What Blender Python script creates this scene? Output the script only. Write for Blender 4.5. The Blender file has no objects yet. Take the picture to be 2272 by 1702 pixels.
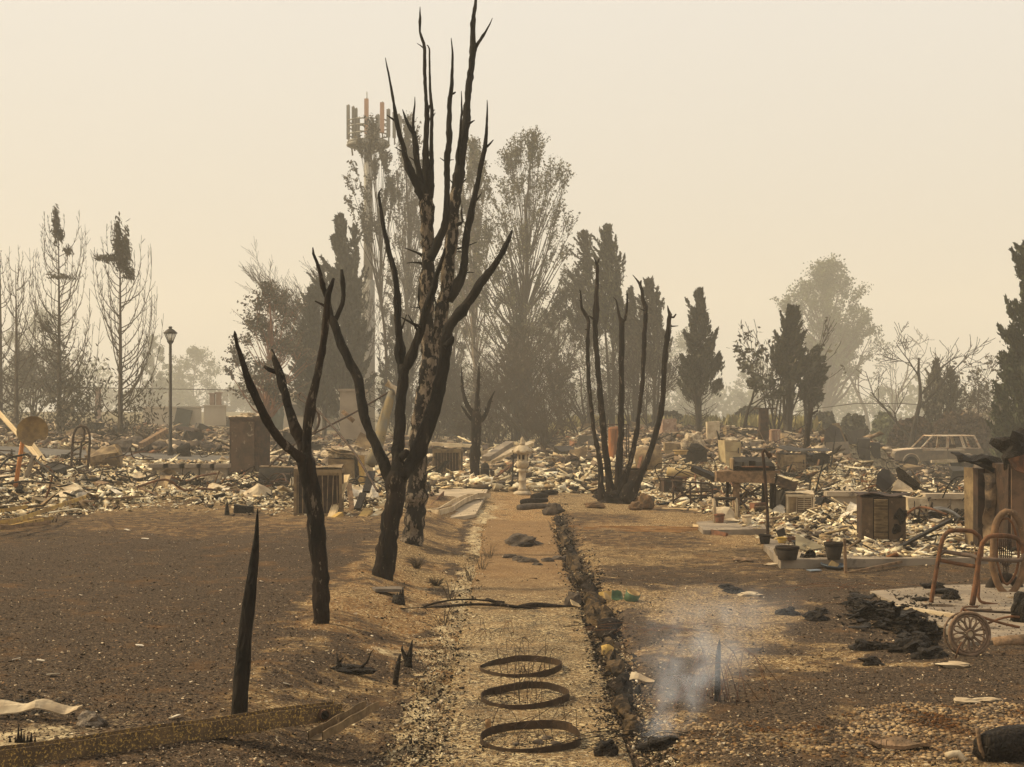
import bpy, math, random
import numpy as np
from mathutils import Vector, Matrix, noise as mnoise

# ------------------------------------------------------------------ camera, world, sun, exposure
sc = bpy.context.scene
CAMH, F, CX, HY = 2.0, 3286.0, 1136.0, 914.0          # eye height (m), focal length / centre / horizon of the 2272 px photograph
cam = bpy.data.cameras.new('camera')
cam.sensor_width = 36.0
cam.lens = F / 2272.0 * 36.0
cam.shift_y = (HY - 851.0) / 2272.0
cam.clip_start, cam.clip_end = 0.1, 3000.0
camo = bpy.data.objects.new('camera', cam)
camo.location = (0, 0, CAMH)
camo.rotation_euler = (math.radians(90), 0, 0)
sc.collection.objects.link(camo)
sc.camera = camo

SUN_EL, SUN_AZ = math.radians(42), math.radians(-82)    # azimuth from +Y (view direction) towards +X
sun = bpy.data.lights.new('sun', 'SUN')
sun.energy = 4.9
sun.angle = math.radians(8)
sun.color = (1.0, 0.82, 0.52)
suno = bpy.data.objects.new('sun', sun)
sdir = Vector((math.sin(SUN_AZ) * math.cos(SUN_EL), math.cos(SUN_AZ) * math.cos(SUN_EL), math.sin(SUN_EL)))
suno.rotation_euler = sdir.to_track_quat('Z', 'Y').to_euler()
suno.location = (-30, 0, 40)
sc.collection.objects.link(suno)

world = bpy.data.worlds.new('World')
sc.world = world
world.use_nodes = True
wn, wl = world.node_tree.nodes, world.node_tree.links
wn.clear()
wo = wn.new('ShaderNodeOutputWorld')
sky = wn.new('ShaderNodeTexSky')
sky.sky_type = 'NISHITA'
sky.sun_disc = False
sky.sun_elevation = SUN_EL
sky.sun_rotation = SUN_AZ
sky.dust_density = 8.0
b1 = wn.new('ShaderNodeBackground')
b1.inputs[1].default_value = 0.05
tint = wn.new('ShaderNodeMix'); tint.data_type = 'RGBA'; tint.blend_type = 'MULTIPLY'; tint.inputs[0].default_value = 1.0
tint.inputs[7].default_value = (0.26, 0.21, 0.10, 1)
wl.new(sky.outputs[0], tint.inputs[6])
wl.new(tint.outputs[2], b1.inputs[0])
tc = wn.new('ShaderNodeTexCoord')
sx = wn.new('ShaderNodeSeparateXYZ')
cr = wn.new('ShaderNodeValToRGB')
cr.color_ramp.elements[0].position = 0.0
cr.color_ramp.elements[0].color = (0.80, 0.72, 0.575, 1)
cr.color_ramp.elements[1].position = 0.34
cr.color_ramp.elements[1].color = (0.96, 0.91, 0.84, 1)
b2 = wn.new('ShaderNodeBackground')
b2.inputs[1].default_value = 0.87
ad = wn.new('ShaderNodeAddShader')
wl.new(tc.outputs['Generated'], sx.inputs[0])
wl.new(sx.outputs[2], cr.inputs[0])
wl.new(cr.outputs[0], b2.inputs[0])
wl.new(b1.outputs[0], ad.inputs[0]); wl.new(b2.outputs[0], ad.inputs[1])
wl.new(ad.outputs[0], wo.inputs[0])

sc.view_settings.view_transform = 'Standard'
sc.view_settings.look = 'None'
sc.view_settings.exposure = 0.0
sc.view_settings.gamma = 1.0
sc.view_settings.use_curve_mapping = False
sc.render.engine = 'CYCLES'
cy = sc.cycles
cy.max_bounces = 5; cy.diffuse_bounces = 2; cy.glossy_bounces = 1; cy.transmission_bounces = 1
cy.volume_bounces = 1; cy.transparent_max_bounces = 8
cy.use_denoising = True
cy.use_adaptive_sampling = True; cy.adaptive_threshold = 0.02
cy.volume_step_rate = 4.0; cy.volume_max_steps = 64

# ------------------------------------------------------------------ terrain
def vnoise(x, y, seed=0):
    x = np.asarray(x, float); y = np.asarray(y, float)
    xi = np.floor(x).astype(np.int64); yi = np.floor(y).astype(np.int64)
    fx = x - xi; fy = y - yi
    fx = fx * fx * (3 - 2 * fx); fy = fy * fy * (3 - 2 * fy)
    def h(a, b):
        n = (a * 374761393 + b * 668265263 + seed * 1274126177) & 0xffffffff
        n = ((n ^ (n >> 13)) * 1274126177) & 0xffffffff
        return ((n ^ (n >> 16)) & 0xffff) / 65535.0
    return (h(xi, yi) * (1 - fx) + h(xi + 1, yi) * fx) * (1 - fy) + (h(xi, yi + 1) * (1 - fx) + h(xi + 1, yi + 1) * fx) * fy

def sstep(a, b, v):
    t = np.clip((v - a) / (b - a), 0, 1)
    return t * t * (3 - 2 * t)

def rub_edge(x):
    return np.interp(x, [-20, -9, -8, -6.3, -3.5, -1.9, -1.6, 0.3, 2.4, 2.9, 4.0, 4.8, 6.2, 20],
                        [22, 23.5, 25, 28.5, 27.3, 27.0, 42, 41, 41, 34, 28.0, 26, 24.5, 22.5])

def slab_mask(x, y):      # concrete slab left of the path, patio slab right
    a = (x > -2.6) & (x < -0.4) & (y > 27.5) & (y < 43)
    return a

def road_mask(x, y):
    l = sstep(45.0, 46.0, y) * (1 - sstep(52.5, 53.5, y)) * (1 - sstep(-9.5, -8, x))
    r = sstep(52, 53, y) * (1 - sstep(60, 61, y)) * sstep(11, 13, x)
    return np.maximum(l, r)

def rub_mask(x, y):
    e = rub_edge(x) + 1.1 * (vnoise(x * 1.3, y * 0.4, 5) - 0.5)
    m = sstep(e, e + 1.2, y) * (1 - sstep(92, 105, y))
    return m * (1 - road_mask(x, y))

def path_mask(x, y):
    return sstep(-0.56, -0.44, x + .10 * (vnoise(y * 1.7, x * 0, 8) - .5)) * (1 - sstep(0.66, 0.74, x)) * (1 - sstep(26.5, 28, y))

def H(x, y):
    x = np.asarray(x, float); y = np.asarray(y, float)
    ex = 11.0 + 4.4 * sstep(59.5, 63, y)
    win = sstep(1.5, 4.5, x) * (1 - sstep(0, 1.6, x - ex))
    z = -0.044 * np.clip(x, -45, 45) * sstep(15, 55, y) * (1 - win * sstep(34, 48, y))
    z = z + win * (.62 * sstep(40, 58, y) + .25 * sstep(60, 80, y)) * (1 - .6 * sstep(100, 125, y))
    near = 1 - sstep(30, 36, y)
    z = z + near * 0.20 * (1 - sstep(-1.75, -0.75, x + .25 * (vnoise(y * .8, 3, 4) - .5)))          # lawn bank on the left
    z = z + near * 0.08 * sstep(0.8, 1.1, x)
    bump = 0.05 * (vnoise(x * .9, y * .7, 1) - .5) + 0.030 * (vnoise(x * 3.1, y * 3.1, 2) - .5) + 0.014 * (vnoise(x * 9, y * 9, 3) - .5)
    bump = bump + 0.006 * (vnoise(x * 28, y * 28, 6) - .5)
    pm = path_mask(x, y)
    z = z + bump * (1 - .45 * pm)
    rm = rub_mask(x, y) * (1 - slab_mask(x, y)) * (1 - sstep(88, 100, y))
    z = z + rm * (0.10 * vnoise(x * .45, y * .3, 11) + 0.07 * vnoise(x * 1.3, y * 1.1, 12) + 0.05 * vnoise(x * 4, y * 3, 13) - .10)
    return z

SLABS = []
def HT(x, y):
    """terrain with the slabs laid on it"""
    z = H(x, y)
    for poly, zt in SLABS:
        ins = np.ones(np.shape(x), bool); n = len(poly)
        ar = sum(poly[i][0] * poly[(i + 1) % n][1] - poly[(i + 1) % n][0] * poly[i][1] for i in range(n))
        for i in range(n):
            (ax, ay), (bx, by) = poly[i], poly[(i + 1) % n]
            ins &= ((bx - ax) * (y - ay) - (by - ay) * (x - ax)) * (1 if ar > 0 else -1) >= 0
        z = np.where(ins, np.maximum(z, zt), z)
    return z

def G(px, py, ymin=5.0, ymax=140.0):
    """ground point seen at photograph pixel (px, py)"""
    Y = np.geomspace(ymin, ymax, 1600)
    X = (px - CX) / F * Y
    Z = HT(X, Y)
    pr = HY + (CAMH - Z) * F / Y
    k = np.argmax(pr <= py)
    if pr[k] > py: k = len(Y) - 1
    return Vector((float(X[k]), float(Y[k]), float(Z[k])))

def P(px, py, Y):
    return Vector(((px - CX) / F * Y, Y, CAMH - (py - HY) / F * Y))

# ------------------------------------------------------------------ materials
MATS = {}
def mat(name, c1, c2=None, c3=None, scale=4.0, rough=0.9, bump=0.4, bscale=None, metal=0.0, stretch=(1, 1, 1), thr=(0.42, 0.58), spot=(0.62, 0.68), attr=False, spotscale=None, kind='noise'):
    if name in MATS: return MATS[name]
    m = bpy.data.materials.new(name); m.use_nodes = True
    n, l = m.node_tree.nodes, m.node_tree.links
    bs = n['Principled BSDF']
    bs.inputs['Roughness'].default_value = rough
    bs.inputs['Metallic'].default_value = metal
    bs.inputs['Specular IOR Level'].default_value = 0.12
    t = n.new('ShaderNodeTexCoord'); mp = n.new('ShaderNodeMapping'); mp.inputs['Scale'].default_value = stretch
    l.new(t.outputs['Object'], mp.inputs[0])
    oi = n.new('ShaderNodeObjectInfo')
    ml = n.new('ShaderNodeVectorMath'); ml.operation = 'ADD'
    sc2 = n.new('ShaderNodeMath'); sc2.operation = 'MULTIPLY'; sc2.inputs[1].default_value = 37.0
    l.new(oi.outputs['Random'], sc2.inputs[0])
    l.new(mp.outputs[0], ml.inputs[0]); l.new(sc2.outputs[0], ml.inputs[1])
    v = ml.outputs[0]
    nz = n.new('ShaderNodeTexNoise'); nz.inputs['Scale'].default_value = scale; nz.inputs['Detail'].default_value = 6; nz.inputs['Roughness'].default_value = .62
    l.new(v, nz.inputs['Vector'])
    c2 = c2 or tuple(x * .6 for x in c1)
    mr = n.new('ShaderNodeMapRange'); mr.inputs[1].default_value = thr[0]; mr.inputs[2].default_value = thr[1]
    l.new(nz.outputs[0], mr.inputs[0])
    mx = n.new('ShaderNodeMix'); mx.data_type = 'RGBA'
    l.new(mr.outputs[0], mx.inputs[0])
    if attr:
        at = n.new('ShaderNodeAttribute'); at.attribute_name = 'col'
        mm = n.new('ShaderNodeMix'); mm.data_type = 'RGBA'; mm.blend_type = 'MULTIPLY'; mm.inputs[0].default_value = 1.0
        mm.inputs[7].default_value = (*c2, 1)
        l.new(at.outputs['Color'], mm.inputs[6]); l.new(at.outputs['Color'], mx.inputs[6]); l.new(mm.outputs[2], mx.inputs[7])
    else:
        mx.inputs[6].default_value = (*c1, 1); mx.inputs[7].default_value = (*c2, 1)
    col = mx.outputs[2]
    if c3:
        n3 = n.new('ShaderNodeTexNoise'); n3.inputs['Scale'].default_value = spotscale or scale * 2.3; n3.inputs['Detail'].default_value = 5; n3.inputs['Roughness'].default_value = .7
        l.new(v, n3.inputs['Vector'])
        r3 = n.new('ShaderNodeMapRange'); r3.inputs[1].default_value = spot[0]; r3.inputs[2].default_value = spot[1]
        l.new(n3.outputs[0], r3.inputs[0])
        m3 = n.new('ShaderNodeMix'); m3.data_type = 'RGBA'; m3.inputs[7].default_value = (*c3, 1)
        l.new(r3.outputs[0], m3.inputs[0]); l.new(col, m3.inputs[6]); col = m3.outputs[2]
    l.new(col, bs.inputs['Base Color'])
    if bump:
        bn = n.new('ShaderNodeBump'); bn.inputs['Strength'].default_value = bump; bn.inputs['Distance'].default_value = .02
        if kind == 'crackle':
            nb = n.new('ShaderNodeTexVoronoi'); nb.feature = 'DISTANCE_TO_EDGE'; nb.inputs['Scale'].default_value = bscale or scale * 3
            l.new(v, nb.inputs['Vector']); l.new(nb.outputs['Distance'], bn.inputs['Height'])
        else:
            nb = n.new('ShaderNodeTexNoise'); nb.inputs['Scale'].default_value = bscale or scale * 4; nb.inputs['Detail'].default_value = 5
            l.new(v, nb.inputs['Vector']); l.new(nb.outputs[0], bn.inputs['Height'])
        l.new(bn.outputs[0], bs.inputs['Normal'])
    MATS[name] = m
    return m

CHAR = mat('charred_bark', (.006, .005, .004), (.015, .011, .008), (.09, .068, .046), scale=9, rough=.88, bump=1.0, bscale=26, stretch=(1, 1, .32), kind='crackle', spot=(.64, .70), spotscale=13)
CHARB = mat('charred_bark_warm', (.007, .0055, .0045), (.020, .013, .009), (.13, .10, .072), scale=7, rough=.95, bump=1.0, bscale=24, stretch=(1, 1, .3), kind='crackle', spot=(.60, .65), spotscale=15)
PALEBARK = mat('scorched_pale_bark', (.20, .155, .11), (.10, .075, .052), (.009, .007, .006), scale=16, rough=.9, bump=1.0, bscale=30, stretch=(1, 1, .45), spot=(.47, .50), spotscale=11)
COAL = mat('black_charcoal', (.0085, .0058, .0038), (.018, .0125, .008), (.055, .038, .024), scale=12, rough=.6, bump=1.0, bscale=30, kind='crackle', spot=(.68, .74))
RUST = mat('rusted_steel', (.17, .075, .035), (.075, .040, .024), (.24, .15, .085), scale=5, rough=.75, bump=.3, metal=.15)
RUSTD = mat('dark_rusted_steel', (.070, .042, .028), (.036, .026, .020), (.16, .10, .06), scale=6, rough=.7, bump=.3, metal=.2, spot=(.62, .72))
TANMET = mat('scorched_tan_sheet_metal', (.27, .19, .10), (.14, .095, .055), (.055, .04, .028), scale=3.5, rough=.7, bump=.25, metal=.1, spot=(.60, .68))
CREAM = mat('ash_cream_metal', (.52, .42, .28), (.36, .27, .17), (.12, .08, .05), scale=4, rough=.75, bump=.25, spot=(.62, .70))
WHITEP = mat('ash_white', (.66, .58, .46), (.46, .39, .29), (.13, .10, .07), scale=5, rough=.95, bump=.8, spot=(.64, .70))
ASHM = mat('ash_heap', (.50, .40, .27), (.22, .165, .11), (.045, .035, .026), scale=9, rough=1, bump=1.0, spot=(.58, .64))
DARKMET = mat('sooty_dark_metal', (.024, .020, .016), (.045, .036, .027), (.12, .095, .065), scale=4, rough=.6, bump=.25, metal=.3, spot=(.66, .76))
WOOD = mat('pale_raw_lumber', (.58, .44, .25), (.46, .33, .18), (.12, .08, .045), scale=3, rough=.8, bump=.3, stretch=(6, 6, .6), spot=(.66, .74))
YWOOD = mat('yellow_scorched_lumber', (.46, .30, .09), (.27, .17, .07), (.04, .03, .02), scale=4, rough=.8, bump=.3, spot=(.58, .66))
BWOOD = mat('brown_weathered_wood', (.24, .15, .085), (.13, .085, .05), (.03, .023, .018), scale=4, rough=.85, bump=.5, stretch=(3, 1, 3), spot=(.60, .68))
CONC = mat('warm_concrete', (.42, .33, .225), (.30, .235, .16), (.13, .10, .07), scale=1.6, rough=.95, bump=.25, bscale=14, spot=(.60, .70))
CONCD = mat('sooty_concrete', (.27, .215, .155), (.175, .14, .105), (.07, .055, .042), scale=2.0, rough=.95, bump=.3, bscale=14, spot=(.58, .70))
ASPH = mat('grey_asphalt', (.125, .112, .096), (.09, .08, .07), (.24, .19, .13), scale=1.3, rough=.95, bump=.2, bscale=20, spot=(.62, .74))
STONE = mat('pale_granite', (.46, .37, .25), (.34, .265, .175), (.16, .12, .08), scale=9, rough=.95, bump=.5, spot=(.64, .72))
ROCKR = mat('reddish_brown_rock', (.17, .10, .052), (.09, .058, .034), (.05, .035, .025), scale=6, rough=.95, bump=1.0)
ROCKD = mat('sooty_rock', (.10, .078, .06), (.055, .043, .034), (.26, .2, .14), scale=8, rough=.95, bump=1.0, spot=(.66, .74))
TERRA = mat('scorched_terracotta', (.20, .085, .045), (.10, .055, .035), (.04, .03, .025), scale=7, rough=.7, bump=.2)
YGLZ = mat('yellow_glazed_pot', (.50, .33, .07), (.36, .23, .06), (.06, .045, .03), scale=5, rough=.4, bump=.1, spot=(.6, .7))
BGLZ = mat('grey_blue_glaze', (.045, .046, .046), (.03, .03, .029), (.20, .16, .11), scale=6, rough=.7, bump=.1, spot=(.66, .74))
BLACKP = mat('black_pot_glaze', (.016, .011, .008), (.03, .021, .014), (.10, .075, .05), scale=7, rough=.8, bump=.1, spot=(.68, .76))
GREENP = mat('dull_green_glaze', (.075, .12, .06), (.05, .085, .045), None, scale=7, rough=.5, bump=.1)
OCHRE = mat('ochre_clay', (.42, .28, .12), (.30, .2, .09), None, scale=7, rough=.7, bump=.1)
GLASSY = mat('grey_tile', (.21, .175, .11), (.15, .12, .075), (.33, .26, .16), scale=3, rough=.9, bump=.15)
TOWERM = mat('tower_pale_steel', (.36, .33, .28), (.27, .25, .21), None, scale=1.2, rough=.8, bump=0)
PINK = mat('salmon_antenna_panel', (.50, .29, .19), (.44, .26, .17), None, scale=.8, rough=.7, bump=0)
GREYP = mat('grey_antenna_panel', (.27, .25, .20), (.22, .2, .17), None, scale=.8, rough=.7, bump=0)
YELROCK = mat('river_pebble', (.40, .26, .12), (.28, .17, .085), None, scale=3, rough=.85, bump=.2, attr=True)
SHARD = mat('burnt_shard', (1, 1, 1), (.62, .55, .48), (.07, .052, .038), scale=5, rough=.95, bump=.6, bscale=22, attr=True, spot=(.64, .72))
BLUEP = mat('blue_glazed_plate', (.10, .125, .15), (.07, .085, .10), (.2, .17, .13), scale=6, rough=.4, bump=.1, spot=(.66, .74))

def leafmat(name, c1, c2, tr=.25):
    m = mat(name, c1, c2, scale=.35, rough=.9, bump=0, attr=True)
    return m
def twigmat(name, c):
    return mat(name, c, tuple(v * .7 for v in c), scale=3, rough=.95, bump=0)
LEAF = leafmat('foliage', (1, 1, 1), (.72, .72, .66))
TWIG = twigmat('dark_twigs', (.040, .031, .023))
TWIGW = twigmat('brown_twigs', (.070, .052, .036))
TWIGP = twigmat('pale_trunk_bark', (.19, .15, .115))
REDBARK = twigmat('reddish_trunk_bark', (.26, .125, .075))

# ------------------------------------------------------------------ mesh builder
RNG = random.Random(7)
class MB:
    def __init__(self): self.v = []; self.f = []; self.smooth = []
    def add(self, vs, fs, smooth=False, M=None):
        b = len(self.v)
        if M is not None: vs = [M @ Vector(p) for p in vs]
        self.v += [tuple(p) for p in vs]
        self.f += [tuple(i + b for i in f) for f in fs]
        self.smooth += [smooth] * len(fs)
        return self
    def box(self, c, s, rot=(0, 0, 0), jit=0.0, taper=1.0):
        from mathutils import Euler
        R = Euler(rot).to_matrix()
        vs = []
        for dz in (-1, 1):
            for dx, dy in ((-1, -1), (1, -1), (1, 1), (-1, 1)):
                k = taper if dz > 0 else 1.0
                p = Vector((dx * s[0] / 2 * k, dy * s[1] / 2 * k, dz * s[2] / 2))
                if jit: p += Vector((RNG.uniform(-1, 1) * jit, RNG.uniform(-1, 1) * jit, RNG.uniform(-1, 1) * jit))
                vs.append(R @ p + Vector(c))
        return self.add(vs, [(0, 3, 2, 1), (4, 5, 6, 7), (0, 1, 5, 4), (1, 2, 6, 5), (2, 3, 7, 6), (3, 0, 4, 7)])
    def tube(self, pts, rad, n=8, cap=True, lump=0.0, seed=0, smooth=True, rough=False):
        pts = [Vector(p) for p in pts]
        if not hasattr(rad, '__len__'): rad = [rad] * len(pts)
        vs = []; fs = []
        up = None
        for i, p in enumerate(pts):
            a = pts[max(0, i - 1)]; b = pts[min(len(pts) - 1, i + 1)]
            d = (b - a)
            d = d.normalized() if d.length > 1e-9 else Vector((0, 0, 1))
            if up is None:
                up = Vector((0, 1, 0)) if abs(d.y) < .9 else Vector((1, 0, 0))
            u = (up - d * up.dot(d)).normalized(); w = d.cross(u); up = u
            for k in range(n):
                an = 2 * math.pi * k / n
                r = rad[i]
                if lump:
                    q = Vector((math.cos(an) * 1.3, math.sin(an) * 1.3, 0)) + p * (0.28 / max(rad[i], .02) ** .5) + Vector((seed, 0, 0))
                    r *= 1 + lump * mnoise.noise(q) + lump * .5 * mnoise.noise(q * 2.7)
                    if rough: r += min(r * .22, .012) * (1 - 2.2 * abs(mnoise.noise(Vector((math.cos(an) * 1.6, math.sin(an) * 1.6, 0)) + Vector((p.x * 9, p.y * 9, p.z * 5)) + Vector((seed * 3, 0, 0)))))
                vs.append(p + (u * math.cos(an) + w * math.sin(an)) * r)
        for i in range(len(pts) - 1):
            for k in range(n):
                k2 = (k + 1) % n
                fs.append((i * n + k, i * n + k2, (i + 1) * n + k2, (i + 1) * n + k))
        if cap:
            fs.append(tuple(range(n - 1, -1, -1))); fs.append(tuple(range((len(pts) - 1) * n, len(pts) * n)))
        return self.add(vs, fs, smooth)
    def lathe(self, prof, n=20, c=(0, 0, 0), wob=0.0, sq=(1, 1)):
        vs = []; fs = []
        for i, (r, z) in enumerate(prof):
            for k in range(n):
                a = 2 * math.pi * k / n
                rr = r * (1 + wob * mnoise.noise(Vector((math.cos(a), math.sin(a), z * 3))))
                vs.append((c[0] + rr * math.cos(a) * sq[0], c[1] + rr * math.sin(a) * sq[1], c[2] + z))
        for i in range(len(prof) - 1):
            for k in range(n):
                k2 = (k + 1) % n
                fs.append((i * n + k, i * n + k2, (i + 1) * n + k2, (i + 1) * n + k))
        if prof[0][0] > 1e-4: fs.append(tuple(range(n - 1, -1, -1)))
        if prof[-1][0] > 1e-4: fs.append(tuple((len(prof) - 1) * n + k for k in range(n)))
        return self.add(vs, fs, True)
    def sheet(self, w, h, nx=6, ny=6, amp=.05, th=.006, fr=2.0, seed=0, M=None, fn=None):
        vs = []; fs = []
        for s in (0, 1):
            for j in range(ny + 1):
                for i in range(nx + 1):
                    x = (i / nx - .5) * w; y = (j / ny - .5) * h
                    z = amp * mnoise.noise(Vector((x * fr + seed, y * fr, seed * 1.7))) * 2
                    if fn: z += fn(x / w, y / h)
                    ex = .05 * w * mnoise.noise(Vector((y * 4 + seed, 9, 0))) if i in (0, nx) else 0
                    vs.append((x + ex, y, z + (th if s else 0)))
        N = (nx + 1) * (ny + 1)
        q = lambda i, j: j * (nx + 1) + i
        for j in range(ny):
            for i in range(nx):
                fs.append((q(i, j), q(i, j + 1), q(i + 1, j + 1), q(i + 1, j)))
                fs.append((N + q(i, j), N + q(i + 1, j), N + q(i + 1, j + 1), N + q(i, j + 1)))
        for i in range(nx):
            fs.append((q(i, 0), q(i + 1, 0), N + q(i + 1, 0), N + q(i, 0)))
            fs.append((q(i + 1, ny), q(i, ny), N + q(i, ny), N + q(i + 1, ny)))
        for j in range(ny):
            fs.append((q(0, j + 1), q(0, j), N + q(0, j), N + q(0, j + 1)))
            fs.append((q(nx, j), q(nx, j + 1), N + q(nx, j + 1), N + q(nx, j)))
        return self.add(vs, fs, False, M)
    def rock(self, r=(1, 1, 1), c=(0, 0, 0), lump=.25, seed=0, sub=2):
        import bmesh
        bm = bmesh.new(); bmesh.ops.create_icosphere(bm, subdivisions=sub, radius=1)
        vs = []
        for v in bm.verts:
            p = v.co.normalized()
            k = 1 + lump * mnoise.noise(p * 1.4 + Vector((seed, 0, 0))) * 1.6 + lump * .5 * mnoise.noise(p * 3.7 + Vector((seed, 5, 0)))
            vs.append((c[0] + p.x * r[0] * k, c[1] + p.y * r[1] * k, c[2] + p.z * r[2] * k))
        fs = [tuple(v.index for v in f.verts) for f in bm.faces]
        bm.free()
        return self.add(vs, fs, False)
    def build(self, name, m, parent=None, loc=None, label=None, cat=None, group=None, kind=None, rot=None):
        me = bpy.data.meshes.new(name)
        me.from_pydata(self.v, [], self.f)
        me.materials.append(m)
        me.polygons.foreach_set('use_smooth', self.smooth)
        me.update()
        o = bpy.data.objects.new(name, me)
        sc.collection.objects.link(o)
        if parent is not None: o.parent = parent
        if loc is not None: o.location = loc
        if rot is not None: o.rotation_euler = rot
        tag(o, label, cat, group, kind)
        return o

def tag(o, label=None, cat=None, group=None, kind=None):
    if label: o['label'] = label
    if cat: o['category'] = cat
    if group: o['group'] = group
    if kind: o['kind'] = kind
    return o

def thing(name, label, cat, loc, rz=0, group=None, rot=None, scale=None):
    o = bpy.data.objects.new(name, None)
    o.empty_display_size = .2
    sc.collection.objects.link(o)
    o.location = loc
    o.rotation_euler = rot if rot else (0, 0, rz)
    if scale: o.scale = scale
    return tag(o, label, cat, group)

def single(name, mb, m, label, cat, loc, rot=(0, 0, 0), group=None, kind=None):
    return mb.build(name, m, None, loc, label, cat, group, kind, rot)

def copy_thing(o, loc, rot=None, label=None, scale=None):
    c = o.copy(); sc.collection.objects.link(c)
    c.location = loc
    if rot is not None: c.rotation_euler = rot
    if scale is not None: c.scale = scale
    if label: c['label'] = label
    for ch in o.children:
        d = ch.copy(); sc.collection.objects.link(d); d.parent = c
        for g in ch.children:
            e = g.copy(); sc.collection.objects.link(e); e.parent = d
    return c

def raw_mesh(name, V, Fc, m, cols=None, parent=None, n_per=4):
    """V (N,3), Fc (M,n_per) arrays; cols per face (M,3)"""
    me = bpy.data.meshes.new(name)
    me.vertices.add(len(V)); me.vertices.foreach_set('co', np.asarray(V, np.float32).ravel())
    me.loops.add(Fc.size); me.loops.foreach_set('vertex_index', Fc.astype(np.int32).ravel())
    me.polygons.add(len(Fc)); me.polygons.foreach_set('loop_start', np.arange(len(Fc), dtype=np.int32) * n_per)
    me.polygons.foreach_set('loop_total', np.full(len(Fc), n_per, np.int32))
    me.materials.append(m)
    if cols is not None:
        a = me.color_attributes.new('col', 'FLOAT_COLOR', 'CORNER')
        c = np.ones((len(Fc), n_per, 4), np.float32); c[:, :, :3] = np.asarray(cols, np.float32)[:, None, :]
        a.data.foreach_set('color', c.ravel())
    me.update(calc_edges=True)
    me.validate()
    o = bpy.data.objects.new(name, me); sc.collection.objects.link(o)
    if parent is not None: o.parent = parent
    return o

def resample(pts, step=None, n=None):
    """pts: list of (Vector, r). Catmull-Rom"""
    out = []
    P_ = [Vector(p) for p, r in pts]; R_ = [r for p, r in pts]
    for i in range(len(P_) - 1):
        p0 = P_[max(i - 1, 0)]; p1 = P_[i]; p2 = P_[i + 1]; p3 = P_[min(i + 2, len(P_) - 1)]
        L = (p2 - p1).length
        k = max(1, int(L / step))
        for j in range(k):
            t = j / k
            q = 0.5 * ((2 * p1) + (p2 - p0) * t + (2 * p0 - 5 * p1 + 4 * p2 - p3) * t * t + (3 * p1 - p0 - 3 * p2 + p3) * t ** 3)
            out.append((q, R_[i] * (1 - t) + R_[i + 1] * t))
    out.append((P_[-1], R_[-1]))
    return out
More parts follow.
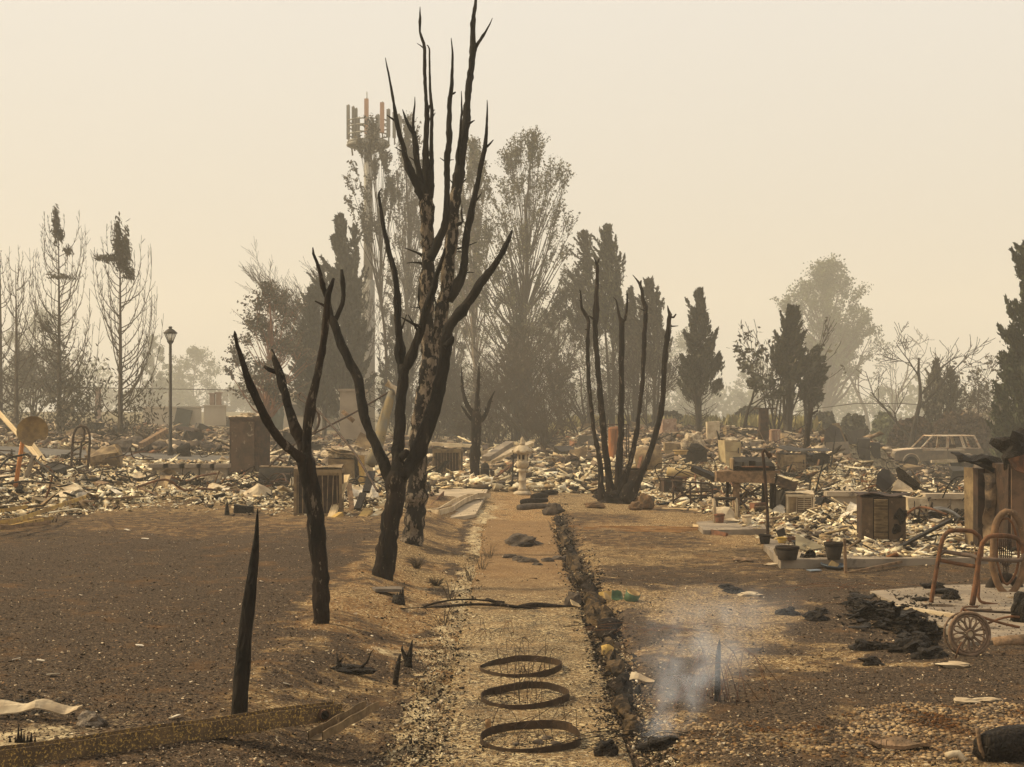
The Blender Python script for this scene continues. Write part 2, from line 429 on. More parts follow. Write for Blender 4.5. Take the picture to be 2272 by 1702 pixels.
# ------------------------------------------------------------------ ground sheet
def ground_sheet():
    ys = np.concatenate([np.linspace(-28, 4, 12), np.geomspace(4.6, 6.6, 12)[:-1], np.geomspace(6.6, 110, 470)[:-1], np.geomspace(110, 560, 40)])
    s = np.linspace(-1, 1, 421)
    u = np.sign(s) * (0.55 * np.abs(s) + 0.45 * np.abs(s) ** 3)
    Yg = np.repeat(ys[:, None], len(u), 1)
    W = 9 + 1.02 * np.maximum(ys, 0)[:, None]
    X = u[None, :] * W
    Z = H(X, Yg)
    pm = path_mask(X, Yg) * (Yg > 5.5)
    rd = road_mask(X, Yg)
    Z = Z - 0.03 * (pm > .5) - .05 * (rd > .5)
    V = np.stack([X, Yg, Z], -1).reshape(-1, 3)
    ny, nx = X.shape
    a = (np.arange(ny - 1)[:, None] * nx + np.arange(nx - 1)[None, :]).ravel()
    Fc = np.stack([a, a + 1, a + nx + 1, a + nx], 1)
    me = bpy.data.meshes.new('ground')
    me.vertices.add(len(V)); me.vertices.foreach_set('co', V.astype(np.float32).ravel())
    me.loops.add(Fc.size); me.loops.foreach_set('vertex_index', Fc.astype(np.int32).ravel())
    me.polygons.add(len(Fc)); me.polygons.foreach_set('loop_start', np.arange(len(Fc), dtype=np.int32) * 4)
    me.polygons.foreach_set('loop_total', np.full(len(Fc), 4, np.int32))
    # r = char (black), g = ash (pale), b = warm orange earth, a = rubble
    n1 = vnoise(X * .55, Yg * .4, 21); n2 = vnoise(X * 1.9, Yg * 1.5, 22); n3 = vnoise(X * 6, Yg * 5, 23)
    nn = n1 * .5 + n2 * .32 + n3 * .18
    xl = X + .55 * (n1 - .5) + .4 * (n2 - .5) + .35 * (n3 - .5)
    # burnt lawn on the left, its right edge runs beside the trees
    edge = np.interp(Yg, [6, 9, 12, 14, 17, 21, 26], [-1.45, -1.9, -2.1, -2.0, -1.75, -2.0, -2.2])
    lawn = (1 - sstep(-.25, .3, xl - edge)) * (1 - .75 * sstep(17, 28, Yg + 5 * (nn - .5)))
    lawn *= sstep(8.3, 10.2, Yg + 1.5 * (n2 - .5)) * .35 + .65
    right = sstep(.75, 1.3, xl) * sstep(.32, .55, nn) * (1 - sstep(15, 24, Yg)) * (.95)
    right = np.maximum(right, sstep(.9, 1.5, xl) * (1 - sstep(11, 15, Yg)) * sstep(.28, .5, nn) * .95)
    right = np.maximum(right, sstep(.8, 1.2, xl) * sstep(14, 17, Yg) * .55 * sstep(.35, .6, n1))
    bank = (1 - sstep(-.85, -.6, xl)) * (1 - sstep(11.5, 14.5, Yg + 3 * (n2 - .5))) * (.35 + .6 * sstep(.40, .58, nn))
    bank = np.maximum(bank, (1 - sstep(-1.0, -.7, xl)) * sstep(13, 15, Yg) * sstep(.50, .68, n2) * .6)
    char = np.clip(np.maximum.reduce([lawn, right, bank * .9]), 0, 1)
    gut = sstep(-.80, -.55, xl) * (1 - sstep(-.42, -.22, xl)) * (1 - sstep(30, 36, Yg))
    ash = gut * (.55 + .4 * n2)
    ash = np.maximum(ash, .85 * (1 - sstep(9.2, 10.4, Yg)) * (1 - sstep(-2.7, -1.9, xl)) * sstep(.4, .6, nn))
    char = char * (1 - .8 * gut)
    eb = np.interp(Yg, [8, 12, 18, 26], [.72, .70, .74, .86])
    edg = sstep(eb - .12, eb - .04, X + .10 * (n3 - .5)) * (1 - sstep(eb + .10, eb + .24, X + .2 * (n3 - .5))) * (1 - sstep(27, 30, Yg))
    char = np.maximum(char, edg)
    lb = sstep(-.95, -.82, X + .25 * (n3 - .5)) * (1 - sstep(-.74, -.62, X + .25 * (n3 - .5))) * (1 - sstep(26, 30, Yg)) * sstep(.35, .55, n2)
    char = np.maximum(char, lb * .95)
    ash = ash * (1 - lb)
    pmv = path_mask(X, Yg)
    char = np.maximum(char * (1 - pmv * .9), edg)
    warm = sstep(.45, .7, n1 * .6 + n2 * .4) * (.8)
    warm = np.maximum(warm, (1 - sstep(20, 31, Yg)) * sstep(19, 24, Yg) * .5)
    warm = np.maximum(warm, sstep(-.6, -.3, X) * (1 - sstep(.8, 1.0, X)) * sstep(24, 27, Yg) * (1 - sstep(34, 38, Yg)))
    rb = rub_mask(X, Yg)
    far = sstep(95, 115, Yg)
    C = np.stack([char, ash, warm, np.clip(rb * (1 - far), 0, 1)], -1).reshape(-1, 4)
    at = me.color_attributes.new('mask', 'FLOAT_COLOR', 'POINT')
    # alpha kept apart so nothing premultiplies it
    C1 = C.copy(); C1[:, 3] = 1
    at.data.foreach_set('color', C1.astype(np.float32).ravel())
    at2 = me.attributes.new('rub', 'FLOAT', 'POINT'); at2.data.foreach_set('value', C[:, 3].astype(np.float32))
    at3 = me.attributes.new('far', 'FLOAT', 'POINT'); at3.data.foreach_set('value', far.ravel().astype(np.float32))
    me.polygons.foreach_set('use_smooth', np.ones(len(Fc), bool))
    me.update(calc_edges=True)
    me.materials.append(ground_mat())
    o = bpy.data.objects.new('ground', me); sc.collection.objects.link(o)
    tag(o, 'burnt brown earth with black char and pale ash', None, None, 'structure')

def ground_mat():
    m = bpy.data.materials.new('burnt_ground'); m.use_nodes = True
    n, l = m.node_tree.nodes, m.node_tree.links
    bs = n['Principled BSDF']; bs.inputs['Roughness'].default_value = 1; bs.inputs['Specular IOR Level'].default_value = .1
    geo = n.new('ShaderNodeNewGeometry'); pos = geo.outputs['Position']
    def nz(s, d=6, r=.65):
        t = n.new('ShaderNodeTexNoise'); t.inputs['Scale'].default_value = s; t.inputs['Detail'].default_value = d; t.inputs['Roughness'].default_value = r
        l.new(pos, t.inputs['Vector']); return t.outputs[0]
    def rng(v, a, b, c=0, d=1):
        t = n.new('ShaderNodeMapRange'); t.inputs[1].default_value = a; t.inputs[2].default_value = b; t.inputs[3].default_value = c; t.inputs[4].default_value = d
        l.new(v, t.inputs[0]); return t.outputs[0]
    def mix(f, a, b):
        t = n.new('ShaderNodeMix'); t.data_type = 'RGBA'
        l.new(f, t.inputs[0]) if not isinstance(f, float) else setattr(t.inputs[0], 'default_value', f)
        for s, v in ((6, a), (7, b)):
            if isinstance(v, tuple): t.inputs[s].default_value = (*v, 1)
            else: l.new(v, t.inputs[s])
        return t.outputs[2]
    def math_(op, a, b=None):
        t = n.new('ShaderNodeMath'); t.operation = op; t.use_clamp = True
        for i, v in enumerate((a, b)):
            if v is None: continue
            if isinstance(v, (int, float)): t.inputs[i].default_value = v
            else: l.new(v, t.inputs[i])
        return t.outputs[0]
    at = n.new('ShaderNodeAttribute'); at.attribute_name = 'mask'
    sp = n.new('ShaderNodeSeparateColor'); l.new(at.outputs['Color'], sp.inputs[0])
    rub = n.new('ShaderNodeAttribute'); rub.attribute_name = 'rub'
    far = n.new('ShaderNodeAttribute'); far.attribute_name = 'far'
    fine, med, tiny = nz(38, 4), nz(7, 6), nz(120, 3)
    # warm brown earth
    base = mix(rng(med, .38, .62), (.205, .122, .052), (.090, .054, .026))
    base = mix(math_('MULTIPLY', sp.outputs[2], rng(med, .3, .6)), base, (.245, .115, .036))
    # chips of bark and straw, pale flecks
    base = mix(rng(fine, .50, .57), base, (.48, .35, .18))
    base = mix(rng(nz(60, 3), .53, .62), base, (.035, .023, .015))
    base = mix(rng(nz(2.6, 7, .7), .55, .66), base, (.085, .058, .037))
    # charred
    cf = math_('ADD', sp.outputs[0], rng(med, .30, .70, -.38, .25))
    cf = math_('ADD', cf, rng(fine, .35, .65, -.16, .2))
    cf = rng(cf, .22, .58)
    cc = mix(rng(fine, .44, .56), (.010, .007, .005), (.066, .044, .028))
    cc = mix(rng(nz(70, 2), .52, .60), cc, (.11, .075, .048))
    cc = mix(rng(nz(2.1, 5), .55, .68), cc, (.100, .055, .025))
    cc = mix(rng(tiny, .60, .68), cc, (.17, .115, .068))
    col = mix(cf, base, cc)
    # ash
    af = rng(math_('ADD', sp.outputs[1], rng(fine, .35, .65, -.35, .35)), .25, .7)
    ac = mix(rng(med, .40, .6), (.54, .43, .255), (.24, .175, .10))
    col = mix(af, col, ac)
    # rubble soil
    rc = mix(rng(med, .36, .62), (.44, .36, .225), (.12, .09, .058))
    rc = mix(rng(fine, .55, .68), rc, (.05, .038, .028))
    col = mix(rub.outputs['Fac'], col, rc)
    col = mix(far.outputs['Fac'], col, (.16, .13, .075))
    # scattered white specks
    vo = n.new('ShaderNodeTexVoronoi'); vo.inputs['Scale'].default_value = 16; l.new(pos, vo.inputs['Vector'])
    vc = n.new('ShaderNodeSeparateColor'); l.new(vo.outputs['Color'], vc.inputs[0])
    spk = math_('MULTIPLY', rng(vo.outputs['Distance'], .16, .10), rng(vc.outputs[0], .86, .88))
    col = mix(spk, col, (.52, .43, .31))
    l.new(col, bs.inputs['Base Color'])
    bn = n.new('ShaderNodeBump'); bn.inputs['Strength'].default_value = .9; bn.inputs['Distance'].default_value = .025
    hh = n.new('ShaderNodeMath'); hh.operation = 'ADD'; l.new(fine, hh.inputs[0]); l.new(nz(16, 5), hh.inputs[1])
    l.new(hh.outputs[0], bn.inputs['Height']); l.new(bn.outputs[0], bs.inputs['Normal'])
    return m
ground_sheet()

def strip(name, x0, x1, y0, y1, nx, ny, dz, m, label, edge=0.0, skirt=.06):
    """a sheet that follows the terrain, with a skirt"""
    xs = np.linspace(x0, x1, nx); ys = np.geomspace(y0, y1, ny)
    X, Y = np.meshgrid(xs, ys)
    if edge:
        X = X.copy(); X[:, 0] += edge * (vnoise(ys * 1.7, 0 * ys, 8) - .5); X[:, -1] += edge * (vnoise(ys * 2.1, 0 * ys, 9) - .5)
    Z = H(X, Y) + dz
    Z[:, 0] -= skirt; Z[:, -1] -= skirt; Z[0] -= skirt; Z[-1] -= skirt
    V = np.stack([X, Y, Z], -1).reshape(-1, 3)
    a = (np.arange(ny - 1)[:, None] * nx + np.arange(nx - 1)[None, :]).ravel()
    Fc = np.stack([a, a + 1, a + nx + 1, a + nx], 1)
    o = raw_mesh(name, V, Fc, m)
    o.data.polygons.foreach_set('use_smooth', np.ones(len(Fc), bool))
    return tag(o, label, None, None, 'structure')

# sandy path
def path_mat():
    m = bpy.data.materials.new('sandy_path'); m.use_nodes = True
    n, l = m.node_tree.nodes, m.node_tree.links
    bs = n['Principled BSDF']; bs.inputs['Roughness'].default_value = 1; bs.inputs['Specular IOR Level'].default_value = .1
    geo = n.new('ShaderNodeNewGeometry')
    def nz(s, d=5, r=.65):
        t = n.new('ShaderNodeTexNoise'); t.inputs['Scale'].default_value = s; t.inputs['Detail'].default_value = d; t.inputs['Roughness'].default_value = r
        l.new(geo.outputs['Position'], t.inputs['Vector']); return t.outputs[0]
    def rng(v, a, b):
        t = n.new('ShaderNodeMapRange'); t.inputs[1].default_value = a; t.inputs[2].default_value = b; l.new(v, t.inputs[0]); return t.outputs[0]
    def mix(f, a, b):
        t = n.new('ShaderNodeMix'); t.data_type = 'RGBA'; l.new(f, t.inputs[0])
        for s, v in ((6, a), (7, b)):
            if isinstance(v, tuple): t.inputs[s].default_value = (*v, 1)
            else: l.new(v, t.inputs[s])
        return t.outputs[2]
    big = nz(1.3, 7, .72)
    spx = n.new('ShaderNodeSeparateXYZ'); l.new(geo.outputs['Position'], spx.inputs[0])
    c = mix(rng(big, .42, .58), (.235, .150, .070), (.112, .071, .034))
    c = mix(rng(nz(3.1, 7, .72), .51, .60), c, (.058, .040, .025))
    fl = n.new('ShaderNodeMath'); fl.operation = 'MULTIPLY'; l.new(rng(nz(30, 4), .50, .57), fl.inputs[0]); l.new(rng(nz(2.4, 5, .7), .36, .56), fl.inputs[1])
    c = mix(fl.outputs[0], c, (.50, .385, .21))
    c = mix(rng(nz(48, 3), .53, .58), c, (.035, .025, .017))
    c = mix(rng(nz(90, 2), .62, .66), c, (.62, .53, .37))
    # the far half of the path is bare brown earth
    ff = n.new('ShaderNodeMath'); ff.operation = 'MULTIPLY'; l.new(rng(spx.outputs[1], 14.5, 18.5), ff.inputs[0]); ff.inputs[1].default_value = .62
    c = mix(ff.outputs[0], c, (.185, .100, .042))
    l.new(c, bs.inputs['Base Color'])
    bn = n.new('ShaderNodeBump'); bn.inputs['Strength'].default_value = .9; bn.inputs['Distance'].default_value = .02
    l.new(nz(30, 5), bn.inputs['Height']); l.new(bn.outputs[0], bs.inputs['Normal'])
    return m
PATHM = path_mat()
strip('path', -.47, .70, 6.0, 27.6, 44, 420, .006, PATHM, 'sandy garden path running straight away from the viewer', edge=.1, skirt=.03)
strip('road', -70, -8.8, 45.6, 53, 80, 26, -.02, ASPH, 'grey asphalt lane across the left of the site')
strip('driveway', 12, 75, 52.6, 60.5, 80, 26, -.02, ASPH, 'grey asphalt driveway in front of the burnt car')

# ------------------------------------------------------------------ haze
hz = MB().box((0, 250, 20), (1290, 640, 52))
hm = bpy.data.materials.new('haze'); hm.use_nodes = True
hn = hm.node_tree.nodes; hn.clear()
ho = hn.new('ShaderNodeOutputMaterial'); pv = hn.new('ShaderNodeVolumePrincipled')
pv.inputs['Color'].default_value = (.99, .95, .87, 1)
pv.inputs['Density'].default_value = .0018
pv.inputs['Anisotropy'].default_value = .1
hm.node_tree.links.new(pv.outputs[0], ho.inputs['Volume'])
single('haze', hz, hm, 'thin warm wildfire smoke haze filling the air', 'haze', (0, 0, 0), kind='stuff')
# ------------------------------------------------------------------ charred foreground trees, traced as solid tapering limbs
def traced(pts, Y, dY=0.0, jit=0.0, seed=0):
    """pts: [(px, py, half width px)], depth Y at start drifting by dY to the end"""
    n = len(pts); out = []
    for i, (px, py, hw) in enumerate(pts):
        t = i / max(1, n - 1)
        y = Y + dY * t + jit * mnoise.noise(Vector((i * .7, seed, 0)))
        out.append((P(px, py, y), max(hw, .6) * y / F))
    return out
def limb(pts, Y, parent, base, m, name='limb', dY=0.0, n=9, lump=.16, seed=0, step=.09, label=None):
    q = resample(traced(pts, Y, dY, .04, seed), step * .6)
    rr_ = random.Random(seed * 7 + 1); R_ = [r for p, r in q]
    for k in range(3, len(R_) - 3):
        if rr_.random() < .10:
            g_ = rr_.uniform(.12, .34); R_[k] *= 1 + g_; R_[k - 1] *= 1 + g_ * .4; R_[k + 1] *= 1 + g_ * .4
        if rr_.random() < .05: R_[k] *= .88
    Q_ = [p + Vector((rr_.gauss(0, 1), rr_.gauss(0, 1), 0)) * r * .07 for p, r in q]
    b = MB().tube([p - base for p in Q_], R_, n=n + 4, lump=lump, seed=seed, rough=True)
    return b.build(name, m, parent, label=label)
class Twigs:
    def __init__(self): self.items = []
    def build(self, name, m, parent):
        for b in self.items: b.build('twig', m, parent)
def tw(pts, Y, b, base, dY=0, n=5, seed=0):
    q = resample(traced(pts, Y, dY), .08)
    b.items.append(MB().tube([p - base for p, r in q], [r for p, r in q], n=n, lump=.15, seed=seed))

# A: slim tree, left
YA = G(701, 1384).y
gA = G(701, 1384)
tA = thing('charred_tree', 'slim charred tree with a bent trunk and three forked bare limbs, nearest of the group', 'tree', gA)
limb([(709, 1396, 15), (712, 1384, 15), (713, 1341, 14.5), (711.7, 1269, 16.5), (705, 1197, 18), (701, 1148, 17.5), (692, 1100, 15), (690, 1082, 15), (684, 1055, 17), (676, 1022, 18), (672, 1004, 15)], YA, tA, gA, CHARB, 'trunk', n=14, seed=1)
limb([(680, 1030, 14), (660, 1008, 10.5), (634, 990, 9.5), (603, 951, 8.8), (592, 932, 9.6), (573, 893, 8), (555, 855, 7.6), (546, 831, 6.2), (536, 794, 5), (526, 765, 3.6), (522, 744, 3.7), (520.5, 735, 1.2)], YA, tA, gA, CHARB, dY=-.5, seed=2)
limb([(676, 1020, 12), (669, 985, 9.5), (657, 956, 9.2), (645, 922, 8.7), (635, 886, 8), (626, 850, 7), (618, 821, 8), (609, 794, 5.4), (603, 775, 1.6)], YA, tA, gA, CHARB, dY=.4, seed=3)
limb([(622, 828, 5), (608, 824, 4.8), (597, 820, 4.4), (587, 813, 3)], YA + .3, tA, gA, CHARB, name='stub', seed=4)
limb([(678, 1020, 13), (680, 985, 9.8), (682, 947, 9.2), (688, 910, 9.2), (693, 881, 8.6), (700, 856, 7.8), (708, 814, 7.5), (717, 765, 7), (723, 717, 6.6), (726, 678, 6.5), (729, 650, 6), (735, 632, 4.6), (740, 618, 2.6)], YA, tA, gA, CHARB, dY=.2, seed=5)
limb([(727, 662, 5.5), (717, 640, 5), (712, 609, 3.6), (703, 582, 3), (695.5, 563, 2.6), (694, 549, 1)], YA + .2, tA, gA, CHARB, seed=6, step=.06)
limb([(724, 682, 3), (716, 676, 2.4), (699, 668, 1.2)], YA + .2, tA, gA, CHARB, name='stub', seed=7, step=.05)

# B: middle tree with the long swept limbs
gB = G(846, 1280); YB = gB.y
tB = thing('charred_tree', 'charred tree with a forked trunk and a long limb sweeping up to the right', 'tree', gB)
limb([(845, 1292, 24), (846, 1280, 23.5), (856, 1221, 20.5), (864, 1172, 20), (873, 1124, 19.5), (877, 1090, 19.5), (878, 1062, 19), (879, 1046, 14)], YB, tB, gB, CHARB, 'trunk', n=16, seed=11, lump=.12)
limb([(872, 1075, 13), (862, 1055, 12), (849, 1022, 11), (833, 985, 10), (816, 947, 9), (808, 920, 10), (806, 905, 11), (799, 874, 9.2), (796, 845, 9.5), (785, 821, 10), (768, 787, 9), (753.5, 753.5, 8.6), (741, 717, 8), (733, 703, 7.4), (731, 684, 5), (728, 666, 4)], YB, tB, gB, CHAR, dY=.6, seed=12)
limb([(742, 714, 6), (748.6, 700, 4.6), (759.5, 674, 4.5), (762, 645, 4.1), (759.5, 613, 3.9), (757.5, 598, 2.6)], YB + .55, tB, gB, CHAR, seed=13, step=.07)
limb([(880, 1060, 15), (882, 1030, 12), (883, 988, 12), (887, 940, 11), (889, 891, 10.5), (893, 855, 10), (895, 825, 10.5), (893, 812, 7)], YB, tB, gB, CHAR, dY=.3, n=12, seed=14)
limb([(893, 826, 8.5), (887, 795, 8), (885.7, 746, 7.2), (882, 698, 6.5), (882, 664, 6.2), (876, 603, 5.6), (865, 567, 5.2), (857, 531, 5), (849.5, 495, 4.2), (843.5, 454, 3), (840, 431, 2), (842, 424, 1.4), (846, 419, .8)], YB + .3, tB, gB, CHAR, dY=.4, seed=15)
limb([(897, 826, 8.5), (906, 807, 8), (918, 775.5, 8), (930, 742, 8), (942, 703, 8), (952, 669, 8), (960, 648, 7.4), (964, 635, 7), (969, 611, 5), (978, 584, 4), (985, 562, 3.2), (987, 550, 1.5)], YB + .3, tB, gB, CHAR, dY=-.5, seed=16)
b = Twigs()
tw([(887, 738, 2.5), (892, 728, 2.4), (902, 698, 1)], YB + .5, b, gB)
tw([(936, 726, 4), (918, 719, 3.5), (905, 712, 2.6), (890, 704, 1.2)], YB + .1, b, gB)
tw([(926, 733, 3), (916, 716, 2.2), (905, 698, 1)], YB + .1, b, gB)
b.build('twigs', CHAR, tB)
limb([(888, 1062, 15), (898, 1046, 14), (915, 1027, 14), (934, 989, 15), (950, 940, 14.5), (965, 903, 13.5), (974, 867, 12), (982, 819, 12), (989, 771, 11.5), (993, 735, 10), (1004, 714, 9), (1030, 683, 8.6), (1056, 645, 8.6), (1071, 622, 8.4), (1092, 596, 6.6), (1111, 567, 6.1), (1123.5, 543, 5.2), (1131, 526, 4), (1136, 511, 1.4)], YB, tB, gB, CHAR, dY=1.0, n=12, seed=17)
limb([(986, 770, 6), (1000, 757, 6), (1004, 748, 3)], YB + .3, tB, gB, CHAR, name='stub', seed=18, step=.04)
limb([(888, 1015, 8), (897, 1008, 8), (904, 998, 4)], YB, tB, gB, CHAR, name='stub', seed=19, step=.04)

# C: thick tree with pale peeling bark
gC = G(917, 1206); YC = gC.y
tC = thing('charred_tree', 'tallest burnt tree, thick trunk with pale flaking bark and many vertical spires', 'tree', gC)
limb([(914, 1216, 28), (916, 1203, 25), (918, 1172, 21.5), (921, 1124, 21), (925, 1080, 20), (929, 1036, 19), (928, 988, 19), (930, 940, 17.5), (935, 915, 17), (942, 879, 18), (952, 843, 20), (955, 812, 21), (957, 795, 15)], YC, tC, gC, PALEBARK, 'trunk', n=18, seed=21, lump=.14)
limb([(953, 815, 14), (949, 785, 13), (948, 722, 13), (947, 664, 14), (948, 615, 13.5), (949, 579, 13), (950, 548, 12.5), (948, 519, 14), (947, 471, 14.5), (947, 445, 14), (948, 430, 10)], YC, tC, gC, PALEBARK, dY=-.2, n=14, seed=22)
limb([(944, 452, 9), (935, 430, 8.5), (925, 405, 9), (911, 381, 7.5), (900, 352, 6), (896, 331, 5.2), (887, 299, 4.6), (879.6, 268, 4.5), (873.6, 229, 2.8), (870, 205, 2.5), (864, 174, 2), (859, 150, 1.6), (855, 128, .6)], YC - .2, tC, gC, CHAR, dY=-.3, seed=23)
limb([(946, 440, 8), (939, 413, 7.2), (931, 386, 6.2), (924, 350, 5.6), (922, 326, 4.8), (918, 297, 5), (906, 277, 3.5), (899, 261, 2.5), (893, 243, .7)], YC - .2, tC, gC, CHAR, dY=.1, seed=24)
limb([(917.5, 296, 3.2), (917, 280, 2.7), (917.5, 254, 2), (920.5, 232, 1.5), (920.5, 215, .6)], YC - .15, tC, gC, CHAR, seed=25, name='stub')
limb([(950, 440, 10), (951, 422, 9), (947, 374, 7), (945, 350, 6.5), (945, 314, 5.2), (947, 265, 5.4), (946, 229, 3.6), (943.6, 193, 3.4), (942, 145, 3.3), (942, 106, 3.3), (937.6, 89, 3), (931.6, 70, 2.3), (932, 48, 3), (932, 29, 1.6), (932, 15, .6)], YC - .2, tC, gC, CHAR, dY=.1, seed=26)
limb([(955, 440, 6), (958, 420, 4.6), (957.5, 350, 4.5), (957, 314, 3.8), (958, 265, 3.5), (957, 234, 3.5), (954.5, 198, 2.7), (953, 145, 1.9), (952.6, 108, 1.5), (947, 100, .7)], YC - .25, tC, gC, CHAR, dY=.5, seed=27)
limb([(955, 575, 9), (964, 557, 10), (974, 533, 8.4), (983.5, 507, 7.6), (989.5, 478, 6.8), (992, 434, 6.2), (992, 386, 6.2), (992, 350, 6.8), (996.7, 314, 5.6), (996.7, 265, 4.9), (997.5, 229, 4.5), (1001.6, 198, 4), (1003, 169, 3.4), (1004, 140, 2.5), (1004, 116, 2), (1001, 84, .6)], YC - .2, tC, gC, CHAR, dY=-.4, seed=28)
limb([(958, 818, 15), (966, 780, 13), (972, 746, 13.5), (978, 710, 14), (982, 669, 14.5), (990, 655, 14.5), (993, 615, 14), (997, 567, 13.2), (1003, 531, 13.4), (1005, 483, 12.2), (1009, 446, 11.4), (1014, 415, 11)], YC, tC, gC, PALEBARK, dY=.3, n=14, seed=29)
limb([(1012, 428, 11), (1015, 408, 11), (1020, 374, 10.2), (1022, 350, 10), (1025, 326, 9.5), (1032, 277, 8.5), (1035, 253, 7.6), (1038, 217, 6.8), (1041.4, 181, 6.4), (1047.4, 133, 6.2), (1050, 101, 5.8), (1048.6, 72, 5), (1050, 43, 4.1), (1054.7, 12, 3.1), (1055.5, -8, 2.4), (1057, -30, 1.2)], YC + .3, tC, gC, CHAR, dY=.3, n=11, seed=30)
limb([(1053, 108, 4), (1065.5, 89, 3.2), (1077.6, 70, 2.2), (1087, 53, 1.3), (1092.6, 40, .6)], YC + .5, tC, gC, CHAR, seed=31, name='stub', step=.06)
limb([(1018, 368, 4), (1017, 338, 3.6), (1021, 302, 3.1), (1022, 277, 2.6), (1024.5, 241, 2), (1023.5, 202, .6)], YC + .3, tC, gC, CHAR, seed=32, name='stub', dY=-.3)
limb([(998, 668, 7), (1008, 650, 8.4), (1017, 627, 8.6), (1028, 598, 7.8), (1032, 555, 6.4), (1035, 519, 6.6), (1044, 483, 5.8), (1048.6, 454, 6), (1058, 415, 5.2), (1064, 386, 5), (1070, 355, 4.6), (1075, 333, 4.7), (1077.6, 314, 4), (1079.5, 285, 3), (1081, 253, 1.9), (1080.7, 222, .6)], YC, tC, gC, CHAR, dY=-.6, seed=33)
b = Twigs()
for pts in ([(876, 268, 2.6), (868, 262, 2.2), (858, 255, .9)], [(898, 340, 2.2), (889, 334, 1.8), (876, 327, .8)], [(939, 106, 1.6), (933, 101, 1.2), (925, 96, .6)], [(921, 308, 1.8), (927, 303, 1.5), (930, 300, .6)],
            [(920, 358, 1.6), (914, 352, 1.3), (907, 348, .6)], [(957, 249, 2), (961, 246, 1.8), (965, 243, .6)], [(958, 260, 2), (962, 256, 1.6), (966, 250, .6)], [(948, 256, 3), (951, 248, 2), (953, 233, 1.6)],
            [(1000, 209, 2.8), (1007, 207, 2.6), (1011, 204, 1.4)], [(990, 360, 1.8), (983, 355, 1.4), (976, 350, .6)], [(995, 357, 1.5), (1000, 355, 1.3), (1007, 354, .5)], [(1040, 274, 4), (1046, 271, 2.4), (1053, 267, 1)],
            [(1080, 326, 3), (1087, 319, 2.3), (1095, 310, .9)], [(1055, 446, 2.6), (1062, 438, 1.8), (1069, 427, .6)], [(1012, 500, 4), (1020, 496, 4.6), (1026, 492, 2.8), (1024, 472, 2.2), (1025, 452, .8)],
            [(945, 572, 5), (933, 565, 4), (926, 561, 2.6), (898, 550, .9)], [(942, 588, 5), (930, 583, 3), (915, 582, 1.7), (902, 584, .9)], [(1014, 552, 2.6), (1030, 548, 2.2), (1058, 537, .8)], [(1014, 558, 1.6), (1024, 559, 1.3), (1033, 560, .6)],
            [(1033, 606, 1.8), (1042, 604, 1.3), (1052, 605, .6)], [(1006, 408, 2), (1001, 402, 1.4), (997, 397, .6)], [(1028, 405, 1.8), (1031, 400, 1.4), (1034, 396, .5)], [(934, 690, 3), (929, 665, 3.4), (930, 640, 2.4), (931, 625, 1.2)],
            [(930, 683, 1.6), (920, 682, 1.2), (909, 681, .6)], [(966, 690, 2), (968, 676, 2), (962, 655, 2.5)], [(885, 322, 1.2), (889, 318, .9), (892, 312, .4)]):
    tw(pts, YC, b, gC)
b.build('twigs', CHAR, tC)

# D: sharp stake
gD = G(528, 1596); YD = gD.y
q = resample(traced([(529, 1606, 16.5), (529, 1590, 15.8), (537, 1487, 15), (547, 1385, 13.2), (557, 1303, 11), (562, 1262, 10), (565.5, 1234, 8.6), (569.6, 1181, 4.4), (571.6, 1128, .8)], YD, .15, .02), .05)
MB().tube([p - gD for p, r in q], [r for p, r in q], n=16, lump=.14, seed=40, rough=True).build('charred_stake', CHAR, None, gD, 'tall black charred trunk burned to a needle point, standing alone in the lawn', 'tree stump')

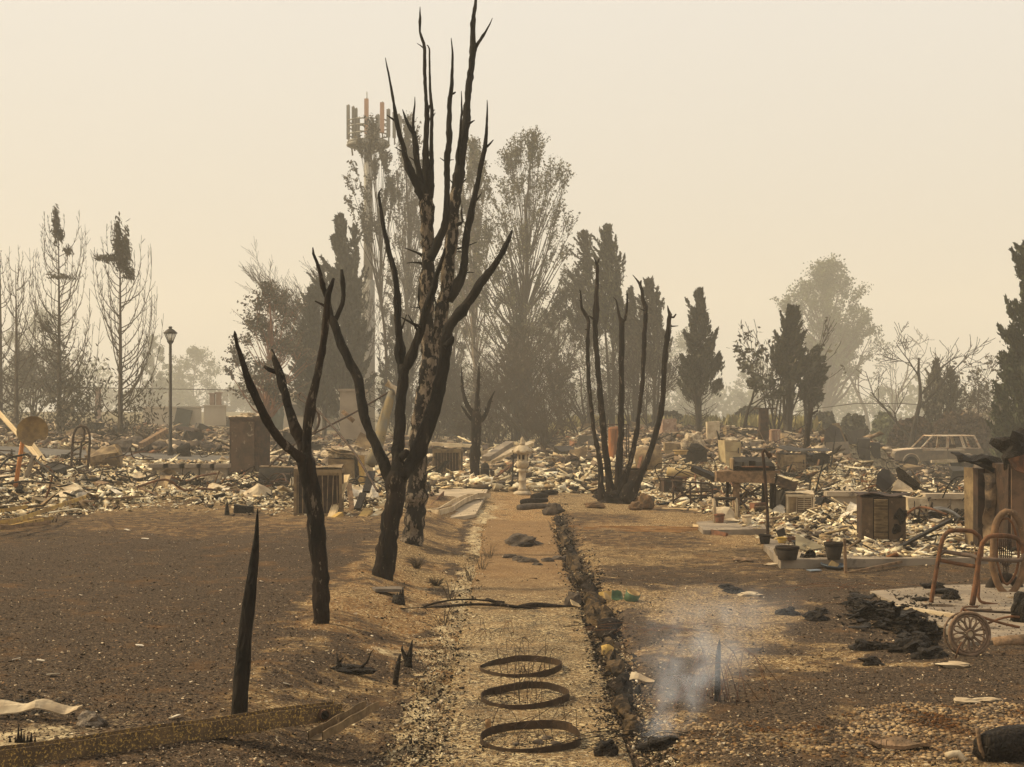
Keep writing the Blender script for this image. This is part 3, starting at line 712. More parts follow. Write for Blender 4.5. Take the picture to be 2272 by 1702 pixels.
# E: clump of five stems
gE = G(1360, 1116); YE = gE.y
tE = thing('charred_tree', 'clump of five tall sooty stems rising from one low root crown', 'tree', gE)
E = [[(1336, 1110, 12), (1333, 1080, 6.5), (1331.5, 1031, 4.8), (1324, 986, 4.3), (1317, 950, 4), (1312.5, 904, 3.9), (1307, 859, 3.8), (1305, 821, 3.6), (1304, 767, 3.4), (1305, 731, 3.3), (1306, 713, 3.2), (1299, 697, 2.9), (1291, 684, 2.6), (1288.6, 658, 1.9), (1288, 646, 1.3), (1285, 643, .7)],
     [(1358, 1112, 15), (1351, 1067, 7.2), (1348, 1031, 7), (1340.5, 977, 6.4), (1337, 931, 6), (1331.5, 886, 5.9), (1330, 850, 5.6), (1327, 821, 5.2), (1323, 767, 5), (1320.6, 722, 5), (1322.4, 687, 6.8), (1323, 658, 4.2), (1325, 622, 3.3), (1325, 590, 3.1), (1322, 580, 2.2), (1318, 572, .8)],
     [(1366, 1110, 14), (1370, 1080, 9), (1372, 1049, 7), (1375, 1004, 6.8), (1377.6, 958, 5.8), (1377.6, 904, 5.3), (1379.5, 859, 5.2), (1378.6, 821, 5.4), (1379.5, 767, 5.6), (1379.5, 731, 5.4), (1379.5, 713, 6.4), (1375, 705, 3.4), (1371, 686, 2.2), (1367, 666, 1.5), (1361, 659, .7)],
     [(1376, 1106, 13), (1382, 1074, 8), (1396.7, 1034, 5.2), (1405.7, 995, 5), (1413, 958, 4.7), (1418, 913, 4.4), (1424, 859, 4.2), (1426.5, 821, 4.2), (1429, 767, 4.1), (1431, 731, 4.1), (1432.5, 693, 4.7), (1432, 680, 4.9), (1426.5, 666, 3.6), (1424, 644, 3.1), (1420, 630, 2.9), (1413, 621, 1.5), (1404, 610, .5)],
     [(1388, 1112, 19), (1400, 1086, 14), (1411, 1070, 10), (1427, 1040, 6.7), (1442, 1004, 5.9), (1453, 967, 5.6), (1463.7, 928, 5.2), (1470, 886, 5.1), (1472, 850, 5), (1472.7, 821, 5), (1478, 767, 4.8), (1482.7, 731, 5), (1485, 709, 4.4), (1487, 698, 4.2), (1483, 688, 2.2), (1481, 678, .8)]]
for i, s in enumerate(E):
    limb(s, YE + (-.1, .2, .35, .1, -.15)[i], tE, gE, CHARB, 'stem', n=9, seed=50 + i, step=.14, dY=(.2, -.2, .3, .2, -.3)[i])
b = Twigs()
for pts in ([(1325, 586, 2), (1328, 578, 2), (1330, 573, 1.2)], [(1380, 716, 4), (1386.7, 709, 3.4), (1390, 689, 3), (1392, 667, 2.4), (1391.6, 651, 2)], [(1421, 634, 2.6), (1422, 624, 2), (1423, 622, 1)],
            [(1487, 704, 2.6), (1495, 704, 2.4), (1500, 697, 1.6)], [(1484, 724, 2.5), (1493, 724, 1.8), (1505, 723, .6)], [(1322, 712, 3), (1314, 706, 2.6), (1306, 700, 1)], [(1431, 690, 3), (1427, 688, 1.6), (1420, 685, .7)],
            [(1302, 731, 2), (1298, 731, .9)], [(1289, 664, 1.6), (1285, 667, .8)], [(1430, 675, 2), (1432, 662, .8)]):
    tw(pts, YE, b, gE)
b.build('twigs', CHARB, tE)
q = MB(); K = YE / F
q.rock((44 * K, .34, 20 * K), (2 * K, 0, 6 * K), .35, 3, 3)
q.build('root_crown', CHARB, tE)

# F: small pollard
gF = G(1053, 1066); YF = gF.y
tF = thing('charred_tree', 'short charred stub of a tree with four thorny prongs beside the slab', 'tree', gF)
limb([(1053, 1072, 11), (1053, 1046, 10.5), (1054.7, 988, 10.5), (1056, 950, 11), (1057, 925, 12.5), (1057, 914, 8)], YF, tF, gF, CHARB, 'trunk', n=12, seed=60, step=.14)
for i, s in enumerate(([(1052, 922, 6), (1037, 899, 4.2), (1027, 867, 3), (1025, 838, 2.1), (1024.5, 813, .7)], [(1058, 922, 6), (1059.5, 879, 4.2), (1062, 838, 3.2), (1063, 804, .7)],
                       [(1062, 935, 6), (1070, 930, 4.8), (1080, 915, 4), (1087, 891, 2.7), (1098, 867, .8)], [(1050, 932, 5), (1040, 924, 3.2), (1031, 911, 2.6), (1023, 900, .8)])):
    limb(s, YF, tF, gF, CHARB, seed=61 + i, step=.12, dY=(.2, -.1, .1, -.2)[i], n=7)
b = Twigs()
for px, py, dx, dy in ((1066, 915, 1, -9), (1076, 912, 2, -10), (1062, 838, 8, -2), (1062, 846, -6, -2), (1078, 908, 10, -3), (1026, 860, -5, -3), (1062, 852, 7, 4), (1088, 888, 6, 4), (1050, 912, -1, -8)):
    tw([(px, py, 1.8), (px + dx, py + dy, .5)], YF, b, gF)
b.build('twigs', CHARB, tF)
# ------------------------------------------------------------------ background trees
class Arr:
    """collects thin branch segments (as 3- or 4-sided tapered prisms) and leaf cards, all as arrays"""
    def __init__(self): self.seg = []; self.leafp = []; self.tips = []
def rvec(rs): 
    v = rs.normal(size=3); return v / np.linalg.norm(v)
def seg_mesh(name, segs, m, parent, n=4):
    S = np.array([(*a, *b, r0, r1) for a, b, r0, r1 in segs], float)
    A, B, R0, R1 = S[:, :3], S[:, 3:6], S[:, 6], S[:, 7]
    D = B - A; L = np.linalg.norm(D, axis=1, keepdims=True) + 1e-9; D = D / L
    ref = np.where(np.abs(D[:, 1:2]) < .9, np.array([[0, 1., 0]]), np.array([[1., 0, 0]]))
    U = np.cross(D, ref); U /= np.linalg.norm(U, axis=1, keepdims=True); W = np.cross(D, U)
    V = []
    for base, R in ((A, R0), (B, R1)):
        for k in range(n):
            a = 2 * math.pi * k / n
            V.append(base + (U * math.cos(a) + W * math.sin(a)) * R[:, None])
    V = np.stack(V, 1).reshape(-1, 3)
    N = len(S); o = np.arange(N)[:, None] * (2 * n)
    Fc = np.concatenate([o + np.array([[k, (k + 1) % n, n + (k + 1) % n, n + k]]) for k in range(n)], 0)
    return raw_mesh(name, V, Fc, m, None, parent)
def leaf_mesh(name, pts, size, cols, parent, seed=0, elong=1.6, dirs=None, m=None, label=None):
    rs = np.random.RandomState(seed); N = len(pts); pts = np.asarray(pts)
    a = rs.normal(size=(N, 3))
    if dirs is not None: a = a * .45 + np.asarray(dirs)
    a /= np.linalg.norm(a, axis=1, keepdims=True)
    b = np.cross(a, rs.normal(size=(N, 3))); b /= np.linalg.norm(b, axis=1, keepdims=True)
    s = size * rs.uniform(.55, 1.35, (N, 1))
    a = a * s * elong * .5; b = b * s * .5
    V = np.stack([pts - a, pts + b * .9 - a * .1, pts + a, pts - b * .9 + a * .1], 1).reshape(-1, 3)
    Fc = np.arange(N * 4).reshape(N, 4)
    cols = np.asarray(cols, float)
    k = rs.randint(0, len(cols), N); c = cols[k] * rs.uniform(.65, 1.3, (N, 1))
    return raw_mesh(name, V, Fc, m or LEAF, c, parent)

def grow(rs, p, d, L, r, lvl, maxl, out, spread=.6, up=.12, nchild=(3, 5), bend=.16, kseg=5, shrink=.62, start=.3, wind=(0, 0, 0), minr=.008):
    p = np.array(p, float); d = np.array(d, float)
    pts = [p.copy()]
    for i in range(kseg):
        d = d + rs.normal(size=3) * bend + np.array([0, 0, up]) + np.array(wind)
        d /= np.linalg.norm(d)
        q = p + d * L / kseg
        r0 = r * (1 - .72 * i / kseg); r1 = r * (1 - .72 * (i + 1) / kseg)
        out.seg.append((p, q, max(r0, minr), max(r1, minr)))
        p = q; pts.append(p.copy())
    if lvl >= maxl:
        out.tips += pts[1:]
        return
    n = rs.randint(nchild[0], nchild[1] + 1)
    for j in range(n):
        t = start + (1 - start) * (j + rs.rand() * .8) / n
        k = min(int(t * kseg), kseg - 1)
        b = pts[k] + (pts[k + 1] - pts[k]) * (t * kseg - k)
        dd = (pts[k + 1] - pts[k]); dd /= np.linalg.norm(dd)
        s = rvec(rs); s = s - dd * s.dot(dd); s /= np.linalg.norm(s)
        nd = dd * (1 - spread * .5) + s * spread * rs.uniform(.8, 1.2)
        nd /= np.linalg.norm(nd)
        grow(rs, b, nd, L * shrink * rs.uniform(.75, 1.2) * (1.1 - .4 * t), r * (1 - .7 * t) * .6, lvl + 1, maxl, out, spread, up, nchild, bend, max(3, kseg - 1), shrink, start, wind, minr)

def dims(px, top, Y, base=None):
    g = Vector(((px - CX) / F * Y, Y, float(H((px - CX) / F * Y, Y))))
    if base is not None: g.z = CAMH - (base - HY) / F * Y
    h = CAMH - (top - HY) / F * Y - g.z
    return g, h

def bare_tree(px, top, Y, label, seed, spread=.6, levels=3, trunk=.16, m=None, lean=0, up=.1, nchild=(3, 5), forks=1, leaves=0, cols=None, lsize=.16, start=.25, bend=.13, group=None, shrink=.6, wind=(0, 0, 0), name='burnt_tree', cat='tree', lfrac=1.0, minr=.012):
    rs = np.random.RandomState(seed)
    g, h = dims(px, top, Y)
    t = thing(name, label, cat, g, group=group)
    out = Arr()
    for k in range(forks):
        d = np.array([lean + (rs.uniform(-.35, .35) if forks > 1 else 0), rs.uniform(-.2, .2) if forks > 1 else 0, 1.0]); d /= np.linalg.norm(d)
        grow(rs, (0 if forks == 1 else rs.uniform(-.12, .12), 0 if forks == 1 else rs.uniform(-.12, .12), -.15), d, h * (1.0 if k == 0 else rs.uniform(.7, .95)) * .86, trunk, 0, levels, out, spread, up * .5, nchild, bend * .5, 8, shrink, start, wind, minr)
    zs = max(s[1][2] for s in out.seg)
    f = h / zs
    segs = [(a * [1, 1, f], b * [1, 1, f], r0, r1) for a, b, r0, r1 in out.seg]
    seg_mesh('trunk', segs, m or TWIG, t)
    if leaves:
        tips = np.array(out.tips) * [1, 1, f]
        tips = tips[tips[:, 2] > h * (1 - lfrac)]
        idx = rs.randint(0, len(tips), leaves)
        pts = tips[idx] + rs.normal(size=(leaves, 3)) * .17 * (h / 10) ** .5
        leaf_mesh('crown', pts, lsize, cols, t, seed)
    return t

GREYB = [(.10, .088, .062), (.075, .066, .048), (.135, .115, .08)]
OLIVE = [(.13, .122, .07), (.16, .15, .085), (.10, .095, .056), (.20, .17, .10)]
GREENG = [(.12, .13, .065), (.15, .155, .08), (.09, .098, .052)]
DARKG = [(.068, .065, .045), (.09, .084, .058), (.052, .05, .036)]
DRY = [(.14, .105, .062), (.10, .08, .05), (.17, .13, .075)]

def bare_conifer(px, top, Y, label, seed, spreadpx=60, tuft=None, low=0, m=None, n=70, group=None, wind=-.12, r=.15, arch=1.0):
    """straight mast with long thin up-curving limbs, scorched tufts left at the tip"""
    rs = np.random.RandomState(seed)
    g, h = dims(px, top, Y)
    W = spreadpx / F * Y
    t = thing('burnt_conifer', label, 'tree', g, group=group)
    segs = []
    mast = [np.array([wind * .5 * (z / h) ** 3, 0, z]) for z in np.linspace(-.2, h * .97, 14)]
    for i in range(13): segs.append((mast[i], mast[i + 1], r * (1 - i / 13.6), r * (1 - (i + 1) / 13.6)))
    tips = []
    for i in range(n):
        f = .10 + .84 * (i + rs.rand()) / n
        z = h * f
        prof = (1 - f) ** .8 * (.75 + .6 * f)
        L = W * prof * rs.uniform(.5, 1.35) * 2.3
        a = rs.uniform(0, 2 * math.pi)
        hd = np.array([math.cos(a), math.sin(a) * .9, 0])
        p = np.array([0, 0, z]); d = hd * .95 + np.array([0, 0, rs.uniform(.1, .5)])
        r0 = .024 * (1.3 - f) + .010; ks = 8
        for k in range(ks):
            d = d + np.array([0, 0, (.22 + .10 * k) * arch]) + rs.normal(size=3) * .07 - hd * .02
            d /= np.linalg.norm(d)
            q = p + d * L / ks * 1.15
            segs.append((p, q, max(r0 * (1 - k / ks), .009), max(r0 * (1 - (k + 1) / ks), .008)))
            if k >= 1:
                for _ in range(2):
                    s = rvec(rs) * .6 + d * .8 + np.array([0, 0, .2]); s /= np.linalg.norm(s)
                    l = L * .12 * rs.uniform(.5, 1.4)
                    segs.append((p, p + s * l, .010, .006))
            p = q
            if k > 2: tips.append((p.copy(), d.copy()))
    seg_mesh('trunk', segs, m or TWIGW, t, n=3)
    pts, dirs = [], []
    if tuft:
        for (cx, cz, rx, rz, cnt) in tuft:       # px offsets from the top, as photograph pixels
            c = np.array([cx / F * Y, 0, h - cz / F * Y])
            q = rs.normal(size=(cnt, 3)) * [rx / F * Y * .5, rx / F * Y * .4, rz / F * Y * .5] + c
            pts.append(q); dirs.append(np.tile([-.5, 0, .75], (cnt, 1)))
    if low:
        c = rs.normal(size=(low, 3)) * [W * .33, W * .3, h * .11] + [W * .3, 0, h * .14]
        c[:, 2] = np.abs(c[:, 2]); c = c[c[:, 2] < h * .42]
        pts.append(c); dirs.append(np.tile([.1, 0, .5], (len(c), 1)))
    if pts: leaf_mesh('crown', np.concatenate(pts),   .08, GREYB, t, seed, 3.2, np.concatenate(dirs))
    return t

def cypress(px, top, Y, label, seed, wpx=40, z0=.08, count=5200, cols=DARKG, wind=-.3, lobes=7, base=None, m=None, size=.22, trunks=3, skirt=0, prof=None, group=None, name='cypress_tree'):
    """dense ragged column made of up-swept feather clumps"""
    rs = np.random.RandomState(seed)
    g, h = dims(px, top, Y, base)
    W = wpx / F * Y * .5
    t = thing(name, label, 'tree', g, group=group)
    segs = []
    for k in range(trunks):
        a = rs.uniform(0, 6.28); o = np.array([math.cos(a), math.sin(a), 0]) * W * .16 * (k > 0)
        p = o - [0, 0, .2]
        for i in range(7):
            q = o * (1 + i * .45) + np.array([wind * .3 * ((i + 1) / 7) ** 2 * W, 0, h * .92 * (i + 1) / 7 * (1 if k == 0 else .8)])
            segs.append((p, q, .13 * (1 - i / 7.5), .13 * (1 - (i + 1) / 7.5))); p = q
    n_c = 95
    P0, D0 = [], []
    for c in range(n_c):
        f = z0 + (.985 - z0) * ((c + rs.rand()) / n_c)
        pw = prof(f) if prof else (math.sin(math.pi * min(1, max(.0, (1 - f) * .93 + .03))) ** .55) * (1 - .35 * f)
        pw *= min(1, (1.0 - f) / .30) ** .8
        a = rs.uniform(0, 6.28)
        rad = W * pw * rs.uniform(.1, 1.0) ** .6 * .85
        L = min(h * .15 * rs.uniform(.35, 1.5) * (1 - .3 * f), h * (1 - f) * rs.uniform(.25, 1.0) + .12)
        off = wind * (f ** 2) * W * .6
        c0 = np.array([math.cos(a) * rad + off, math.sin(a) * rad, f * h])
        sp_ = rs.uniform(.15, .75)
        d = np.array([math.cos(a) * sp_ + wind * (.2 + f), math.sin(a) * sp_, 1.]); d /= np.linalg.norm(d)
        segs.append((np.array([off * .5, 0, max(f * h - L, .1)]), c0, .025, .012)); segs.append((c0, c0 + d * L * 1.02, .014, .005))
        k = int(count * 1.25 / n_c * (.4 + .8 * pw + .2 * rs.rand()))
        s = rs.rand(k) ** .8
        wid = (W * .10 * (.35 + pw) + .04) * (1 - s) ** .7
        q = c0 + d * (s * L)[:, None] + rs.normal(size=(k, 3)) * wid[:, None] * [1, 1, .8]
        P0.append(q); D0.append(np.tile(d, (k, 1)))
    for c in range(skirt):
        a = rs.uniform(0, 6.28); p = np.array([0, 0, h * rs.uniform(.03, .45)]); d = np.array([math.cos(a), math.sin(a), .25])
        L = W * rs.uniform(.9, 1.6)
        for k in range(5):
            d = d + [0, 0, .16] + rs.normal(size=3) * .12; d /= np.linalg.norm(d); q = p + d * L / 5
            segs.append((p, q, .022 * (1 - k / 6), .02 * (1 - (k + 1) / 6)))
            s = rvec(rs); segs.append((p, p + (s + d) * L * .14, .01, .006)); p = q
    seg_mesh('trunk', segs, m or TWIG, t, n=3)
    leaf_mesh('crown', np.concatenate(P0), size * .52, cols, t, seed, 2.6, np.concatenate(D0))
    return t

def broadleaf(px, top, Y, label, seed, wpx, crown_lo=.35, count=9000, cols=OLIVE, lsize=.2, trunk=.22, m=None, base=None, clusters=60, sparse=.5, lean=0, name='broadleaf_tree', group=None, shape=None, shiftx=0):
    """trunk with ascending limbs, each ending in leafy sprays with gaps between"""
    rs = np.random.RandomState(seed)
    g, h = dims(px, top, Y, base)
    W = wpx / F * Y * .5; sx = shiftx / F * Y
    t = thing(name, label, 'tree', g, group=group)
    segs = []
    mast = [np.array([lean * h * (z / h) ** 1.3 + sx * (z / h) ** 2 + .12 * math.sin(z * .8 + seed), .1 * math.sin(z + seed), z]) for z in np.linspace(-.2, h * .9, 12)]
    for i in range(11): segs.append((mast[i], mast[i + 1], trunk * (1 - i / 12.5), trunk * (1 - (i + 1) / 12.5)))
    P0, D0 = [], []
    for c in range(clusters):
        f = crown_lo + (1 - crown_lo) * ((c + rs.rand()) / clusters)
        u = (f - crown_lo) / (1 - crown_lo)
        pw = (shape(u) if shape else math.sin(math.pi * min(.97, .12 + .86 * u)) ** .6) * min(1, (1.03 - u) / .22) ** .6
        a = rs.uniform(0, 6.28)
        rad = W * pw * math.sqrt(rs.uniform(.05, 1.0))
        mi = min(10, int(f / .9 * 11)); mp = mast[mi]
        tip = np.array([mast[min(11, mi + 1)][0] + math.cos(a) * rad, math.sin(a) * rad * .9, min(f * h, h * .985)])
        s0 = mast[max(1, int(mi * .72))]
        mid = (s0 + tip) / 2 + [0, 0, -.12 * rad] + rs.normal(size=3) * .12
        r0 = trunk * .30 * (1.15 - u)
        segs += [(s0, mid, r0, r0 * .6), (mid, tip, r0 * .6, .012)]
        cr = (.13 + sparse * .16) * W * rs.uniform(.5, 1.3)
        k = int(count / clusters * rs.uniform(.5, 1.5))
        for j in range(5):
            s = rvec(rs); s[2] = abs(s[2]) * .7
            e = tip + s * cr * rs.uniform(.6, 1.5)
            segs.append((tip - (tip - mid) * .3, e, .013, .006))
            kk = k // 5
            tt = rs.rand(kk) ** .7
            P0.append((tip - (tip - mid) * .3) * (1 - tt[:, None]) + e * tt[:, None] + rs.normal(size=(kk, 3)) * cr * .17)
    seg_mesh('trunk', segs, m or TWIGW, t, n=4)
    leaf_mesh('crown', np.concatenate(P0), lsize * (.72 if Y > 150 else .60), cols, t, seed, 1.5)
    return t

# left side
bare_conifer(132, 478, 66, 'tall thin burnt conifer with a dark tip tuft and dark foliage at its foot', 1, 112, [(-8, 22, 7, 34, 300), (3, 45, 5, 14, 110), (18, 78, 10, 10, 60), (6, 136, 42, 7, 90), (-28, 250, 22, 26, 150)], low=2000, n=54)
bare_conifer(268, 503, 64, 'burnt conifer with a shaggy black top bent to the left, behind the street lamp', 2, 105, [(-6, 34, 8, 46, 520), (12, 50, 7, 42, 340), (4, 80, 15, 22, 360), (-24, 70, 28, 6, 240), (20, 106, 9, 14, 120)], low=700, n=58)
bare_conifer(37, 575, 70, 'thin bare conifer skeleton with wide upturned limbs, left of the tufted conifer', 3, 110, None, low=300, n=34)
bare_conifer(2, 545, 74, 'bare tree skeleton cut by the left edge of the view', 4, 60, None, n=30, low=500)
bare_tree(70, 745, 92, 'low thicket of grey scorched saplings behind the bare conifer skeleton', 5, forks=5, levels=3, trunk=.07, leaves=3000, cols=GREYB, nchild=(4, 6), m=TWIGW)
broadleaf(95, 690, 300, 'hazy rounded tree far behind the left conifers', 6, 210, .12, 8000, GREENG, .42, sparse=.8)
broadleaf(430, 775, 300, 'pale hazy rounded tree to the right of the street lamp', 7, 150, .05, 6000, GREENG, .42, sparse=.8)
broadleaf(340, 745, 260, 'narrow hazy tree just behind the lamp post', 8, 70, .1, 3500, GREENG, .4, sparse=.8)
broadleaf(505, 868, 280, 'low hazy shrub tree in front of the far wall', 9, 90, .05, 3000, DRY, .4, sparse=.7)

# broad reddish-trunked tree and its neighbours
def mush(u): return min(1, 2.6 * u + .35) * (1 - u ** 3) ** .5
broadleaf(597, 628, 72, 'broad dark tree with a smooth red-brown trunk and drooping scorched leaves', 10, 205, .24, 9500, GREYB, .17, .2, REDBARK, clusters=80, sparse=.7, shape=mush)
t = bare_tree(800, 520, 92, 'wind-swept leafless tree with fine twigs streaming to the left', 12, forks=5, levels=4, trunk=.085, lean=-.24, spread=.34, nchild=(4, 6), m=TWIGW, shrink=.62, wind=(-.022, 0, 0), up=.16, bend=.1, minr=.008)
cypress(762, 478, 84, 'massive dark evergreen with jagged spires standing left of the phone mast', 13, 84, .10, 9000, DARKG, -.22, size=.30, trunks=4, prof=lambda f: (1.0 if f < .45 else max(.06, 1 - (f - .45) * 1.75)))
cypress(790, 500, 86, 'tall jagged spire touching the left side of the phone mast', 213, 46, .3, 4200, DARKG, -.25, size=.20, trunks=2)
cypress(722, 590, 83, 'middle spire of the jagged evergreens left of the phone mast', 214, 60, .2, 5000, DARKG, -.35, size=.20, trunks=2)
cypress(684, 720, 82, 'lowest jagged evergreen spire leaning out to the left', 215, 60, .25, 3500, DARKG, -.6, size=.20, trunks=2)
cypress(700, 640, 82, 'smaller jagged dark evergreen leaning against the massive one', 14, 70, .2, 4500, DARKG, -.4, size=.28, trunks=2)
broadleaf(905, 250, 110, 'very tall thin scorched tree with sparse leaves in front of the phone mast', 15, 180, .24, 10500, GREYB, .22, .24, clusters=130, sparse=.2, shape=lambda u: .9 - .62 * u)
broadleaf(856, 256, 94, 'tall sparse leafy tree reaching left across the phone mast', 16, 150, .62, 4600, GREYB, .22, .13, clusters=52, sparse=.4, shape=lambda u: .5 + .5 * math.sin(3 * u) - .4 * u, shiftx=-40)
broadleaf(1052, 300, 103, 'tall slender tree with a smooth pale trunk behind the burnt spires', 17, 150, .45, 9000, OLIVE, .20, .21, TWIGP, clusters=90, sparse=.4, shape=lambda u: 1 - .7 * u)
broadleaf(1162, 288, 100, 'large leafy grey-green tree with ascending limbs, the biggest crown in the centre', 18, 290, .34, 15000, OLIVE, .19, .30, clusters=170, sparse=.16, shape=lambda u: (1.0 if u < .5 else 1.0 - (u - .5) * 1.1), shiftx=14)
broadleaf(1010, 480, 112, 'slim scorched tree with thin leaves behind the forked burnt trunks', 19, 120, .3, 7000, GREYB, .2, .15, clusters=70, sparse=.5)
broadleaf(1240, 640, 92, 'low half-leafed tree between the big crown and the cypresses', 20, 130, .35, 4000, GREYB, .18, .12, clusters=50, sparse=.5)
# crowded burnt thicket in the centre
for i, (px, top, Y, sp, lab, fk) in enumerate([
    (1085, 820, 78, .5, 'bushy leafless thicket right of the small burnt stub', 5), (1108, 745, 76, .42, 'upright brushy burnt conifer with a pointed crown of twigs', 4),
    (1140, 690, 82, .45, 'dense dark burnt conifer right behind the stone lantern', 4), (1178, 720, 74, .55, 'bare forked tree with crossing limbs right of the stone lantern', 2),
    (1218, 760, 80, .5, 'leaning bare sapling cluster at the centre of the thicket', 4), (1252, 690, 84, .5, 'bare tree with a dark torn clump hanging in its top', 3),
    (1282, 800, 78, .6, 'short bare tree behind the left stem of the five-stem clump', 3), (1300, 720, 88, .45, 'pale grey bare tree between two stems of the clump', 2),
    (1345, 790, 84, .6, 'low bare tree with arching limbs behind the five-stem clump', 3), (1400, 700, 86, .45, 'tall fan of bare stems behind the clump', 5),
    (1440, 760, 80, .5, 'bare thin tree just right of the five-stem clump', 4), (1205, 860, 72, .5, 'low brushwood heap at the back of the path', 6),
    (1020, 730, 90, .55, 'wide bare tree left of the small burnt stub', 4), (960, 810, 86, .6, 'low tangled bare tree behind the pale-barked trunk', 5),
    (900, 740, 92, .5, 'grey bare tree with a scorched lower crown behind the forked trunk', 4), (1060, 870, 74, .6, 'tangle of thin dead branches lying behind the rubble', 6)]):
    bare_tree(px, top, Y, lab, 100 + i, spread=sp, levels=3 if fk < 4 else 3, trunk=.10 if fk < 3 else .055, forks=fk, nchild=(4, 6), m=(TWIG, TWIGW)[i % 2], leaves=(700 if i in (2, 5, 14) else (200 if i % 3 == 0 else 0)), lsize=.12, cols=GREYB, start=.12, bend=.18, minr=.010)
cypress(1150, 700, 88, 'black scorched evergreen mass among the bare centre trees', 130, 90, .02, 3600, DARKG, 0, size=.22, prof=lambda f: (1 - .75 * f), name='scorched_evergreen')
cypress(1000, 800, 96, 'low dark evergreen behind the forked burnt trunks', 131, 80, .02, 2600, DARKG, 0, size=.26, prof=lambda f: (1 - .6 * f), name='scorched_evergreen')
cypress(880, 700, 94, 'dark evergreen crown right of the phone mast', 133, 80, .05, 3000, DARKG, -.1, size=.22, prof=lambda f: (1 - .6 * f), name='scorched_evergreen')
# cypresses bent by the wind
cypress(1308, 512, 90, 'wind-bent cypress, left one of the pair above the five-stem clump', 21, 60, .40, 6000, GREYB, -.42, size=.2, skirt=14)
cypress(1362, 498, 88, 'wind-bent cypress, tallest of the pair above the five-stem clump', 22, 82, .42, 10000, OLIVE[:3] + DARKG, -.42, size=.2, skirt=16)
cypress(1452, 618, 84, 'wind-bent cypress with a curved shaggy top right of the clump', 23, 78, .36, 7500, GREYB, -.42, size=.19, skirt=18)
cypress(1408, 640, 88, 'slim scorched cypress behind the right stems of the clump', 24, 46, .35, 3600, GREYB, -.42, size=.19, skirt=10)
cypress(1554, 645, 74, 'squat scorched pine with a narrow pointed top and bare lower limbs', 25, 92, .24, 9500, DARKG, -.1, size=.19, skirt=46, prof=lambda f: (.95 if f < .52 else (.42 if f < .86 else .25)), name='scorched_pine')
bare_tree(1650, 758, 70, 'small bare tree with a few dark leaves right of the squat pine', 26, spread=.6, levels=3, trunk=.1, nchild=(4, 6), leaves=500, cols=DARKG, bend=.2)
cypress(1748, 682, 70, 'dark cypress with several spires leaning to the right above the appliances', 27, 70, .40, 9000, [(.05, .048, .033), (.06, .055, .03), (.038, .036, .025)], .28, size=.18, trunks=7, skirt=30)
cypress(1795, 770, 71, 'lower right spire of the leaning cypress group', 28, 62, .35, 4500, DARKG, .7, size=.18, trunks=5, skirt=14)
bare_tree(1722, 700, 71, 'fan of bare burnt stems left of the leaning cypress', 29, forks=6, levels=2, trunk=.06, spread=.4, nchild=(3, 5), leaves=350, cols=GREYB)
broadleaf(1835, 580, 235, 'large hazy cottonwood standing far away on the right', 30, 215, .36, 22000, GREENG, .40, .95, clusters=150, sparse=.45, shape=lambda u: min(1, .75 + .5 * u) * (1 - max(0, u - .62) * 1.9))
bare_tree(1928, 675, 240, 'hazy bare tree with crooked limbs right of the cottonwood', 31, spread=.7, levels=3, trunk=.34, nchild=(4, 6), bend=.34, m=TWIGW, leaves=1500, cols=GREENG, lsize=.3, minr=.03)
bare_tree(1968, 720, 220, 'second hazy crooked tree arching to the right', 32, spread=.7, levels=3, trunk=.3, nchild=(4, 5), bend=.34, lean=.35, m=TWIGW, minr=.03)
bare_tree(2003, 718, 82, 'dark bare tree with a crooked leaning trunk behind the hedge', 33, spread=.6, levels=3, trunk=.2, nchild=(4, 6), bend=.22, lean=.28, minr=.014)
cypress(2075, 800, 86, 'scorched cypress thicket above the brown hedge', 34, 60, .18, 3600, GREYB, .1, size=.2, skirt=12)
cypress(2108, 815, 86, 'thin scorched cypress at the right of the thicket', 35, 34, .2, 1800, GREYB, .2, size=.2, skirt=8)
bare_tree(2172, 780, 88, 'rounded tree with a few withered leaves before the big conifer', 36, forks=3, spread=.6, levels=3, trunk=.09, nchild=(4, 6), leaves=900, cols=GREYB, m=TWIGW)
cypress(2284, 540, 58, 'tall green conifer standing at the right edge of the view', 37, 150, .03, 16000, [(.05, .058, .032), (.068, .072, .038), (.04, .045, .028)], -.1, size=.20, prof=lambda f: (1.0 - .72 * f), name='green_conifer', trunks=1)
broadleaf(2235, 840, 62, 'dull green bush at the foot of the edge conifer', 38, 80, .02, 5000, GREENG, .2, .1, sparse=.7)
broadleaf(1525, 735, 300, 'pale hazy tree behind the squat pine', 39, 170, .1, 6500, GREENG, .42, sparse=.8)
broadleaf(1400, 760, 300, 'pale hazy tree crown behind the five-stem clump', 40, 250, .05, 8000, GREENG, .44, sparse=.9)
broadleaf(1680, 800, 300, 'small pale hazy tree between the pine and the cypress', 41, 110, .1, 3500, GREENG, .42, sparse=.8)
broadleaf(1215, 700, 300, 'hazy green tree seen through the centre thicket', 42, 260, .05, 9000, GREENG, .44, sparse=.9)
broadleaf(1000, 640, 300, 'hazy green tree filling the gap right of the mast', 43, 240, .05, 9000, GREENG, .44, sparse=.9)
broadleaf(3000, 850, 300, 'hazy rounded tree beyond the brown hedge', 44, 170, .05, 4500, GREENG, .44, sparse=.8)
broadleaf(1960, 860, 300, 'hazy bush beside the far road', 45, 120, .02, 3500, GREENG, .42, sparse=.8)

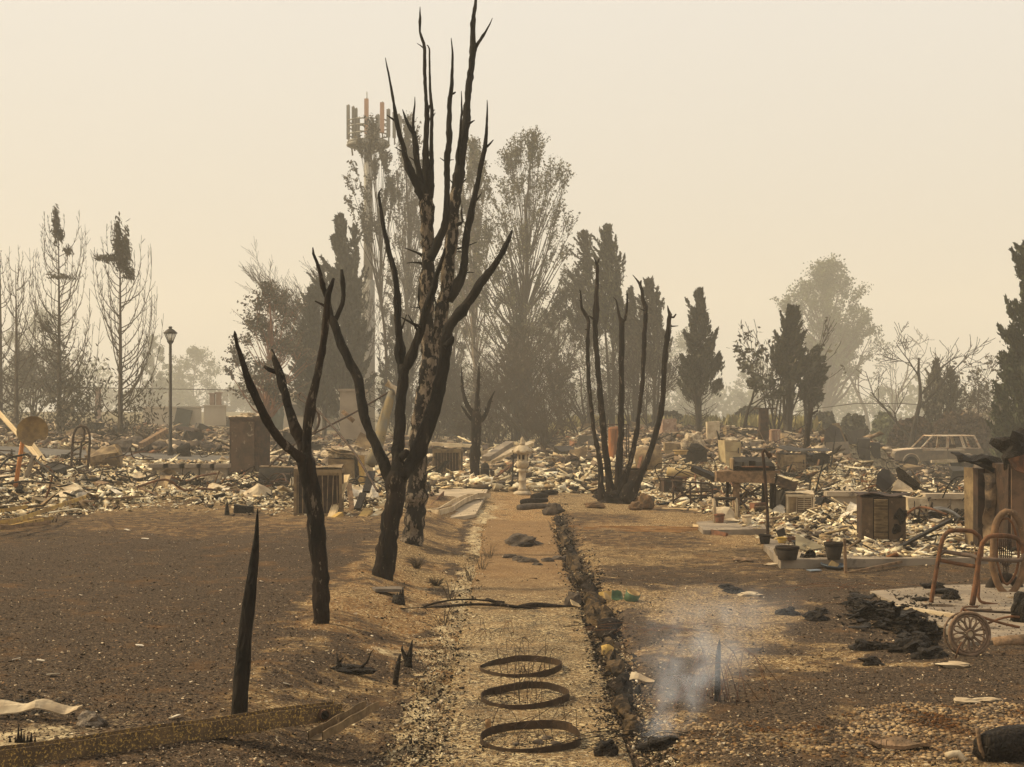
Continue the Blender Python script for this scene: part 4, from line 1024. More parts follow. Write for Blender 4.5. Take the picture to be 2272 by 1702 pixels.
# hedges and bushes
def hedge(name, x0, x1, top, Y, label, seed, cols, count=9000, depth=1.6):
    rs = np.random.RandomState(seed)
    a, h = dims((x0 + x1) / 2, top, Y)
    W = (x1 - x0) / F * Y / 2
    u = rs.uniform(-1, 1, count); v = rs.uniform(-1, 1, count); w = rs.rand(count) ** .5
    hh = h * (1 - np.abs(u) ** 3.2) ** .5 * (1 + .10 * (vnoise(u * 6, v * 2, seed) - .5) * 2)
    q = np.stack([u * W, v * depth * np.sqrt(1 - .8 * w * w), w * hh], 1)
    o = leaf_mesh(name, q, .19, cols, None, seed, 1.6)
    o.location = a
    return tag(o, label, 'hedge' if 'hedge' in name else 'bush', None, None)
hedge('hedge', 1975, 2075, 930, 84, 'low rounded brown scorched hedge left of the big rounded one', 50, [(.085, .052, .036), (.06, .038, .028)], 8000)
hedge('hedge', 2055, 2205, 922, 83, 'large rounded brown scorched hedge behind the burnt car', 51, [(.085, .052, .036), (.06, .038, .028), (.10, .066, .04)], 15000)
hedge('bush', 1862, 1925, 925, 88, 'dark scorched bush above the folded sheet metal', 52, DARKG, 4500)
hedge('bush', 1800, 1855, 918, 96, 'round dark bush at the foot of the cottonwood', 53, DARKG, 3500)
hedge('bush', 1938, 1985, 918, 100, 'hazy round bush left of the brown hedge', 54, GREENG, 3000)
hedge('bush', 1630, 1700, 905, 96, 'low dark bush behind the row of appliances', 55, DARKG, 3500)
hedge('bush', 1440, 1520, 915, 100, 'low dark bush behind the squat pine', 56, DARKG, 3500)
def dry_grass():
    rs = np.random.RandomState(60)
    n = 9000
    x = rs.uniform(13, 24, n); y = rs.uniform(76, 92, n)
    x2 = rs.uniform(2, 14, 5000); y2 = rs.uniform(96, 112, 5000)
    x = np.r_[x, x2]; y = np.r_[y, y2]
    z = H(x, y) + rs.uniform(0, .7, len(x))
    o = leaf_mesh('dry_grass', np.stack([x, y, z], 1), .22, [(.34, .27, .12), (.28, .24, .11), (.22, .2, .09)], None, 61, 3.0, np.tile([0, 0, 1.6], (len(x), 1)))
    tag(o, 'strip of dry yellow grass below the trees', None, None, 'stuff')
dry_grass()
def far_treeline():
    rs = np.random.RandomState(70)
    P0 = []
    for i in range(90):
        x = -240 + 480 * i / 89 + rs.uniform(-2, 2); y = rs.uniform(330, 420)
        h = rs.uniform(6, 13); w = rs.uniform(5, 9)
        n = 420
        q = rs.normal(size=(n, 3)); q /= np.linalg.norm(q, axis=1, keepdims=True); q *= rs.rand(n, 1) ** .35
        P0.append(q * [w, 2.5, h * .55] + [x, y, h * .5 + float(H(x, y))])
    o = leaf_mesh('far_woods', np.concatenate(P0), 1.0, GREENG, None, 71, 1.2)
    tag(o, 'distant woods fading into the smoke', None, None, 'stuff')
far_treeline()
PENDING = []
# --- slabs and structure pieces
def slab(name, corners, th, m, label, lift=.0, front=0, kind='structure'):
    gs = [G(*c) for c in corners]
    z = gs[front].z + lift
    c0 = sum(gs, Vector()) / len(gs)
    b = MB(); n = len(gs)
    vs = [(g.x, g.y, z - th - .25) for g in gs] + [(g.x, g.y, z) for g in gs]
    b.add([Vector(v) - Vector((c0.x, c0.y, z)) for v in vs], [tuple(range(n, 2 * n))] + [tuple(reversed(range(n)))] + [(i, (i + 1) % n, n + (i + 1) % n, n + i) for i in range(n)])
    o = b.build(name, m, None, (c0.x, c0.y, z))
    PENDING.append(([(g.x, g.y) for g in gs], z))
    return tag(o, label, None, None, kind), z
_, zs1 = slab('concrete_slab', [(820, 1066), (1090, 1069), (1074, 1112), (1055, 1148), (880, 1150)], .1, CONC, 'pale concrete pad left of the path', .05, 3)
_, zs2 = slab('patio_slab', [(1694, 1222), (1732, 1262), (2300, 1252), (2420, 1205), (2000, 1180), (1730, 1185)], .12, CONCD, 'raised patio slab strewn with pots', .11, 1)
_, zs3 = slab('patio_slab', [(1930, 1318), (2090, 1402), (2150, 1435), (2420, 1415), (2420, 1300), (2110, 1302)], .08, CONCD, 'low concrete terrace under the rusty chairs', .05, 1)
_, zs4 = slab('concrete_slab', [(1545, 1168), (1560, 1186), (1700, 1186), (1690, 1160)], .08, CONCD, 'small concrete pad below the charred grill table', .06, 1)

SLABS += PENDING
# ------------------------------------------------------------------ rubble
def shards(name, n, sampler, smin, smax, pal, label, seed, lift=.0, flat=.26, zstack=.12, m=None, powr=3.0, sticks=.05):
    """thousands of bent plates, chips and sticks resting on the heaps"""
    rs = np.random.RandomState(seed)
    x, y = sampler(rs, n)
    n = len(x)
    s = smin + (smax - smin) * rs.rand(n) ** powr
    s = s * np.clip(y / 38, .8, 1.35)
    ax = s * rs.uniform(.5, 1.2, n); ay = s * rs.uniform(.35, 1.0, n); az = s * rs.uniform(.04, .28, n)
    st = rs.rand(n) < sticks
    ax = np.where(st, s * rs.uniform(2.2, 4.6, n), ax); ay = np.where(st, s * .16, ay); az = np.where(st, s * .13, az)
    yaw = rs.uniform(0, 2 * math.pi, n); pit = rs.normal(0, flat, n); rol = rs.normal(0, flat, n)
    cy_, sy_, cp, sp, cr_, sr = np.cos(yaw), np.sin(yaw), np.cos(pit), np.sin(pit), np.cos(rol), np.sin(rol)
    R = np.stack([np.stack([cy_ * cp, cy_ * sp * sr - sy_ * cr_, cy_ * sp * cr_ + sy_ * sr], -1), np.stack([sy_ * cp, sy_ * sp * sr + cy_ * cr_, sy_ * sp * cr_ - cy_ * sr], -1), np.stack([-sp, cp * sr, cp * cr_], -1)], 1)
    corners = np.array([[-1, -1, -1], [1, -1, -1], [1, 1, -1], [-1, 1, -1], [-1, -1, 1], [1, -1, 1], [1, 1, 1], [-1, 1, 1]], float) * .5
    loc = corners[None] * np.stack([ax, ay, az], -1)[:, None, :]
    jx = rs.normal(0, .16, (n, 4, 2)) * np.stack([ax, ay], -1)[:, None, :]
    loc[:, :4, :2] += jx; loc[:, 4:, :2] += jx * .9
    warp = rs.normal(0, .16, (n, 1)) * s[:, None]
    sg = np.array([1, -1, 1, -1, 1, -1, 1, -1])[None]
    loc[:, :, 2] += warp * sg * .6
    V = np.einsum('nij,nkj->nki', R, loc)
    z = HT(x, y) + lift + rs.rand(n) ** 2 * zstack * np.clip(y / 34, .6, 2) + az * .3
    V = V + np.stack([x, y, z], -1)[:, None, :]
    V = V.reshape(-1, 3)
    o = np.arange(n)[:, None] * 8
    fs = [(0, 3, 2, 1), (4, 5, 6, 7), (0, 1, 5, 4), (1, 2, 6, 5), (2, 3, 7, 6), (3, 0, 4, 7)]
    Fc = np.stack([o + np.array([f]) for f in fs], 1).reshape(-1, 4)
    pal = np.array(pal, float); w = pal[:, 3] / pal[:, 3].sum()
    k = rs.choice(len(pal), n, p=w)
    # neighbouring pieces share a tint (heaps of one burnt material)
    c = pal[k, :3] * rs.uniform(.72, 1.15, (n, 1)) * (0.82 + .5 * vnoise(x * .7, y * .5, seed)[:, None])
    dark = (vnoise(x * .9 + 31, y * .55, seed + 1) > .66) & (rs.rand(n) < .72)
    dark &= rs.rand(n) < .6
    c = np.where(dark[:, None], np.array([[.055, .043, .033]]) * rs.uniform(.5, 2.0, (n, 1)), c)  # black pieces: charred bits that also paint shade into the gaps
    o = raw_mesh(name, V, Fc, m or SHARD, np.repeat(c, 6, 0))
    return tag(o, label, None, None, 'stuff')

def flakes(name, n, sampler, smin, smax, pal, label, seed, zst=.05):
    rs = np.random.RandomState(seed); x, y = sampler(rs, n); n = len(x)
    s = (smin + (smax - smin) * rs.rand(n) ** 2.5) * np.clip(y / 38, .8, 1.6)
    u = rs.normal(size=(n, 3)) * [1, 1, .38]; u /= np.linalg.norm(u, axis=1, keepdims=True)
    v = np.cross(u, rs.normal(size=(n, 3)) * [.5, .5, 1]); v /= np.linalg.norm(v, axis=1, keepdims=True)
    a = u * (s * rs.uniform(.6, 1.6, n))[:, None]; b = v * (s * rs.uniform(.3, .9, n))[:, None]; w = np.cross(u, v) * (s * rs.normal(0, .25, n))[:, None]
    c = np.stack([x, y, HT(x, y) + zst * rs.rand(n) * np.clip(y / 34, .6, 2) + s * .2], -1)
    V = np.stack([c - a - b * .6, c + a * .8 - b + w, c + a + b * .7, c - a * .7 + b + w], 1).reshape(-1, 3)
    pal = np.array(pal, float); k = rs.choice(len(pal), n, p=pal[:, 3] / pal[:, 3].sum())
    cl = pal[k, :3] * rs.uniform(.7, 1.2, (n, 1)) * (0.82 + .5 * vnoise(x * .7, y * .5, seed)[:, None])
    return tag(raw_mesh(name, V, np.arange(4 * n).reshape(n, 4), SHARD, cl), label, None, None, 'stuff')

def zone(test, x0, x1, y0, y1, bias=2.0):
    def f(rs, n):
        xs, ys = [], []; got = 0
        while got < n:
            m = n * 3
            # density falls with distance so that the picture is evenly filled
            u = rs.rand(m); y = 1 / ((1 / y0) * (1 - u) + (1 / y1) * u)
            x = rs.uniform(-1, 1, m) * .40 * y
            k = (x > x0) & (x < x1) & (rs.rand(m) < test(x, y))
            xs.append(x[k]); ys.append(y[k]); got += int(k.sum())
        return np.concatenate(xs)[:n], np.concatenate(ys)[:n]
    return f
PAL = [(.70, .60, .40, 32), (.80, .72, .53, 22), (.50, .38, .22, 18), (.26, .185, .11, 12), (.10, .074, .05, 9), (.026, .021, .016, 9), (.24, .11, .05, 1.5)]  # black shares are char and also painted shade between the pieces
PALD = [(.40, .31, .21, 20), (.24, .175, .115, 26), (.12, .09, .065, 24), (.05, .04, .033, 16), (.56, .46, .32, 14), (.26, .13, .07, 5)]
CH = [(.50, .40, .27, 4), (.26, .17, .10, 8), (.025, .019, .015, 11), (.10, .068, .042, 9), (.62, .53, .40, .8)]
def tl(x, y): return rub_mask(x, y) * (1 - slab_mask(x, y) * .96) * (x < 0)
def tr(x, y): return rub_mask(x, y) * (x >= 0)
shards('rubble', 52000, zone(lambda x, y: tl(x, y) * (y < 50), -60, 0, 23, 50), .022, .26, PAL, 'pale ash-white rubble of broken plaster and siding left of the trees', 1, zstack=.07)
shards('rubble', 26000, zone(lambda x, y: tl(x, y) * (y >= 46), -60, 0, 46, 92), .04, .36, PALD, 'brown and grey rubble beyond the lane on the left', 2, zstack=.12)
shards('rubble', 52000, zone(lambda x, y: tr(x, y) * (y < 52), 0, 60, 18.5, 52), .02, .25, PAL, 'mixed pale and charred rubble right of the five-stem clump', 3, zstack=.06, sticks=.10)
shards('rubble', 26000, zone(lambda x, y: tr(x, y) * (y >= 48), 0, 60, 48, 92), .04, .36, PALD, 'brown rubble round the row of burnt appliances', 4, zstack=.12)
shards('rubble', 6500, zone(lambda x, y: ((np.abs(x) < 4) & (y > 36)) * .8 + .1 * (np.abs(x) < 6), -6, 6, 37, 92), .05, .42, PAL, 'rubble spread behind the stone lantern', 5, zstack=.15)
flakes('rubble_flakes', 130000, zone(lambda x, y: tl(x, y) * (y < 60), -60, 0, 23, 60), .012, .09, PAL, 'fine ash flakes covering the rubble on the left', 31)
flakes('rubble_flakes', 130000, zone(lambda x, y: tr(x, y) * (y < 60), 0, 60, 18.5, 60), .012, .09, PAL, 'fine ash flakes covering the rubble on the right', 32)
flakes('ground_flakes', 60000, zone(lambda x, y: (1 - rub_mask(x, y)) * .5, -14, 14, 7.2, 30), .004, .016, CH, 'tiny chips and char flakes lying on the bare earth', 33, .0)
shards('rubble', 3800, zone(lambda x, y: ((x > 3.75) & (y > 18.6) & (y < 26)).astype(float), 3.7, 14, 18.6, 26.5), .03, .22, PAL, 'broken pieces strewn over the raised patio slab', 15, zstack=.03, flat=.25, sticks=.12)
# small pieces lying past the edge of the heaps
def fringe(x, y):
    e = rub_edge(x)
    return np.clip(1 - (e - y) / 3.5, 0, 1) ** 3 * (y < e + 1) * (1 - slab_mask(x, y)) * (np.abs(x) > .9)
shards('scattered_debris', 5000, zone(fringe, -14, 14, 15, 42), .02, .14, PAL, 'small debris strewn along the edge of the rubble', 6, zstack=.02, flat=.3)
# chips of bark, charcoal and ash on the near ground
shards('ground_litter', 26000, zone(lambda x, y: np.full_like(x, .5) * (1 - rub_mask(x, y)), -12, 12, 7.2, 24), .005, .026, CH, 'fine litter of bark chips and charcoal on the bare earth', 7, zstack=.0, flat=.4, powr=3.5)
def gut_t(x, y): 
    g = sstep(-.85, -.55, x) * (1 - sstep(-.45, -.30, x)); e = sstep(.70, .76, x) * (1 - sstep(.86, 1.0, x))
    return np.clip(g * .9 + e * .9 + .03, 0, 1) * (np.abs(x) < 1.4)
shards('ground_litter', 12000, zone(gut_t, -1.4, 1.4, 7.6, 38), .007, .036, [(.50, .41, .26, 9), (.022, .018, .014, 13), (.20, .14, .085, 8), (.66, .57, .42, 2)], 'ash, leaves and charcoal bits filling both gutters of the path', 8, zstack=.03, flat=.5, powr=2.5, sticks=.04)

# river pebbles in the lower right corner
def pebbles():
    import bmesh
    rs = np.random.RandomState(9)
    bm = bmesh.new(); bmesh.ops.create_icosphere(bm, subdivisions=1, radius=1)
    v0 = np.array([v.co[:] for v in bm.verts]); f0 = np.array([[v.index for v in f.verts] for f in bm.faces]); bm.free()
    n = 9000
    y = rs.uniform(8.2, 9.75, n); x = rs.uniform(.95, 3.9, n)
    keep = (y < 9.0 + .75 * sstep(1.2, 3.2, x) + .5 * (vnoise(x * 2, y * 2, 3) - .5)) & (rs.rand(n) < .35 + .65 * sstep(1.6, 2.6, x))
    x, y = x[keep], y[keep]; n = len(x)
    r = rs.uniform(.005, .0155, n)
    sc3 = np.stack([r * rs.uniform(.8, 1.4, n), r * rs.uniform(.8, 1.3, n), r * .62], -1)
    V = v0[None] * (1 + rs.normal(0, .07, (n, len(v0), 1))) * sc3[:, None, :] + np.stack([x, y, H(x, y) + r * .15], -1)[:, None, :]
    Fc = (f0[None] + (np.arange(n) * len(v0))[:, None, None]).reshape(-1, 3)
    pal = np.array([(.36, .24, .12), (.28, .18, .09), (.42, .30, .165), (.17, .115, .07), (.22, .17, .115)])
    c = np.repeat(pal[rs.randint(0, 5, n)] * rs.uniform(.7, 1.15, (n, 1)), len(f0), 0)
    o = raw_mesh('pebbles', V.reshape(-1, 3), Fc, YELROCK, c, None, 3)
    tag(o, 'bed of rounded yellow-brown river pebbles', None, None, 'stuff')
pebbles()
# ------------------------------------------------------------------ countable things
R = math.radians
def at(px, py, sink=.02):
    g = G(px, py); g.z -= sink
    return g, g.y / F

# --- air conditioners
def ac_unit(px, base, wp, hp, label, rz=0.0, ribs=9, sidepx=0, m=TANMET, mm=RUSTD, loc=None, rot=None, rib_m=None, rows=0):
    g, K = at(px, base)
    if loc: g = loc
    w, h = wp * K, hp * K; d = w * .85
    t = thing('air_conditioner', label, 'air conditioner', g, rot=rot or (0, 0, rz))
    p = .035 * (w / .9)
    b = MB()
    for sx_ in (-1, 1):
        for sy_ in (0, 1): b.box((sx_ * (w / 2 - p / 2), p / 2 + sy_ * (d - p), h / 2), (p * 1.6 if sy_ == 0 else p, p, h - .002))
    b.box((0, d / 2, p * .7), (w + .01, d + .01, p * 1.4)); b.box((0, d / 2, h - p * 1.2), (w + .012, d + .012, p * 2.2))
    b.box((0, p, h * .90), (w * .97, p * .8, h * .06))
    b.build('frame', m, t)
    MB().box((0, p * 2.2, h * .5), (w * .93, .012, h * .9)).box((w / 2 - p * 1.2, d / 2, h * .5), (.012, d * .93, h * .9)).box((-w / 2 + p * 1.2, d / 2, h * .5), (.012, d * .93, h * .9)).build('coil_panel', mm, t)
    rb = MB().box((0, 0, 0), (.011 * w / .8 + .004, .014, h * .85))
    r0 = rb.build('rib', rib_m or m, t); r0.location = (-w * .42, p * .6, h * .47)
    for i in range(1, ribs):
        c = r0.copy(); sc.collection.objects.link(c); c.parent = t
        c.location = (-w * .42 + i * w * .84 / (ribs - 1) + RNG.uniform(-.01, .01) * w, p * .6, h * .47); c.rotation_euler = (RNG.uniform(-.02, .02), RNG.uniform(-.035, .035), 0)
    if rows:
        r1 = MB().box((0, 0, 0), (w * .5, .01, .01)).build('slat', rib_m or m, t); r1.location = (w * .16, p * .4, h * .12)
        for i in range(1, rows):
            c = r1.copy(); sc.collection.objects.link(c); c.parent = t; c.location = (w * .16, p * .4, h * (.12 + .74 * i / (rows - 1)))
    q = MB().sheet(w * 1.02, d * 1.0, 6, 6, .03, .01, 3, seed=px); q.build('top_panel', m, t).location = (0, d / 2, h + .02)
    return t, w, h, d
ac_unit(705, 1143, 104, 104, 'rusty ribbed air conditioner behind the slim charred tree', .05, 9)
ac_unit(991, 1061, 62, 66, 'ribbed tan air conditioner with a domed top standing on the concrete pad', -.06, 9)
ac_unit(1776, 1144, 60, 49, 'small pale square air conditioner right of the grill table', -.12, 4, rows=9, m=CREAM, mm=TANMET)
ac_unit(1400, 1094, 44, 52, 'dark red-brown ribbed unit behind the five-stem clump', .1, 12, m=RUSTD)
ac_unit(1494, 1100, 42, 40, 'low ribbed drum-like unit behind the folding stand', .2, 10, m=RUSTD)

# --- louvred cabinet
g, K = at(1961, 1200)
t = thing('louvred_cabinet', 'rusted cabinet with a louvred front panel and a torn hole at its right', 'cabinet', g, -.10)
w, h = 96 * K, 100 * K; d = .55
MB().box((0, d / 2, h / 2), (w, d, h)).build('body', RUSTD, t)
LVM = mat('scorched_brown_panel', (.12, .078, .045), (.07, .047, .03), (.19, .13, .08), scale=4, rough=.8, bump=.25)
MB().box((-w * .37, -.012, h * .5), (w * .24, .02, h * .96)).build('side_panel', LVM, t)
MB().box((w * .30, -.012, h * .5), (w * .38, .02, h * .96)).build('side_panel', LVM, t)
MB().box((-w * .07, -.008, h * .5), (w * .34, .012, h * .94)).build('louvre_panel', COAL, t)  # black backing paints the shade in the gaps between slats
s = MB().box((0, 0, 0), (w * .31, .025, h * .014), rot=(.5, 0, 0)).build('slat', TANMET, t); s.location = (-w * .07, -.03, h * .09)
for i in range(1, 26):
    c = s.copy(); sc.collection.objects.link(c); c.parent = t; c.location = (-w * .07, -.03, h * (.09 + i * .034))
q = MB(); q.rock((w * .12, .03, h * .16), (w * .36, -.02, h * .60), .5, 4); q.rock((w * .10, .03, h * .13), (w * .28, -.02, h * .30), .5, 9); q.build('burnt_hole', COAL, t)
MB().sheet(w * 1.1, d * 1.1, 8, 5, .03, .012, 4, 3).build('top_panel', RUSTD, t).location = (0, d / 2, h + .02)

# --- tall rusted locker, left
g, K = at(541, 1060)
t = thing('metal_locker', 'tall rusted metal locker with ash heaped on its top, left of the charred trees', 'cabinet', g, -.38)
w, h, d = 74 * K, 132 * K, .62
b = MB().box((0, d * .5, h * .55), (w, d, h * .9)); b.box((-w / 2 + .03, .02, h * .12), (.10, .06, h * .25)); b.box((w / 2 - .03, .02, h * .12), (.07, .06, h * .25)); b.box((w / 2 - .03, d - .03, h * .12), (.06, .06, h * .25))
b.build('body', RUSTD, t)
MB().box((-w * .02, -.015, h * .53), (w * .80, .025, h * .84)).build('door', mat('mottled_rust_door', (.075, .045, .03), (.04, .028, .02), (.22, .18, .13), scale=3, rough=.7, bump=.3, spot=(.60, .68)), t)
MB().box((0, d / 2, h + .01), (w * 1.05, d * 1.05, .07)).build('top_panel', RUSTD, t)
q = MB().rock((w * .5, d * .5, .10), (0, d * .5, h + .07), .5, 2, 3); q.build('ash_cap', ASHM, t)

# --- black tank
g, K = at(613, 1086)
t = thing('metal_tank', 'black metal tank lying on its side with ash on top, beside the rusty air conditioner', 'tank', g, -.08)
r = 25 * K; L = 84 * K
b = MB(); b.tube([(-L / 2, .3, r), (-L / 2 + .04, .3, r), (L / 2 - .04, .3, r), (L / 2, .3, r)], [r * .93, r, r, r * .93], 24); b.build('body', COAL, t)
MB().box((0, .3, r * 2.0), (L * 1.02, r * .7, .03), rot=(.05, .02, 0)).build('lid_strip', TANMET, t)

# --- burnt sheet metal enclosure with yellow panels, left of centre
g, K = at(770, 1085)
t = thing('sheet_metal_hutch', 'collapsed tan sheet metal hutch with folded yellow side panels', 'hutch', g, .1)
w, h = 92 * K, 78 * K
MB().box((-w * .12, .5, h * .45), (w * .62, .9, h * .9), jit=.04).build('body', TANMET, t)
MB().box((w * .24, -.05, h * .45), (.10, .09, h * .95), rot=(0, -.05, 0)).build('corner_post', COAL, t)
MB().sheet(w * .16, h * .85, 3, 6, .05, .012, 2, 3, Matrix.Rotation(R(88), 4, 'X')).build('panel', YWOOD, t).location = (w * .34, -.08, h * .55)
MB().sheet(w * .20, h * 1.0, 3, 6, .08, .012, 2, 8, Matrix.Rotation(R(85), 4, 'X') @ Matrix.Rotation(.2, 4, 'Z')).build('panel', CREAM, t).location = (w * .52, .1, h * .60)
MB().sheet(w * .95, 1.2, 8, 6, .10, .014, 1.6, 5).build('roof_panel', TANMET, t).location = (-w * .05, .5, h * 1.0)
q = MB().rock((w * .42, .5, .14), (0, .5, h * 1.03), .6, 7, 3); q.build('ash_cap', ASHM, t)
MB().sheet(w * .40, w * .36, 4, 4, .06, .012, 2, 9, Matrix.Rotation(R(62), 4, 'X') @ Matrix.Rotation(-.5, 4, 'Z')).build('lid', TANMET, t).location = (w * .42, .5, h * 1.35)

def plank(p0, p1, Y0, Y1, wd, th, m, label, name='plank', cat='plank', group=None, tw_=0.0, seg=1, bend=0.0):
    a, b_ = P(p0[0], p0[1], Y0), P(p1[0], p1[1], Y1)
    d = b_ - a; L = d.length
    q = MB()
    if seg == 1: q.box((0, 0, L / 2), (wd, th, L), jit=.004)
    else:
        for i in range(seg):
            pass
        pts = [(bend * math.sin(math.pi * i / seg), 0, L * i / seg) for i in range(seg + 1)]
        vs = []; fs = []
        for x, y, z in pts: vs += [(x - wd / 2, -th / 2, z), (x + wd / 2, -th / 2, z), (x + wd / 2, th / 2, z), (x - wd / 2, th / 2, z)]
        for i in range(seg):
            for k in range(4): fs.append((i * 4 + k, i * 4 + (k + 1) % 4, i * 4 + 4 + (k + 1) % 4, i * 4 + 4 + k))
        fs += [(3, 2, 1, 0), (seg * 4, seg * 4 + 1, seg * 4 + 2, seg * 4 + 3)]
        q.add(vs, fs)
    o = q.build(name, m, None, a, label, cat, group)
    qd = d.to_track_quat('Z', 'Y')
    o.rotation_mode = 'QUATERNION'
    from mathutils import Quaternion
    o.rotation_quaternion = qd @ Quaternion((0, 0, 1), tw_)
    return o
def rod(pts, r, m, label, name='pipe', cat='pipe', n=7, step=.2, lump=0.0, group=None, seed=0):
    """pts [(px,py,Y)]"""
    W_ = [(P(*p), r) for p in pts]
    base = W_[0][0]
    q = resample(W_, step)
    return MB().tube([p - base for p, _ in q], [x for _, x in q], n, lump=lump, seed=seed).build(name, m, None, base, label, cat, group)
Y0 = 25.6
plank((732, 1156), (769, 1056), 25.0, 26.3, .13, .05, WOOD, 'pale raw plank leaning against the rusty air conditioner', tw_=-.15)
plank((727, 1160), (757, 1140), 24.9, 25.1, .12, .06, YWOOD, 'short yellow scorched plank lying at the foot of the leaning plank')
plank((783, 1152), (775, 1075), 26.4, 27.0, .09, .06, BWOOD, 'dark scorched stud standing in the rubble right of the leaning plank')
plank((800, 1157), (818, 1132), 25.0, 25.6, .16, .07, YWOOD, 'folded yellow-tan board at the rubble edge near the middle tree')
plank((812, 1158), (845, 1136), 25.0, 25.8, .14, .05, WOOD, 'pale cut board lying between the trees at the rubble edge')
plank((793, 1130), (806, 1095), 26.4, 26.8, .12, .05, COAL, 'black charred board end poking from the ash pile')
plank((812, 1092), (825, 1048), 27, 28, .14, .05, COAL, 'charred board leaning on the heap behind the middle tree')
rod([(838, 1090, 27), (790, 1010, 28.5), (752, 962, 29.5), (700, 905, 31), (668, 872, 31.6), (661, 877, 31.6), (664, 884, 31.5), (698, 908, 31)], .024, RUSTD, 'long bent steel pipe with a hooked end, leaning over the hutch', step=.12)
rod([(598, 1034, 31), (655, 985, 31.5), (740, 940, 32.5), (800, 908, 33.5), (862, 870, 34.5)], .022, RUSTD, 'long straight pipe slanting up to the torn yellow post')
rod([(698, 905, 32), (706, 915, 32), (709, 930, 32), (706, 945, 32), (698, 958, 32), (691, 964, 32)], .03, RUSTD, 'curved pipe bow beside the slim tree', step=.1)
# leaning torn trunk-like post
q = resample([(P(822, 1030, 33), .12), (P(838, 990, 33.3), .12), (P(850, 940, 33.8), .13), (P(862, 895, 34.2), .11), (P(868, 872, 34.5), .09)], .2)
b0 = q[0][0]
MB().tube([p - b0 for p, r in q], [r for p, r in q], 12, lump=.25, seed=3).build('torn_post', mat('yellow_stained_grey', (.15, .135, .105), (.19, .14, .07), (.06, .05, .04), scale=2.2, rough=.9, bump=.8), None, b0, 'leaning torn post stained yellow, behind the middle charred tree', 'post')
MB().sheet(.42, .36, 3, 3, .12, .012, 3, 5, Matrix.Rotation(R(40), 4, 'Y')).build('torn_flap', CREAM, None, P(868, 866, 34.4), 'pale torn metal flap on top of the leaning post', 'metal sheet')
rod([(760, 912, 40), (775, 926, 40), (785, 935, 40)], .06, BWOOD, 'short brown pipe stub in the background', n=12)

# --- satellite dish on an orange post, planks
g, K = at(33, 1088)
t = thing('satellite_dish', 'torn rusty dish on a slanting orange post at the left edge', 'dish', g)
e = P(50, 980, g.y) - g; 
MB().tube([(0, 0, 0), tuple(e)], .045, 10).build('post', mat('orange_rust_post', (.42, .16, .045), (.30, .12, .04), (.08, .05, .03), scale=3, rough=.8, bump=.3, spot=(.66, .74)), t)
q = MB(); n = 28; rings = 6; rD = 34 * K
vs = []; fs = []
for side in (0, 1):
    for j in range(rings + 1):
        rr = rD * j / rings
        for k in range(n):
            a = 2 * math.pi * k / n
            r2 = rr
            if -1.35 < (a - 2 * math.pi if a > math.pi else a) < -.75: r2 = rr * .68
            vs.append((r2 * math.cos(a), -.012 * side + (rr / rD) ** 2 * -.16, r2 * math.sin(a)))
for side in (0, 1):
    o_ = side * (rings + 1) * n
    for j in range(rings):
        for k in range(n):
            f = (o_ + j * n + k, o_ + j * n + (k + 1) % n, o_ + (j + 1) * n + (k + 1) % n, o_ + (j + 1) * n + k)
            fs.append(f if side == 0 else f[::-1])
q.add(vs, fs, True)
o = q.build('dish', mat('rusty_yellow_dish', (.25, .165, .07), (.14, .09, .045), (.38, .29, .15), scale=3, rough=.7, bump=.2, spot=(.62, .72)), t); o.location = P(75, 961, g.y - .1) - g; o.rotation_euler = (-.25, 0, .15)
plank((-12, 905), (92, 1022), 44, 41, .13, .05, WOOD, 'long pale timber passing behind the rusty dish', tw_=.4)
plank((72, 985), (102, 1026), 40.5, 40, .10, .04, WOOD, 'short pale timber under the rusty dish', tw_=.3)
rod([(-10, 1050, 26.5), (20, 1015, 27), (60, 1008, 27.3), (90, 1030, 27), (128, 1062, 26.6)], .022, DARKMET, 'bent dark metal strap arching below the dish', n=6)
rod([(-10, 1078, 26), (50, 1068, 26.2), (120, 1072, 26)], .02, DARKMET, 'long dark bar lying in the rubble at the left edge', n=6)
plank((60, 1055), (76, 1010), 27.2, 27.2, .12, .06, CONCD, 'grey square upright block below the dish', 'block', 'block')

# --- hand truck frame
g, K = at(176, 1052)
t = thing('hand_truck', 'rusted hand truck frame with an arched handle standing in rubble', 'hand truck', g)
def lp(pts): return [P(px, py, g.y + dy) - g for px, py, dy in pts]
MB().tube([Vector(p) for p, r in resample([(v, .03) for v in lp([(157, 1054, 0), (161, 985, 0), (164, 962, 0), (170, 949, 0), (180, 945, 0), (192, 949, 0), (198, 960, 0), (199, 985, 0), (194, 1045, 0)])], .1)], .035, 8).build('frame', RUSTD, t)
MB().tube([Vector(p) for p in lp([(175, 1052, .2), (179, 1000, .2), (181, 980, .2), (186, 976, .2), (188, 955, .2), (184, 948, .1)])], .03, 8).build('inner_bar', RUSTD, t)
for py_ in (982, 1020): MB().tube(lp([(160, py_, 0), (197, py_ - 2, 0)]), .022, 6).build('crossbar', RUSTD, t)

